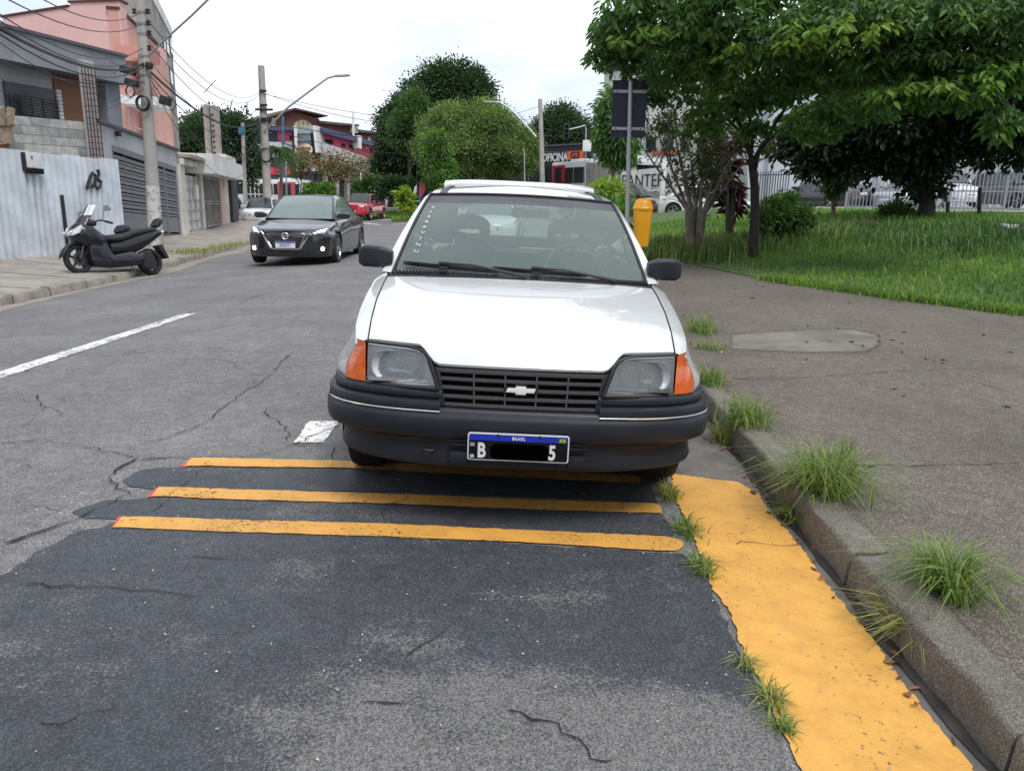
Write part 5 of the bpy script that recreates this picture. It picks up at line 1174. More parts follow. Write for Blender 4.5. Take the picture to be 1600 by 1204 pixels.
# ================================================================ left side of the street
def hit(px, py, A, B, off=0.):
    "where the sight line through a photo pixel meets the vertical wall plane through plan points A, B"
    d = ray(px, py); ax, ay = A; bx, by = B; nx, ny = (by-ay), -(bx-ax); l = math.hypot(nx, ny); nx /= l; ny /= l
    if nx < 0: nx, ny = -nx, -ny
    t = ((ax+nx*off)*nx+(ay+ny*off)*ny)/(d.x*nx+d.y*ny); return Vector((d.x*t, d.y*t, CAM_H+d.z*t))
def plan(px, py, Y): p = at(px, py, Y); return (p.x, Y)
def nrm(A, B):
    v = Vector((B[1]-A[1], -(B[0]-A[0]), 0)).normalized(); return v if v.x*-A[0]+v.y*-A[1] > 0 else -v
class Wall:
    "a vertical facade; pieces given by their corners along it (u metres) and height z"
    def __init__(s, A, B): s.A = Vector((*A, 0)); s.B = Vector((*B, 0)); s.d = (s.B-s.A).normalized(); s.n = nrm(A, B); s.L = (s.B-s.A).length
    def uz(s, px, py):
        q = hit(px, py, s.A[:2], s.B[:2]); return ((q-s.A).dot(s.d), q.z)
    def pt(s, u, z, o=0.): return s.A+s.d*u+Vector((0, 0, z))+s.n*o
    def slab(s, b, quad, o0, o1, m=None):
        "quad: (u,z) x4; from depth o0 to o1 along the normal"
        P = [s.pt(u, z, o0) for u, z in quad]; Q = [s.pt(u, z, o1) for u, z in quad]; k = len(quad)
        b.add(P+Q, [tuple(range(k)), tuple(range(2*k-1, k-1, -1))]+[(i, (i+1) % k, (i+1) % k+k, i+k) for i in range(k)], m)
    def piece(s, name, quad, o0, o1, m, parent=None, **k):
        b = MB(); s.slab(b, quad, o0, o1); return b.build(name, m, parent, fix=True, **k)
    def rect(s, u0, u1, z0, z1): return [(u0, z0), (u1, z0), (u1, z1), (u0, z1)]
    def px(s, *pp): return [s.uz(*p) for p in pp]
M_cor = mat('corrugated_grey_steel', (.60, .65, .71), .5, metal=.1, var=.22, vscale=1.6, bump=.1, bscale=8)
M_gry = mat('grey_render', (.22, .235, .26), .85, var=.18, vscale=1.3)
M_gryl = mat('pale_grey_render', (.42, .43, .45), .85, var=.15, vscale=1.3)
M_gate = mat('dark_grey_gate_steel', (.085, .09, .105), .45, metal=.2)
M_gatem = mat('mid_grey_gate_panel', (.20, .205, .225), .5, metal=.1)
M_blk = [mat('concrete_block_%s' % n_, c_, .9, var=.25, vscale=7, bump=.5) for n_, c_ in (('pale', (.44, .44, .43)), ('mid', (.38, .38, .375)), ('dark', (.30, .305, .305)))]
M_mort = mat('mortar', (.33, .33, .32), .95)
M_rust = mat('rusty_rebar', (.10, .035, .025), .9)
M_brown = mat('brown_cladding', (.26, .115, .06), .7, var=.1, vscale=2)
M_wood = mat('old_formwork_wood', (.36, .28, .20), .85, col2=(.22, .17, .12), vscale=6)
M_pink = mat('salmon_render', (.68, .43, .41), .85, col2=(.62, .38, .355), vscale=.8)
M_pink2 = mat('orange_salmon_render', (.62, .35, .30), .85, col2=(.54, .28, .23), vscale=.8)
M_cream = mat('cream_paint', (.62, .59, .52), .8, var=.2, vscale=1.5)
M_whr = mat('white_render', (.70, .70, .69), .8, var=.14, vscale=.7)
M_concw = mat('bare_stained_concrete', (.40, .38, .35), .9, col2=(.22, .205, .19), vscale=1.1, bump=.3, bscale=12)
# corrugated fence: sheets
A, B = (-10.9, 11.2), (-9.15, 18.1); fw = Wall(A, B)
fr = thing('metal_fence', 'tall grey corrugated metal fence closing off the building site on the left', 'fence')
uR, _ = fw.uz(187, 300); edges = [0., fw.uz(0, 300)[0]]+[fw.uz(p, 300)[0] for p in (52, 102, 128, 160, 187)]
edges = [0, 1.0]+[e for e in edges[2:] if e > 1.2]
for i in range(len(edges)-1):
    u0, u1 = edges[i], edges[i+1]; b = MB(); n = max(2, int((u1-u0)/.018)); rows = []
    zt = lambda u: fw.uz(0, 233)[1]+(fw.uz(187, 251)[1]-fw.uz(0, 233)[1])*min(1.2, max(-.5, (u-fw.uz(0, 300)[0])/(uR-fw.uz(0, 300)[0])))+(.02 if i % 2 else 0)
    for k in range(n+1):
        u = u0+(u1-u0)*k/n; ph = (u/.165) % 1; o = .028*max(-1, min(1, 2.6*sin(2*pi*ph)))+(.012 if i % 2 else 0)
        q = fw.pt(u, 0, o); zb = float(GLP(q.x, q.y))-.05; rows.append([fw.pt(u, zb, o), fw.pt(u, (zb+zt(u))/2, o), fw.pt(u, zt(u), o)])
    b.grid(rows); b.build('fence_sheet', M_cor, fr, solid=.004)
q = fw.pt(fw.uz(98, 350)[0], 0, .06); zq = float(GLP(q.x, q.y))
b = MB(); b.box((q.x, q.y, zq+.62), (.05, .05, 1.25)); b.box((q.x-.09, q.y, zq+.55), (.03, .03, .12)); b.build('steel_post', M_plast2, fr)
# graffiti strokes, painted on the sheets
gm = mat('black_spray_paint', (.015, .015, .018), .6)
for pts in ([(133, 295), (137, 280), (142, 270), (147, 274), (145, 286), (140, 293), (147, 290)], [(150, 265), (152, 272), (149, 279), (155, 284), (153, 292), (149, 295)]):
    b = MB(); b.tube([fw.pt(*fw.uz(x, y), .045) for x, y in pts], .035, 6, flat=1.); b.build('graffiti', gm, fr, smooth=True)
# meter box on fence
u0, z0 = fw.uz(35, 271); u1, z1 = fw.uz(57, 240); bx = thing('meter_board', 'small white notice board with a wire rack fixed on the corrugated fence', 'notice board')
fw.piece('board', fw.rect(u0+.02, u1-.03, z0+.12, z1), .05, .075, M_whr, bx)
fw.piece('frame', fw.rect(u0-.03, u0+.01, z0+.05, z1+.0), .04, .12, M_plast2, bx)
for i in range(3): fw.piece('rack_bar', fw.rect(u0+.02, u1, z0+.045*i, z0+.045*i+.014), .06, .14, M_plast2, bx)
for i in range(5): fw.piece('rack_bar', fw.rect(u0+.02+i*(u1-u0-.04)/4, u0+.03+i*(u1-u0-.04)/4, z0, z0+.10), .06, .14, M_plast2, bx)
fw.piece('printed_mark', fw.rect((u0+u1)/2-.03, (u0+u1)/2+.02, z1-.12, z1-.05), .075, .08, M_gry, bx)
# block wall behind the fence, block by block
bw = Wall(plan(10, 220, 17.2), plan(134, 220, 18.6)); t = thing('block_wall', 'unpainted concrete block wall rising behind the corrugated fence', 'wall')
uA, zB = bw.uz(12, 262); uBr, zT = bw.uz(134, 191)
zT -= .0; bh, bl = .19, .39; rows_ = int((zT-1.6)/bh)+1; rg = random.Random(2)
bw.piece('mortar', bw.rect(uA, uBr-.01, .3, zT-.03), -.12, -.008, M_mort, t); meshes = {}
for r in range(rows_):
    u = uA+(0 if r % 2 else -.195); z1 = zT-r*bh
    while u < uBr-.05:
        a, c = max(u, uA), min(u+bl-.012, uBr)
        if c-a > .06: o = rg.uniform(0, .006); bw.piece('block', bw.rect(a, c, z1-bh+.012, z1), -.1, o, rg.choice(M_blk), t)
        u += bl
# formwork at far left
t = thing('formwork_boards', 'weathered wooden formwork boards at the left edge above the fence', 'boards'); ww = Wall(plan(-40, 220, 16.), plan(22, 220, 17.))
for i, qd in enumerate([[(-40, 196), (22, 193), (22, 199), (-40, 203)], [(-40, 203), (17, 199), (16, 219), (-40, 226)], [(-40, 228), (21, 218), (22, 222), (-40, 233)], [(2, 178), (6, 177), (16, 195), (8, 196)], [(12, 167), (20, 170), (18, 195), (12, 195)], [(-5, 170), (2, 166), (4, 196), (-3, 196)], [(5, 182), (13, 176), (11, 196), (7, 196)]]):
    ww.piece('board', ww.px(*qd), -.03, .02+.01*i, M_wood, t)
ww.piece('brick_infill', ww.px((-40, 226), (16, 222), (18, 250), (-40, 250)), -.1, -.02, mat('red_brick', (.33, .13, .08), .9, var=.3, vscale=12), t)
# ---- modern grey house
hw_ = Wall(plan(0, 150, 17.6), plan(167, 150, 20.6)); hs = thing('house', 'modern grey house with deep flat fascia and brown panel behind the site fence', 'house')
e = hw_.px((-120, 30), (167, 92), (167, 130), (-120, 80)); top = hw_.px((0, 50), (167, 92)); bot = hw_.px((0, 99), (131, 125))
def lineat(p, q, u): return p[1]+(q[1]-p[1])*(u-p[0])/(q[0]-p[0])
zf1 = (top[0][1]+top[1][1])/2; zf0 = (bot[0][1]+bot[1][1])/2; uR_ = top[1][0]; uL_ = -6.
hw_.piece('fascia', hw_.rect(uL_, uR_, zf0, zf1), -2.5, .55, M_gry, hs); hw_.piece('coping', hw_.rect(uL_, uR_+.04, zf1, zf1+.07), -2.5, .6, M_gate, hs)
hw_.piece('wall', hw_.rect(uL_, uR_-.3, .3, zf0), -2.5, .0, M_gryl, hs)
pc = hw_.px((147, 150), (168, 150)); hw_.piece('corner_pillar', hw_.rect(hw_.uz(150, 150)[0], uR_, .3, zf0), -.6, .30, M_gry, hs)
bp = hw_.px((84, 150), (133, 150)); hw_.piece('brown_panel', hw_.rect(bp[0][0], bp[1][0], hw_.uz(100, 195)[1]-.3, zf0), .0, .05, M_brown, hs)
w0, w1 = hw_.px((6, 150), (82, 150)); zw0 = hw_.uz(60, 189)[1]; zw1 = hw_.uz(40, 133)[1]; wn = hw_.piece('window', hw_.rect(w0[0], w1[0], zw0, zw1), .0, .06, M_gate, hs)
ni = 4
for i in range(ni):
    a = w0[0]+.07+(w1[0]-w0[0]-.14)*i/ni; c = a+(w1[0]-w0[0]-.14)/ni-.05; hw_.piece('pane', hw_.rect(a, c, zw0+.1, zw1-.28), .06, .075, mat('green_grey_pane', (.16, .21, .19), .15, spec=.8) if i in (1, 2) else M_gdark, wn)
for i in range(8): z = zw0+.08+i*(zw1-zw0-.3)/8; hw_.piece('window_bar', hw_.rect(w0[0]-.0, w1[0]+.02, z, z+.022), .12, .14, M_plast2, wn)
for i in range(9):
    z = zw0+.02+i*(zw1-zw0)/9
    for a in (w1[0]+.04,): hw_.piece('shutter_slat', hw_.rect(a, a+.13, z, z+.07), .06, .10, M_whr, wn)
# concrete column and rebar cage
cwl = Wall(plan(130, 150, 18.4), plan(160, 150, 18.9)); cg = thing('rebar_column', 'unfinished concrete column with bare rusty rebar cage beside the block wall', 'column')
a, c = cwl.uz(134, 150)[0], cwl.uz(153, 150)[0]; zc1 = cwl.uz(143, 95)[1]; cwl.piece('concrete_column', cwl.rect(a, c, .3, zc1), -.14, -.03, M_gryl, cg)
for k, px_ in enumerate((134, 139, 144, 149, 154)):
    u = cwl.uz(px_, 170)[0]; b = MB(); b.tube([cwl.pt(u, 1.0, .0), cwl.pt(u+.0, zc1-.15, 0)], .011, 6); b.build('rebar', M_rust, cg)
for k in range(22):
    z = 1.7+k*.135
    if z < zc1-.2: b = MB(); b.tube([cwl.pt(cwl.uz(133, 170)[0], z, .015), cwl.pt(cwl.uz(155, 170)[0], z+.01, .015)], .008, 5); b.build('stirrup', M_rust, cg)
# ---- garage wall with slatted gate
gA, gB = plan(158, 300, 18.6), plan(284, 300, 24.9); gw = Wall(gA, gB); gt = thing('garage_wall', 'grey front wall with dark coping round the slatted garage gate', 'wall')
L0 = gw.uz(156, 250)[0]; L1 = gw.uz(281, 300)[0]
T0 = gw.uz(165, 196); T1 = gw.uz(278, 237); ztp = lambda u: lineat(T0, T1, u)
G0, G1 = gw.uz(181, 300)[0], gw.uz(279, 310)[0]; gz = lambda u: lineat(gw.uz(181, 228), gw.uz(279, 262), u); bz_ = lambda u: lineat(gw.uz(190, 362), gw.uz(285, 365), u)
gw.piece('wall_panel', [(L0, bz_(L0)-.4), (G0, bz_(G0)-.4), (G0, ztp(G0)), (L0, ztp(L0))], -.25, 0, M_gryl, gt)
gw.piece('wall_panel', [(G0, gz(G0)), (G1, gz(G1)), (G1, ztp(G1)), (G0, ztp(G0))], -.25, 0, M_gryl, gt)
gw.piece('wall_panel', [(G1, bz_(G1)-.4), (L1+.1, bz_(L1)-.4), (L1+.1, ztp(L1)), (G1, ztp(G1))], -.25, 0, M_gryl, gt)
gw.piece('coping', [(L0, ztp(L0)), (L1+.12, ztp(L1)), (L1+.12, ztp(L1)+.07), (L0, ztp(L0)+.07)], -.3, .08, M_gate, gt)
b = MB(); b.box(gw.pt(gw.uz(180, 210)[0], gw.uz(180, 209)[1], .08), (.1, .1, .12)); b.build('wall_lamp', M_plast2, gt)
ga = thing('garage_gate', 'dark grey sliding garage gate made of horizontal slats behind the utility pole', 'gate')
def gq(u0, u1, f0, f1): return [(u0, bz_(u0)+(gz(u0)-bz_(u0))*f0), (u1, bz_(u1)+(gz(u1)-bz_(u1))*f0), (u1, bz_(u1)+(gz(u1)-bz_(u1))*f1), (u0, bz_(u0)+(gz(u0)-bz_(u0))*f1)]
gw.piece('backing', gq(G0, G1, 0, 1), -.16, -.12, M_dark, ga)
gw.piece('lower_panel', gq(G0+.06, G1-.06, .02, .24), -.1, -.04, M_gatem, ga)
gw.piece('top_rail', gq(G0, G1, .93, 1), -.1, -.0, M_gatem, ga)
for a, c in ((G0, G0+.09), (G1-.07, G1), (G1-1.15, G1-1.08)): gw.piece('stile', gq(a, c, 0, .93), -.1, -.005, M_gatem, ga)
nf = 24; f = .25
for i in range(nf):
    h1 = .042 if i % 2 else .026; gp_ = .010 if i % 2 else .016
    if f+h1 > .925: break
    gw.piece('slat', gq(G0+.09, G1-.07, f, f+h1), -.1, -.03, M_gatem, ga); f += h1+gp_
# ---- pink building
Y1, Y2 = 27., 33.
pA = plan(8, 120, Y1); pB = plan(194, 120, Y1); pk = thing('pink_building', 'tall salmon pink building with stepped roof behind the grey house', 'building'); pw_ = Wall((pA[0]-4, Y1), pB)
def pwl(u): return u
us_ = [pw_.uz(x, 60)[0] for x in (8, 115, 192)]; zs_ = [pw_.uz(8, 28)[1], pw_.uz(115, 11)[1], pw_.uz(192, 2)[1]]
pw_.piece('wall', [(us_[0], -.3), (us_[1], -.3), (us_[1], zs_[1]), (us_[0], zs_[0])], -7, 0, M_pink, pk)
pw_.piece('wall', [(us_[1], -.3), (us_[2], -.3), (us_[2], zs_[2]), (us_[1], zs_[1]+.12)], -.4, .0, M_pink, pk)
pw_.piece('coping', [(us_[1]-.05, zs_[1]+.12), (us_[2]+.05, zs_[2]), (us_[2]+.05, zs_[2]+.06), (us_[1]-.05, zs_[1]+.18)], -.5, .05, M_rust, pk)
pw_.piece('coping', [(us_[0]-.05, zs_[0]), (us_[1]-.051, zs_[1]), (us_[1]-.051, zs_[1]+.06), (us_[0]-.05, zs_[0]+.06)], -7, .05, M_rust, pk)
s2 = Wall(pB, plan(252, 150, Y2)); zt2 = s2.uz(195, 25)[1]; uE = s2.uz(252, 150)[0]
s2.piece('side_wall', s2.rect(.0, uE, -.3, zt2), -.3, -.002, M_pink2, pk); s2.piece('coping', s2.rect(-.04, uE, zt2, zt2+.08), -.35, .06, M_rust, pk)
s2.piece('ledge_box', s2.px((186, 70), (212, 78), (212, 100), (186, 94)), 0, .8, mat('dark_salmon', (.42, .19, .15), .85), pk)
s2.piece('white_canopy', s2.rect(-.9, s2.uz(211, 150)[0], s2.uz(190, 163)[1], s2.uz(190, 150)[1]), 0, 1.1, M_whr, pk)
s2.piece('string_course', s2.rect(0, uE, s2.uz(215, 202)[1], s2.uz(215, 200)[1]), 0, .05, M_whr, pk)
s2.piece('bay', s2.rect(s2.uz(215, 150)[0], uE, -.3, s2.uz(240, 96)[1]), 0, .35, M_pink2, pk)
# grey apartment block farther along
k1 = Wall(plan(238, 150, 33.2), plan(275, 150, 44.)); kb_ = thing('grey_apartment_block', 'weathered grey concrete apartment block beyond the pink building', 'building'); zt3 = k1.uz(246, 17)[1]; LE = k1.uz(275, 150)[0]
k1.piece('wall', k1.rect(0, LE, -.3, zt3), -1.3, .0, M_concw, kb_); k1.piece('parapet', k1.rect(-.05, LE, zt3, zt3+.5), -.25, .05, M_whr, kb_); k1.piece('end_panel', k1.rect(0.0, 1.4, -.2, k1.uz(245, 98)[1]), 0, .25, M_concw, kb_)
for fl, (ya, yb) in enumerate([(62, 82), (110, 130), (190, 215)]):
    for px0, px1 in ((255, 258), (259, 263), (265, 269)):
        a, c = k1.uz(px0, (ya+yb)/2)[0], k1.uz(px1, (ya+yb)/2)[0]; z0, z1 = k1.uz((px0+px1)/2, yb+3)[1], k1.uz((px0+px1)/2, ya)[1]
        wf = k1.piece('window', k1.rect(a, c, z0, z1), -.05, .03, M_plast2, kb_); k1.piece('pane', k1.rect(a+.12, c-.12, z0+.1, z1-.1), .03, .04, M_gdark, wf)
b = MB(); q = k1.pt(1.2, zt3+.5, -.5); b.tube([q, q+Vector((0, 0, 2.2))], .04, 6); b.tube([q+Vector((-.9, 0, .8)), q+Vector((0, 0, 1.4)), q+Vector((.9, 0, 2.))], .03, 5); b.build('roof_mast', M_gry, kb_)
# ---- low house fronts beyond the gate
l1 = Wall(plan(286, 310, 25.2), plan(369, 310, 39.5)); GF = lambda u, d=0: float(GLP((l1.pt(u, 0)).x, (l1.pt(u, 0)).y))-.25
U = lambda x, y=310: l1.uz(x, y)[0]; Zp = lambda x, y: l1.uz(x, y)[1]
hf = thing('terraced_house', 'low cream house front with tiled porch and two metal gates past the dark garage gate', 'house')
b1 = lambda a, c, z0, z1, o0, o1, nm, m, par=hf: l1.piece(nm, l1.rect(U(a), U(c), z0, z1), o0, o1, m, par)
b1(281, 288, -.3, Zp(285, 249), -.1, .08, 'gate_post', M_cream); b1(313, 317, -.3, Zp(315, 262), -.1, .05, 'gate_post', M_cream)
b1(288, 362, -.3, Zp(340, 270)-.1, -5, -1.8, 'back_wall', M_gryl)
for i in range(9):
    a = 281+i*4; l1.piece('roof_tile', [(U(a), Zp(281, 247)), (U(a+3.7), Zp(281, 247)), (U(a+3.7), Zp(281, 247)+.10), (U(a), Zp(281, 247)+.10)], -2.2, .45, mat('weathered_tile', (.36, .30, .25), .9, var=.3, vscale=5), hf)
b1(281, 316, Zp(300, 262)-.0, Zp(300, 262)+.18, -.2, .2, 'porch_beam', M_cream)
zc0, zc1 = Zp(330, 276), Zp(330, 250)
l1.piece('canopy', l1.rect(U(303), U(357), zc0, zc1), -2.2, .7, M_whr, hf)
l1.piece('canopy', l1.rect(U(345)+.1, U(362), zc0+.1, zc1+.35), -2.5, .3, M_cream, hf)
b1(343, 349, -.3, zc0, -.1, .06, 'gate_post', mat('pale_pink_render', (.6, .42, .36), .85)); b1(349, 357, -.3, zc0, -.15, .02, 'pale_wall', M_cream)
for (a, c, m, nb, nm, lb) in ((288.5, 312.5, M_cream, 5, 'metal_gate', 'cream sheet metal gate with a grid of rails under the tiled porch'), (317.5, 342.5, M_concw, 15, 'metal_gate', 'grey barred gate under the white canopy beyond the cream gate')):
    g_ = thing(nm, lb, 'gate'); zt_ = Zp((a+c)/2, 273 if a < 300 else 276)-.05; z0 = GF(U(a))+.28
    if a < 300:
        l1.piece('sheet', l1.rect(U(a), U(c), z0, zt_), -.05, -.02, M_cream, g_)
        for k in range(6): z = z0+(zt_-z0)*k/5.5; l1.piece('rail', l1.rect(U(a), U(c), z, z+.05), -.02, .03, M_gryl, g_)
        for k in range(4): u = U(a)+(U(c)-U(a))*k/3.1; l1.piece('rail', l1.rect(u, u+.06, z0, zt_), -.02, .03, M_gryl, g_)
    else:
        l1.piece('sheet', l1.rect(U(a), U(c), z0, z0+.5), -.05, -.02, m, g_)
        l1.piece('backing', l1.rect(U(a), U(c), z0, zt_), -.3, -.25, M_gry, g_)
        for k in range(nb): u = U(a)+(U(c)-U(a))*k/(nb-1); l1.piece('bar', l1.rect(u, u+.04, z0, zt_), -.02, .02, m, g_)
        for k in (0, .45, .5, .97): z = z0+(zt_-z0)*k; l1.piece('rail', l1.rect(U(a), U(c), z, z+.05), -.02, .03, m, g_)
b = MB(); b.box(l1.pt(U(303), Zp(303, 300), .08), (.12, .2, .45)); b.build('meter_box', M_whr, hf)
dp = thing('dark_pillar', 'dark slate pillar ending the row of house fronts', 'pillar'); l1.piece('shaft', l1.rect(U(357.5), U(367), -.3, Zp(362, 266)), -.5, .15, mat('dark_slate', (.045, .05, .06), .7, var=.2), dp)
l1.piece('plinth', l1.rect(U(357), U(367.5), -.3, .15), -.55, .2, M_gate, dp)
# concrete water-tower posts above
for i, (a, c, y0, Yd) in enumerate([(325, 330, 174, 34.), (336, 346, 176, 34.5)]):
    q0 = at((a+c)/2, 255, Yd); wd = (c-a)/1203*Yd; zt_ = at((a+c)/2, y0, Yd).z; t = thing('concrete_post', ['slim concrete post rising above the low white canopy', 'broad concrete post with rungs above the low white canopy'][i], 'post', (q0.x, Yd, 0))
    b = MB(); b.box((0, 0, zt_/2+1), (wd, .3, zt_-1.5)); b.build('shaft', M_concw, t)
    if i:
        for k in range(9): b = MB(); b.box((-wd*.2, -.16, 3.0+k*.22), (.10, .05, .05)); b.build('rung', M_plast2, t)
# weeds on left kerb
def weeds(name, x, y, n, sx, sy, h, fz, m, lab, seed=1, wd=.006, group=None, lean=.9):
    rg = np.random.default_rng(seed); X = x+rg.normal(0, sx, n); Y = y+rg.normal(0, sy, n); return tag(grass(name, X, Y, fz, h, wd, m, seed, lean), lab, 'weeds', group, 'stuff')
weeds('weed_patch', -8.15, 19.6, 320, .22, .5, .16, GLP, M_weed2, 'weeds growing at the foot of the utility pole', 3)
weeds('weed_patch', -8.2, 22.2, 380, .12, 1.1, .16, GLP, M_weed2, 'long strip of weeds along the left kerb past the pole', 5)
weeds('weed_patch', -9.6, 13.4, 120, .15, .3, .18, GLP, M_weed, 'small weeds at the foot of the corrugated fence at the left edge', 6)
# ================================================================ poles and wires
M_pole = mat('pole_concrete', (.36, .345, .32), .9, var=.2, vscale=2, bump=.3, bscale=20); M_cable = mat('black_cable', (.018, .018, .02), .6); M_galv = mat('galvanised_steel', (.42, .44, .46), .45, metal=.5)
M_porc = mat('brown_insulator', (.07, .045, .04), .3)
def upole(px, pyb, Yd, ptop, r0, r1, lab, paint=None):
    q = at(px, pyb, Yd); tp = at(ptop[0], ptop[1], Yd); t = thing('utility_pole', lab, 'utility pole', (q.x, Yd, q.z)); b = MB()
    d = Vector((tp.x-q.x, 0, tp.z-q.z)); b.tube([(0, 0, -.3), d*.5, d], [r0, (r0+r1)/2, r1], 14); b.build('shaft', M_pole, t, smooth=True)
    return t, Vector((q.x, Yd, q.z)), d
P1, q1, d1 = upole(245, 392, 18.7, (211, -120), .17, .078, 'tall concrete utility pole with white painted foot and tangled cables, left')
def ps(t, z): "point on pole 1 at height z"; return d1*((z-q1.z)/d1.z)
hz = at(238, 290, 18.7).z
hz_f = (hz-q1.z)/d1.z; b = MB(); b.tube([(0, 0, .02), ps(0, hz)], [.172, .172-.092*hz_f], 14); b.build('white_paint_band', worn_paint('flaking_whitewash', (.62, .62, .60), (.34, .33, .31), cover=.60, scale=9, soft=.05), P1, smooth=True)
wz = lambda py: at(225, py, 18.7).z
def pl(py, dx=0, dy=0): z = wz(py); return ps(0, z)+Vector((dx, dy, 0))
for py, dx in ((18, .16), (36, .16), (52, .16), (18, -.15), (36, .0), (75, .14)):
    b = MB(); p = pl(py, dx); b.tube([pl(py, 0), p], .02, 6); b.tube([p+Vector((0, 0, -.06)), p+Vector((0, 0, -.02)), p, p+Vector((0, 0, .04)), p+Vector((0, 0, .06))], [.03, .055, .03, .055, .03], 10); b.build('insulator', M_porc, P1, smooth=True)
for py in (20, 38, 54, 88, 118):
    b = MB(); c = pl(py); rr_ = .17-.092*(c.z/d1.z)+.008; b.lathe([(rr_-.02, -.025), (rr_, -.025), (rr_, .025), (rr_-.02, .025)], c=tuple(c), n=16, closed=True); b.build('clamp_ring', M_gry, P1)
for (py, dx, sz, nm) in ((112, -.33, (.34, .16, .16), 'splice_box'), (131, -.26, (.28, .18, .15), 'splice_box'), (104, .16, (.14, .14, .14), 'splice_box'), (158, .48, (.24, .16, .2), 'cable_closure')):
    b = MB(); b.box(tuple(pl(py, dx)+Vector((0, -.12, 0))), sz, M=Matrix.Rotation(.25, 3, 'Y')); b.build(nm, M_cable, P1, bev=.03)
def coil(c, R_, n, r, par, name='cable_coil', ell=1.1):
    b = MB(); rg = random.Random(int(c.z*100))
    for k in range(n):
        o = Vector((rg.uniform(-.02, .02), rg.uniform(-.02, .02), rg.uniform(-.02, .02))); rr = R_*rg.uniform(.92, 1.05)
        b.tube([c+o+Vector((rr*cos(2*pi*i/20), 0, rr*ell*sin(2*pi*i/20))) for i in range(21)], r, 5, cap=False)
    return tag(b.build(name, M_cable, par, smooth=True), kind='stuff')
coil(pl(163, .0, -.22), .145, 6, .012, P1); coil(pl(145, -.26, -.2), .10, 3, .008, P1, ell=1.3); coil(pl(163, .60, -.15), .14, 2, .005, P1)
# street lamp arm
def lamp(lab, pts, r, head, name='street_lamp', par_loc=None):
    P = [at(*p) for p in pts]; o = P[0]; t = thing(name, lab, 'street lamp', o); b = MB(); b.tube([p-o for p in P], r, 8); b.build('arm', M_galv, t, smooth=True)
    if head:
        e = P[-1]-o; dv = (P[-1]-P[-2]).normalized(); dv.z *= .3; dv.normalize(); b = MB(); c = e+dv*.35
        rot = dv.to_track_quat('X', 'Z').to_matrix(); b.box(c, (.75, .28, .09), M=rot); b.build('lamp_head', M_galv, t, bev=.03); b = MB(); b.box(c-Vector((0, 0, .05)), (.45, .2, .02), M=rot); b.build('lamp_glass', M_lampw, t)
    return t
lamp('lamp arm slanting up from the left utility pole out of the picture top', [(230, 90, 18.75), (260, 60, 18.3), (300, 24, 17.6), (345, -20, 17.)], .022, True)
P2, q2, d2 = upole(420, 348, 42, (408, 103), .24, .16, 'pale concrete utility pole behind the black sedan')
for py in (143, 165, 172, 186, 190):
    b = MB(); z = at(412, py, 42).z; c = d2*((z-q2.z)/d2.z); b.box(tuple(c+Vector((.1, -.2, 0))), (.9 if py == 172 else .35, .08, .10)); b.build('crossarm', M_plast2, P2)
coil(d2*.44+Vector((.1, -.25, 0)), .32, 4, .018, P2)
lamp('street lamp on a long arm from the pole behind the black sedan', [(413, 205, 41.8), (450, 168, 41.5), (490, 138, 41), (512, 122, 41), (524, 119, 41)], .05, True)
P3, q3, d3 = upole(848, 292, 52, (844, 155), .17, .13, 'grey utility pole standing behind the white car roof')
lamp('street lamp with long curved arm in front of the domed tree', [(838, 214, 54), (815, 188, 54.5), (795, 168, 55), (780, 160, 55), (772, 159.5, 55)], .05, True)
P4, q4, d4 = upole(384, 330, 60, (379, 192), .17, .13, 'slim dark utility pole before the restaurant')
b = MB(); b.box(tuple(d4+Vector((-.1, 0, -.6))), (.42, .42, .5)); b.build('blue_drum', mat('blue_paint', (.03, .14, .22), .6), P4, bev=.05)
def thinpole(px, pb, pt_, Yd, r, lab, m=M_galv, name='thin_pole'):
    a, c = at(px, pb, Yd), at(px-1, pt_, Yd); t = thing(name, lab, 'pole', a); b = MB(); b.tube([(0, 0, 0), c-a], [r, r*.7], 8); b.build('shaft', m, t); return t, c-a
thinpole(443, 330, 182, 90, .16, 'tall blue and grey flue pipe standing before the brick gable', mat('flue_blue', (.03, .16, .26), .5), 'flue_pipe')
thinpole(448, 318, 250, 66, .07, 'short white lamp post before the restaurant bus', M_whr, 'lamp_post')
thinpole(553, 330, 175, 118, .22, 'far white floodlight mast above the brick roofs', M_whr, 'floodlight_mast')
thinpole(653, 312, 232, 50, .06, 'thin dark stake rising in front of the dark trees', M_plast2, 'stake')
thinpole(820, 292, 232, 50, .04, 'thin steel rod in front of the domed tree', M_galv, 'stake')
thinpole(565, 300, 270, 62, .09, 'pale sapling stake in the roadside shrubs', M_cream, 'stake')
# traffic lights
def tlight(px, py, Yd, lab, arm=None, s_=1.):
    c = at(px, py, Yd); t = thing('traffic_light', lab, 'traffic light', c); b = MB(); b.box((0, 0, 0), (.34*s_, .25, .95*s_)); b.build('housing', M_plast2, t, bev=.04)
    for k in (-1, 0, 1):
        b = MB(); b.lathe([(.001, -.14), (.10*s_, -.135), (.11*s_, -.13)], c=(0, 0, k*.29*s_), axis='Y', n=12); b.build('lens', M_dark, t)
        b = MB(); b.grid([[(.13*s_*cos(a), yy, k*.29*s_+.13*s_*sin(a)) for a in np.linspace(0, pi, 7)] for yy in (-.13, -.32)]); b.build('visor', M_plast2, t)
    if arm: b = MB(); b.tube([at(*p)-c for p in arm], .05, 8); b.build('mast', M_galv, t, smooth=True)
tlight(885, 206, 52, 'traffic light hanging on a grey mast arm over the workshop', [(887, 203, 52.1), (905, 199, 52.1), (914, 196, 52.1), (915.5, 200, 52.1), (914, 300, 52.1)])
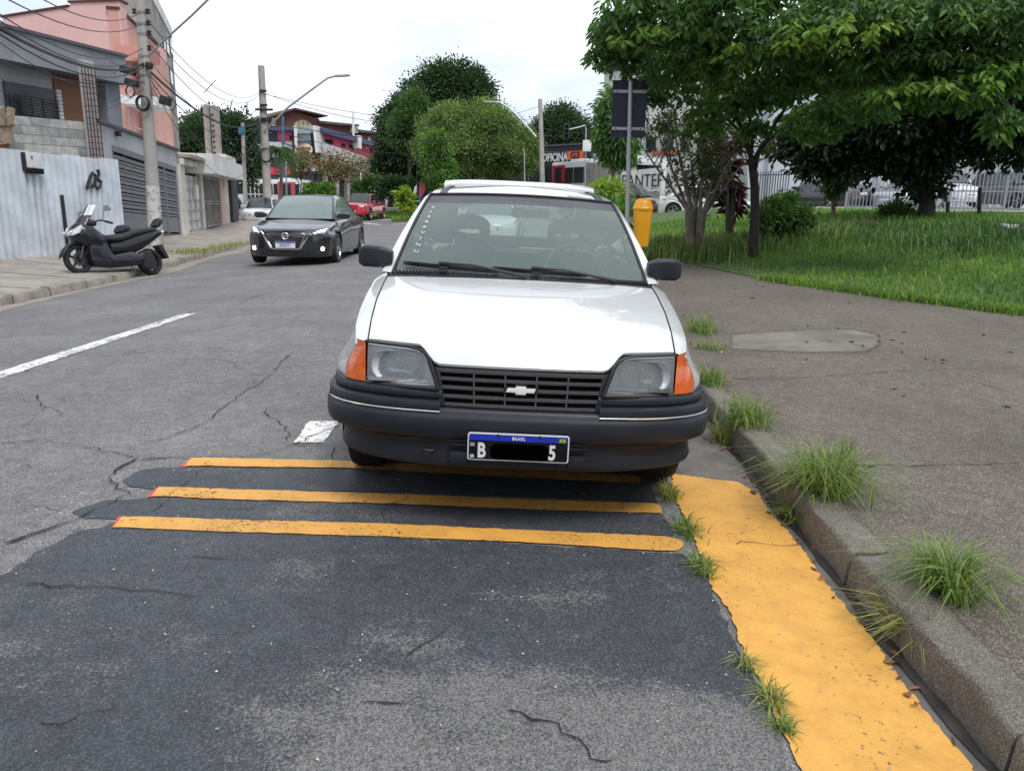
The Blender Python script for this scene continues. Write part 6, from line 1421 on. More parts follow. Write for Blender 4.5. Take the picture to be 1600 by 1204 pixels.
tlight(797, 262, 58, 'traffic light standing in front of the red shop front', [(799, 262, 58.15), (801, 300, 58.15)])
c = at(917, 228, 52); t = thing('street_name_sign', 'pale round backed sign boards on the traffic light mast', 'sign', c); b = MB(); b.box((0, -.1, 0), (.55, .04, .7)); b.build('board', M_whr, t, bev=.02); b = MB(); b.box((.05, .0, -.1), (.45, .04, .45)); b.build('rear_board', M_gryl, t)
# wires
def wire(name, a, b_, sag, r=.012, lab=None, grp=None, n=14, m=M_cable):
    a, b_ = Vector(a), Vector(b_); mb = MB(); pts = []
    for i in range(n+1):
        t = i/n; p = a.lerp(b_, t); p.z -= sag*4*t*(1-t); pts.append(p)
    mb.tube(pts, r, 4, cap=False); return tag(mb.build(name, m), lab, 'cable', grp)
def pw(py, dx=0): return q1+pl(py, dx)
k = 0
for (pa, ea, sg, r) in [(20, (-30, -62, 9), .35, .009), (38, (-30, -24, 9), .3, .009), (75, (-30, 2, 9.5), .4, .008), (88, (-30, 12, 9.5), .4, .009), (98, (-30, 24, 9.5), .35, .016), (101, (-30, 28, 9.6), .3, .022), (104, (-30, 34, 9.6), .4, .012), (116, (-30, 44, 10), .5, .006), (128, (-30, 84, 11), .2, .012), (122, (-30, 102, 12), .6, .004), (136, (-30, 125, 12), .5, .004)]:
    wire('overhead_cable', pw(pa), at(*ea), sg, r, ['topmost cable from the left pole over the pink building roof', 'second cable from the top crossing the pink building', 'thin cable crossing the pink wall to the left edge', 'cable above the fascia, fourth from the top at the left edge', 'thick cable just above the thickest bundle left of the pole', 'thickest black cable bundle running to the left edge over the pink wall', 'cable just below the thickest bundle left of the pole', 'thin cable along the top of the grey fascia', 'straight black cable crossing the grey fascia to the splice box', 'very thin cable above the brown panel', 'lowest thin cable crossing the brown panel and barred window'][k], 'cables strung from the left pole towards the viewer'); k += 1
for (pa, ea, sg, r) in [(20, (407, 143, 42), .9, .010), (38, (407, 146, 42), 1.0, .010), (54, (407, 165, 42), 1.1, .010), (85, (408, 172, 42), 1.2, .008), (104, (409, 186, 42), .8, .028), (108, (409, 190, 42), 1.2, .012), (112, (409, 196, 42), 1.8, .010), (118, (410, 214, 42), 2.2, .008)]:
    wire('overhead_cable', pw(pa), at(*ea), sg, r, ['topmost of the cables from the left pole to the pale pole', 'second of the high cables between the two left poles', 'third high cable between the two left poles, carrying spacer bars', 'fourth cable down between the two left poles', 'thickest black cable between the two left poles', 'cable just below the thick one between the two left poles', 'low sagging cable past the grey apartment block', 'lowest sagging cable between the two left poles'][k-11], 'cables between the two left poles'); k += 1
for (a, e, sg, r) in [((410, 145, 42), (846, 165, 52), 1.4, .014), ((412, 147, 42), (1000, 150, 60), 1.6, .014), ((413, 186, 42), (846, 196, 52), 1.0, .014), ((413, 190, 42), (846, 204, 52), .8, .02), ((413, 200, 42), (846, 214, 52), 1.2, .02), ((848, 164, 52), (1010, 158, 56), .4, .014), ((848, 186, 52), (1010, 190, 56), .3, .014), ((848, 200, 52), (1010, 205, 56), .3, .02), ((413, 205, 42), (560, 232, 70), .9, .02), ((413, 212, 42), (620, 250, 80), .8, .02)]:
    wire('overhead_cable', at(*a), at(*e), sg, r, ['highest cable from the pale pole towards the pole behind the white car', 'faint high cable running on past the domed tree to the right', 'cable crossing in front of the dark green tree top', 'thicker cable crossing the middle of the domed tree', 'lowest thick cable crossing the domed tree', 'top cable right of the pole behind the white car', 'middle cable right of the pole behind the white car', 'lower cable above the black workshop sign', 'cable crossing the upper front of the restaurant', 'cable crossing the pale band of the restaurant'][k-19], 'cables across the junction'); k += 1
for (a, e, sg, r) in [((380, 200, 60), (411, 180, 42), .5, .018), ((380, 228, 60), (411, 200, 42), .6, .02), ((382, 236, 60), (411, 212, 42), .9, .02), ((383, 240, 60), (300, 205, 36), .9, .016), ((383, 244, 60), (318, 218, 36), 1.1, .016), ((383, 246, 60), (340, 190, 36), .8, .016), ((384, 250, 60), (411, 222, 42), .8, .02), ((383, 232, 60), (330, 180, 36), .4, .016)]:
    wire('service_drop', at(*a), at(*e), sg, r, 'service cable meeting at the slim dark utility pole', 'service cables round the slim dark pole')
for (a, e, lb) in [((337, 125), (319, 145), 'slanting spacer bar highest among the cables right of the apartment block'), ((363, 156), (358, 178), 'middle spacer bar hanging on the cables above the concrete posts'), ((386, 160), (386, 178), 'upright spacer bar on the cables nearest the pale pole')]:
    wire('cable_spacer', at(*a, 34), at(*e, 34), 0, .02, lb, 'spacer bars on the cables', n=2)
# tangled drops near pole 1
rgt = random.Random(4)
for i in range(16):
    a = pw(rgt.uniform(80, 145), rgt.uniform(-.1, .1)); e = q1+pl(rgt.uniform(85, 170), rgt.uniform(-.9, .5), -.1); wire('loose_cable', a, e, rgt.uniform(-.1, .35), .006, 'thin loose cable tangled round the left utility pole', 'loose cables on the left pole', n=8)
# ================================================================ buildings beyond the junction
class Bx:
    "helper: a building with its front plane through two sight-line points"
    def __init__(s, name, lab, cat, pa, Ya, pb, Yb, py=260):
        s.w = Wall(plan(pa, py, Ya), plan(pb, py, Yb)); s.t = thing(name, lab, cat)
    def q(s, nm, pts, m, o0=-1., o1=0., par=None): return s.w.piece(nm, s.w.px(*pts), o0, o1, m, par or s.t)
    def r(s, nm, x0, x1, y0, y1, m, o0=-1., o1=0., par=None):
        xm, ym = (x0+x1)/2, (y0+y1)/2; a = s.w.uz(x0, ym)[0]; c = s.w.uz(x1, ym)[0]; return s.w.piece(nm, s.w.rect(a, c, s.w.uz(xm, y1)[1], s.w.uz(xm, y0)[1]), o0, o1, m, par or s.t)
M_hot = mat('hot_pink_render', (.68, .10, .20), .8, var=.12, vscale=.3); M_purp = mat('purple_grey_fascia', (.075, .075, .14), .7); M_panel = mat('silver_panel', (.46, .48, .49), .5, var=.12, vscale=.2, metal=.1)
M_brk = mat('brown_brick_wall', (.17, .075, .065), .9, var=.25, vscale=.6); M_redb = mat('red_band', (.62, .05, .09), .6); M_rooft = mat('dark_tiled_roof', (.11, .075, .065), .9, var=.3, vscale=1.)
M_dglass = mat('dark_shopfront_glass', (.03, .04, .045), .12, spec=.7)
# restaurant, left wing
L1 = Bx('restaurant_building', 'large restaurant building with pink walls, silver panels and oval sign tower beyond the bus', 'building', 352, 94.6, 506, 93)
L1.r('ground_floor', 352, 504, 278, 325, M_dglass, -12, -.5); L1.r('dark_band', 352, 504, 268, 282, M_gate, -12, .1); L1.r('red_band', 362, 478, 262, 273, M_redb, -1, .5); L1.r('glass_band', 362, 470, 243, 262, M_dglass, -12, 0)
for i in range(9): L1.r('mullion', 368+i*11.5, 369+i*11.5, 243, 262, M_gate, 0, .12)
us = [390+i*13.2 for i in range(7)]
for a, c in zip(us[:-1], us[1:]): L1.q('silver_panel', [(a, 223), (c-.35, 222), (c-.35, 246), (a, 246)], M_panel, -1.5, .6)
L1.r('pink_wall', 428, 470, 203, 222, M_hot, -10, -1.); L1.r('pink_wall_recess', 392, 430, 203, 222, M_purp, -10, -1.4); L1.r('small_window', 447, 452, 210, 219, M_dark, -1, -.95); L1.r('roof_fascia', 390, 472, 199, 204, M_purp, -11, .3)
L1.r('window_bay', 352, 390, 222, 243, M_concw, -10, -.5)
# sign tower
tw = L1
tw.q('tower_glass', [(474, 199), (499, 199), (499, 236), (475, 252)], mat('tower_glass', (.30, .36, .38), .12, spec=.8, var=.2, vscale=.5), -2, 1.6); tw.q('tower_base', [(475, 246), (500, 238), (501, 268), (477, 268)], M_panel, -2, 1.7)
for q in ([(470, 199), (474, 199), (477, 268), (473, 268)], [(499, 199), (503, 199), (506, 240), (503, 240)]): tw.q('tower_frame', q, M_whr, -1, 2.0)
for q in ([(466, 206), (470, 206), (473, 266), (469, 266)], [(495, 209), (499, 209), (502, 258), (498, 258)]): tw.q('tower_slot', q, M_dark, -1, 1.9)
for y in (211, 222, 251, 260): tw.r('tower_rail', 475, 500, y, y+.6, M_gate, 1.5, 1.95)
c = tw.w.uz(490, 236); cp = tw.w.pt(c[0], c[1], 2.3); sg = bpy.data.objects.new('oval_sign', None); COL.objects.link(sg); sg.parent = tw.t
ang = math.atan2(tw.w.d.y, tw.w.d.x); SM = Matrix.Translation(cp) @ Matrix.Rotation(ang, 4, 'Z')
for nm, k, m, dz in (('sign_rim', 1.0, mat('sign_brown', (.16, .09, .04), .6), 0), ('sign_face', .92, mat('sign_cream', (.72, .66, .52), .6), -.05)):
    b = MB(); P = [SM @ Vector((.85*k*1.0*cos(2*pi*i/28), dz, .70*k*sin(2*pi*i/28))) for i in range(28)]; b.prism(P, Matrix.Rotation(ang, 3, 'Z') @ Vector((0, .12, 0))); b.build(nm, m, sg, fix=True)
for s_, z in (('Vitória', .18), ('Régia', -.24)): text(s_, .46, mat('sign_red_letter', (.30, .05, .03), .6), sg, SM @ Matrix.Translation((0, -.10, z)) @ FRONT, .02, off=.012)
# right wing receding
R1 = Bx('restaurant_wing', 'long receding wing of the restaurant with pink walls above sloping silver panels', 'building', 503, 92, 606, 99)
xs_ = [503+i*9.4 for i in range(12)]; T = lambda x: 222+(x-503)*.36; Bt = lambda x: 250+(x-503)*.30
for a, c in zip(xs_[:-1], xs_[1:]): R1.q('silver_panel', [(a, T(a)), (c-.3, T(c)), (c-.3, Bt(c)), (a, Bt(a))], M_panel, -1.5, .3)
R1.q('pink_wall', [(503, 206), (600, 232), (600, 262), (503, 240)], M_hot, -9, -.8); R1.q('roof_fascia', [(503, 199), (600, 226), (600, 233), (503, 208)], M_purp, -10, .2); R1.q('dark_band', [(503, 250), (606, 282), (606, 300), (503, 270)], M_gate, -9, -.2)
for x0, x1, y0, y1 in ((514, 526, 217, 224), (540, 545, 224, 230), (552, 558, 226, 233), (585, 588, 231, 237)): R1.q('small_window', [(x0, y0), (x1, y0+1.5), (x1, y1+1), (x0, y1)], M_dark, -1, -.7)
R1.q('shop_front', [(503, 270), (606, 290), (606, 320), (503, 322)], M_dglass, -9, -.6)
for i in range(5): x = 508+i*17; R1.q('column', [(x, 268), (x+4, 269), (x+4, 320), (x, 320)], M_concw, -1, .1)
R1.q('white_pier', [(557, 212), (562, 213), (562, 233), (557, 231)], M_whr, -1, .4)
# brick house on top
H1 = Bx('brick_house', 'dark brick house with low gabled roof standing above the restaurant', 'house', 400, 112, 596, 124)
H1.q('gable_wall', [(418, 182), (456, 172), (499, 186), (499, 222), (418, 222)], M_brk, -10, 0); 
H1.q('roof', [(402, 186), (456, 169.5), (507, 181.5), (507, 183), (456, 172), (402, 189)], M_rooft, -12, 1.2)
H1.q('wall', [(392, 193), (418, 193), (418, 215), (392, 215)], M_brk, -10, -.5); H1.q('wall', [(499, 192), (557, 197), (557, 226), (499, 222)], M_brk, -10, -.6); H1.q('roof', [(497, 189), (559, 195), (559, 198), (497, 193)], M_rooft, -11, .5)
H1.q('wall', [(557, 205), (594, 209), (594, 232), (557, 228)], M_brk, -10, -.8); H1.q('roof', [(556, 202), (596, 207), (596, 210), (556, 206)], M_rooft, -11, .3)
cq = H1.w.uz(473, 196); b = MB(); P = [H1.w.pt(cq[0]+1.75*cos(a), cq[1]-1.0+1.75*sin(a), .05) for a in np.linspace(0, pi, 14)]; b.prism(P, H1.w.n*.08); aw = b.build('arched_window', mat('arched_window_glass', (.45, .38, .22), .3), H1.t, fix=True)
for i in range(5): u = cq[0]-1.4+.7*i; H1.w.piece('glazing_bar', H1.w.rect(u, u+.07, cq[1]-1.0, cq[1]+.55), .13, .2, M_brk, aw)
H1.r('side_window', 424, 430, 184, 197, M_cream, 0, .1); H1.r('side_window', 566, 570, 213, 218, M_whr, -.8, -.6); H1.r('side_window', 578, 582, 214, 219, M_whr, -.8, -.6); H1.r('roof_unit', 548, 558, 199, 208, M_concw, -.6, .3)
# far backdrop shops right of the restaurant
S1 = Bx('red_shop', 'low red shop front with a white cross seen under the domed tree', 'shop', 775, 88, 826, 84)
S1.r('wall', 775, 828, 252, 285, mat('shop_red', (.50, .04, .08), .6), -8, 0); S1.r('awning', 782, 826, 271, 277, mat('awning_red', (.36, .05, .07), .7), -.1, 1.2); S1.r('lower_wall', 775, 826, 279, 300, M_gryl, -7, -.4)
cu_, cz_ = S1.w.uz(811, 260)
for hw2, hz2 in ((.50, .13), (.13, .50)): S1.w.piece('white_cross', S1.w.rect(cu_-hw2, cu_+hw2, cz_-hz2, cz_+hz2), .0, .08+.02*(hw2 > hz2), M_whr, S1.t)
text('D', 1.1, M_whr, S1.t, Matrix.Translation(S1.w.pt(S1.w.uz(822, 260)[0], cz_, .06)) @ Matrix.Rotation(math.atan2(S1.w.d.y, S1.w.d.x), 4, 'Z') @ FRONT, .05, off=.03)
S2 = Bx('orange_shop', 'low pale shop with an orange band behind the domed tree trunk', 'shop', 700, 92, 776, 90)
S2.r('wall', 698, 776, 255, 300, M_gryl, -8, 0); S2.r('orange_band', 702, 774, 258, 264, mat('shop_orange', (.62, .22, .05), .7), 0, .2); S2.r('opening', 716, 748, 268, 292, M_dglass, 0, .1); S2.r('opening', 756, 772, 268, 290, M_dglass, 0, .1)
S3 = Bx('far_white_building', 'pale building with dark glazed front behind the tall dark tree', 'building', 592, 96, 700, 94)
S3.r('wall', 592, 700, 240, 312, M_whr, -8, 0); S3.r('glazed_front', 632, 662, 262, 280, M_dglass, 0, .1); S3.r('glazed_front', 600, 626, 270, 290, M_dglass, 0, .1)
# workshop
O1 = Bx('workshop_building', 'black workshop building with white and orange lettering above the bus', 'building', 822, 78, 920, 72)
M_blk2 = mat('black_facade', (.016, .019, .024), .6); O1.q('facade', [(822, 229), (915, 222), (915, 300), (822, 300)], M_blk2, -10, 0); O1.q('side_wall', [(822, 256), (848, 256), (848, 300), (822, 300)], M_blk2, 0, 3.); O1.r('side_window', 833, 842, 265, 275, M_gryl, 3., 3.05)
O1.r('orange_sign', 888, 912, 236, 249.5, mat('sign_orange', (.78, .13, .03), .5), 0, .12)
aw_ = math.atan2(O1.w.d.y, O1.w.d.x)
def otext(s_, px_, py_, size, m, o, sx=1., off=.02): u, z = O1.w.uz(px_, py_); text(s_, size, m, O1.t, Matrix.Translation(O1.w.pt(u, z, o)) @ Matrix.Rotation(aw_, 4, 'Z') @ FRONT, .04, off=off, sx=sx)
otext('OFICINA', 867.5, 246.5, .98, M_whr, .05, .86, .03); otext('G3', 900, 243, .86, M_blk2, .15, 1.1, .02); otext('CENTRO DE ALTA', 869, 239.5, .42, mat('dim_letter', (.10, .12, .14), .6), .04, .95)
O1.r('roof_edge', 840, 914, 226, 228, M_gate, -1, .2)
# grey concrete wall and lettered white wall
W1 = Bx('concrete_wall', 'stained bare concrete wall between workshop and lettered white wall', 'wall', 914, 58, 982, 48)
W1.q('wall', [(914, 254), (982, 256), (982, 318), (914, 312)], M_concw, -.5, 0); W1.q('upper_wall', [(914, 240), (945, 246), (982, 252), (982, 257), (914, 256)], M_gryl, -3, -.6)
W2 = Bx('lettered_wall', 'white painted wall with black lettering behind the bare shrub tree', 'wall', 968, 47, 1100, 43)
W2.q('wall', [(970, 268), (1030, 262), (1062, 262), (1098, 266), (1098, 325), (970, 325)], mat('white_graffiti_wall', (.64, .64, .63), .8, var=.15, vscale=.5), -.3, 0); W2.r('base', 970, 1098, 299, 330, M_concw, 0, .04)
u, z = W2.w.uz(1010, 283); text('PANTERA', 1.02, M_ink, W2.t, Matrix.Translation(W2.w.pt(u, z, .03)) @ Matrix.Rotation(math.atan2(W2.w.d.y, W2.w.d.x), 4, 'Z') @ FRONT @ Matrix.Rotation(R(1), 4, 'Z'), .02, off=-.006, sx=.80)
t = thing('wall_post', 'pale concrete post in front of the lettered white wall', 'post', at(1034, 312, 40)); b = MB(); b.box((0, 0, .9), (.22, .22, 2.3)); b.build('shaft', M_whr, t, bev=.02)
# big white buildings behind the right-hand trees
B1 = Bx('warehouse', 'tall white warehouse rising behind the sign and the right-hand trees', 'building', 943, 66, 1172, 56)
M_wh3 = mat('aged_white_wall', (.60, .60, .58), .85, col2=(.46, .455, .43), vscale=.35)
B1.q('wall', [(944, 112), (1060, 90), (1172, 70), (1172, 330), (944, 330)], M_wh3, -12, 0); B1.q('roof_edge', [(943, 108), (1173, 66), (1173, 71), (943, 113)], M_gate, -12, .3)
for y in (150, 196): B1.q('string_course', [(946, y+4), (1171, y-4), (1171, y-2), (946, y+6)], M_gryl, 0, .12)
for i in range(6): x = 1010+i*27; B1.q('window', [(x, 215), (x+15, 214), (x+15, 238), (x, 238)], M_gdark, 0, .08)
B1.q('orange_stripe', [(1020, 236), (1060, 235), (1060, 241), (1020, 242)], mat('faded_orange', (.45, .12, .06), .8), .09, .15)
B2 = Bx('blue_white_building', 'pale bluish white building behind the fence on the right', 'building', 1168, 50, 1640, 44)
M_blw = mat('bluish_white_wall', (.50, .54, .60), .8, var=.1, vscale=.4); B2.q('wall', [(1168, 60), (1640, -20), (1640, 330), (1168, 330)], M_blw, -10, 0)
for i in range(5): x = 1200+i*86; B2.q('pilaster', [(x, 90-i*14), (x+7, 89-i*14), (x+7, 325), (x, 325)], M_gryl, 0, .25)
for i in range(5): x = 1222+i*86; B2.r('window', x, x+44, 200, 240, M_gdark, 0, .06)
for i in range(3): x = 1440+i*60; B2.r('roller_door', x, x+40, 236, 325, M_gryl, 0, .1)
# parking fence: white bars
fA, fB = plan(1322, 300, 30.5), plan(1680, 300, 27.5); fx = Wall(fA, fB); ft = thing('bar_fence', 'long pale metal bar fence in front of the parked cars on the right', 'fence'); LF = fx.L
M_bar = mat('pale_fence_paint', (.22, .24, .28), .5)
zf0, zf1 = 1.28, 3.0; n = int(LF/.125); b = MB()
for i in range(n): u = i*.125; fx.slab(b, fx.rect(u, u+.032, zf0+.05, zf1), -.015, .015)
tag(b.build('fence_bars', M_bar, ft), kind='stuff'); 
for z in (zf0+.12, zf0+.72, zf1-.12): fx.piece('rail', fx.rect(0, LF, z, z+.05), -.025, .025, M_bar, ft)
fx.piece('plinth', fx.rect(0, LF, zf0-.6, zf0+.06), -.12, .12, M_gryl, ft)
for i in range(5): u = i*LF/4.2; fx.piece('post', fx.rect(u, u+.09, zf0-.3, zf1+.05), -.05, .05, M_bar, ft)
fA, fB = plan(1176, 280, 42), plan(1236, 280, 40); f2 = Wall(fA, fB); t2 = thing('dark_fence', 'short dark metal bar fence before the white wall', 'fence'); b = MB(); z0_, z1_ = f2.uz(1200, 325)[1], f2.uz(1200, 268)[1]
for i in range(int(f2.L/.16)): f2.slab(b, f2.rect(i*.16, i*.16+.04, z0_, z1_), -.02, .02)
tag(b.build('fence_bars', M_gate, t2), kind='stuff'); f2.piece('rail', f2.rect(0, f2.L, z1_-.2, z1_-.15), -.03, .03, M_gate, t2)
heightsheet('car_park', spaced((2.5, 40, 1.5)), spaced((22.5, 48, 1.5)), lambda x, y: .42+.018*(y-22)*0+.86*sstep(4, 13, x)+.0065*(y-16), mat('car_park_concrete', (.30, .29, .27), .9, var=.15, vscale=.5), lab='pale concrete car park behind the lawn')
for i, (px_, pyb, pyt, Yd) in enumerate([(1402, 340, 302, 20.5), (1481, 340, 315, 20.5), (1531, 340, 293, 20)]):
    a = at(px_, pyb, Yd); c = at(px_+.5, pyt, Yd); t = thing('bollard_post', ['thin dark wooden post left of the black tree trunk', 'short dark post just right of the black tree trunk', 'tallest dark wooden post in front of the white estate car'][i], 'post', a, group='dark posts at the top of the lawn'); b = MB(); b.tube([(0, 0, -.2), c-a], [.055, .05], 8); b.build('shaft', M_plast2, t)
# grass islands at the junction
M_isl = mat('island_grass', (.09, .17, .03), .9, col2=(.06, .11, .025), vscale=.8, bump=.6, bscale=8)
def island(pts, Yd, lab, seed):
    poly = []
    for (x, y, Y_) in pts: q = at(x, y, Y_); poly.append((q.x, Y_))
    b = MB(); zt_ = lambda x, y: float(G(x, y))+.16; b.add([(x, y, zt_(x, y)) for x, y in poly]+[(x, y, float(G(x, y))-.1) for x, y in poly], [tuple(range(len(poly)))]+[(i, (i+1) % len(poly), (i+1) % len(poly)+len(poly), i+len(poly)) for i in range(len(poly))])
    o = b.build('traffic_island', M_isl, None, fix=True); tag(o, lab, kind='structure'); xs = [p[0] for p in poly]; ys = [p[1] for p in poly]
    rg = np.random.default_rng(seed); n = 5000; X = rg.uniform(min(xs), max(xs), n); Y = rg.uniform(min(ys), max(ys), n); ok = np.ones(n, bool)
    for i in range(len(poly)):      # keep points inside the convex outline
        (x0, y0), (x1, y1) = poly[i], poly[(i+1) % len(poly)]; s_ = (x1-x0)*(Y-y0)-(y1-y0)*(X-x0); ok &= (s_ > 0)
    if ok.sum() < 10: ok[:] = True; ok &= (X > min(xs)*.97)
    X, Y = X[ok], Y[ok]; tag(grass('island_grass', X, Y, lambda x, y: G(x, y)+.15, .22, .03, M_blade, seed, .6), 'rough grass on the traffic island: '+lab, 'grass', kind='stuff')
island([(382, 330, 56), (500, 330, 56), (500, 322, 74), (382, 322, 74)], 60, 'green traffic island before the bus', 11)
island([(556, 330, 57), (655, 330, 57), (655, 320, 76), (548, 320, 76)], 60, 'green traffic island behind the red pickup', 12)
island([(612, 338, 50), (720, 338, 50), (720, 334, 54), (612, 334, 54)], 60, 'narrow green island right of the red pickup', 13)
# ---------------------------------------------------------------- street sign seen from behind, litter bin
zg = lambda x, y: float(GS(x, y))
a = at(980.5, 372, 12.9); top = at(985.5, 127, 12.9); zb_ = zg(a.x, 12.9); t = thing('street_sign', 'back of a dark rectangular street sign on a grey pole above the yellow bin', 'sign', (a.x, 12.9, zb_)); o = Vector((a.x, 12.9, zb_))
b = MB(); b.tube([(0, 0, -.1), Vector((top.x, 12.9, top.z))-o], .034, 12); b.build('pole', M_galv, t, smooth=True)
b = MB(); lo = Vector((0, 0, .02)); b.tube([lo, (Vector((top.x, 12.9, top.z))-o)*.27], .0355, 12); b.build('pole_foot_paint', mat('chipped_white', (.55, .55, .54), .8, col2=(.3, .3, .3), vscale=9), t, smooth=True)
c = at(984, 169.5, 12.85)-o; b = MB(); wd = .545; h_ = .86; b.prism([(c.x+x, -.055+.10, c.z+z) for x, z in rrect(wd, h_, .02)], (0, .004, 0)); b.build('panel', mat('sign_back_paint', (.012, .018, .045), .45), t, fix=True)
for py in (142, 200.5):
    z = (at(984, py, 12.85)-o).z; b = MB(); b.box((c.x, .035, z), (.52, .02, .045)); br = b.build('bracket', M_galv, t)
    for x in (-.2, .2): b = MB(); b.lathe([(.001, .018), (.011, .019), (.011, .026)], c=(c.x+x, 0, z), axis='Y', n=8); b.build('bolt', M_dark, br)
a2 = at(1001.5, 385, 12.4); zt2_ = at(1001.5, 310, 12.4).z; H_ = zt2_-a2.z; M_bin = mat('yellow_bin_plastic', (.78, .36, .012), .38, var=.08, vscale=4)
t = thing('litter_bin', 'yellow plastic litter bin with domed lid fixed to the sign pole', 'litter bin', a2)
b = MB(); rows = []
for z, wx, wy in ((0, .20, .17), (.04, .225, .19), (H_*.6, .27, .22), (H_*.775, .285, .235), (H_*.78, .275, .225)): rows.append([(x*wx, y*wy, z) for x, y in rrect(1, 1, .3)])
b.grid(rows, closeu=True); b.add(rows[0], [tuple(range(20))]); b.build('body', M_bin, t, smooth=True, fix=True)
b = MB(); rows = []
for z, k in ((.765, 1.12), (.80, 1.14), (.82, 1.05), (.90, .98), (.96, .80), (.99, .5), (1.0, .2)): rows.append([(x*.285*k-(.02 if z > .85 else 0)*0, y*.235*k, z*H_) for x, y in rrect(1, 1, .42)])
b.grid(rows, closeu=True); b.add(rows[-1], [tuple(range(20))]); ld = b.build('lid', M_bin, t, smooth=True, fix=True)
b = MB(); b.box((-.16, .12, .55*H_), (.12, .06, .08)); b.build('bracket', M_galv, t)
# unseen houses added behind the viewer to dim sky light on the car front
for i, (x, y, sx_, sy_, h_, m, lb) in enumerate([(-13.5, -6, 7, 14, 5.5, M_gryl, 'grey two storey house on the left side behind the viewer'), (-13.8, -24, 7, 16, 7.5, M_cream, 'cream house on the left side behind the viewer'), (-2, -46, 30, 8, 9, M_brk, 'brick building closing the street far behind the viewer'), (14, -20, 8, 26, 6, M_whr, 'white building on the right side behind the viewer')]):
    t = thing('house', lb, 'house', (x, y, 0)); b = MB(); b.box((0, 0, h_/2-.2), (sx_, sy_, h_)); b.build('wall', m, t); b = MB(); b.box((0, 0, h_-.1), (sx_+.4, sy_+.4, .25)); b.build('roof', M_rooft, t)
    for k in range(4):
        for fl in range(int(h_/2.6)):
            b = MB(); sgn = 1 if x < 0 else -1; b.box((sgn*sx_/2, (k-1.5)*sy_/4.5, 1.5+fl*2.7), (.1, 1.3, 1.2)); b.build('window', M_gdark, t)
# ================================================================ trees and plants
def leafm(name, c, c2, isl=.35, tr=.3, vs=.5, rough=.5): return mat(name, c, rough, col2=c2, vscale=vs, island=isl, trans=tr, spec=.35)
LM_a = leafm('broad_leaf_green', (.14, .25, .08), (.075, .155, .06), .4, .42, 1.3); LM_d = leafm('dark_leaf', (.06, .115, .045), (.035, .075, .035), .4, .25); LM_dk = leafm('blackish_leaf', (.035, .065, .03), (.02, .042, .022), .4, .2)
LM_m = leafm('mid_green_leaf', (.11, .20, .06), (.06, .13, .048)); LM_y = leafm('olive_yellow_leaf', (.24, .33, .10), (.09, .165, .055), .45, .3, 1.6); LM_l = leafm('light_green_leaf', (.17, .32, .07), (.09, .19, .045))  # olive yellow noise contrast paints in lit tips and shaded clumps of the dome
LM_r = leafm('reddish_leaf', (.34, .21, .12), (.20, .19, .09), .4); LM_p = leafm('purple_leaf', (.11, .03, .055), (.05, .02, .035), .4, .25); LM_yg = leafm('yellow_green_leaf', (.34, .42, .07), (.17, .30, .05), .3, .4); LM_yt = leafm('young_yellow_leaf', (.19, .31, .055), (.12, .24, .05), .3, .4)
BK = mat('dark_bark', (.045, .038, .034), .95, bump=.8, bscale=30, var=.4, vscale=8); BKl = mat('pale_bark', (.20, .17, .14), .95, bump=.8, bscale=30, var=.4, vscale=6); M_stem = mat('green_stem', (.08, .12, .03), .8)
def pxl(lst, ry=1.0):
    "crown lobes from the photo: (px, py, Y, rx_px, rz_px)"
    o = []
    for (x, y, Yd, rx, rz) in lst: c = at(x, y, Yd); k = Yd/FPX; o.append((c.x, Yd, c.z, rx*k, max(rx, rz)*k*.85*ry, rz*k))
    return o
def tree(lab, base, Yd, topz, r0, lobes, lm, n, ln, wd, bark, clump=7, spread=.4, droop=.3, seed=1, nb=12, name='tree', shell=.5, sub=1, basez=None, group=None):
    b = at(*base, Yd) if basez is None else Vector((at(*base, Yd).x, Yd, basez)); tp = at(*topz, Yd); t = thing(name, lab, 'tree' if name == 'tree' else name.replace('_', ' '), b, group=group)
    LB = [(x-b.x, y-b.y, z-b.z, a, c, d) for x, y, z, a, c, d in lobes]
    if Yd > 45 and ln > .2: n = int(n*2.3); ln *= .62; wd *= .66
    tree_wood(t, (0, 0, -.1), tp-b, r0, LB, bark, seed, nb, sub=sub); crown('crown', LB, n, ln, wd, lm, t, seed, clump, spread, droop, shell)
    return t, b, LB
# -- far trees
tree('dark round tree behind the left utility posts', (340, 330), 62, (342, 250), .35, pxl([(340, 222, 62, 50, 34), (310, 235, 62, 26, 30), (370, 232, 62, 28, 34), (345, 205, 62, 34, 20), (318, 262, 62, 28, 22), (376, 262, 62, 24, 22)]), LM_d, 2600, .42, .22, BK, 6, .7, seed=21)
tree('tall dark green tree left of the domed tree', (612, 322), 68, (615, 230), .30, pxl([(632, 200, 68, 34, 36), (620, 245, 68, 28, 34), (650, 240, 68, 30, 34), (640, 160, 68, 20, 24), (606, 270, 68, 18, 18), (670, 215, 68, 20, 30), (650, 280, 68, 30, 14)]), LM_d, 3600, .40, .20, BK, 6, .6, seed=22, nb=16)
tree('brighter feathery tree in front of the dark trees', (640, 318), 62, (640, 200), .16, pxl([(645, 175, 62, 16, 26), (636, 205, 62, 20, 22), (655, 200, 62, 14, 18)]), LM_m, 1500, .36, .12, BK, 7, .45, .1, seed=23)
tree('large dark tree crown rising behind the domed tree', (705, 315), 84, (705, 190), .4, pxl([(705, 135, 84, 40, 28), (680, 130, 84, 30, 22), (735, 145, 84, 26, 26), (700, 160, 84, 46, 28), (672, 165, 84, 24, 30)]), LM_d, 2600, .50, .24, BK, 6, .8, seed=24)
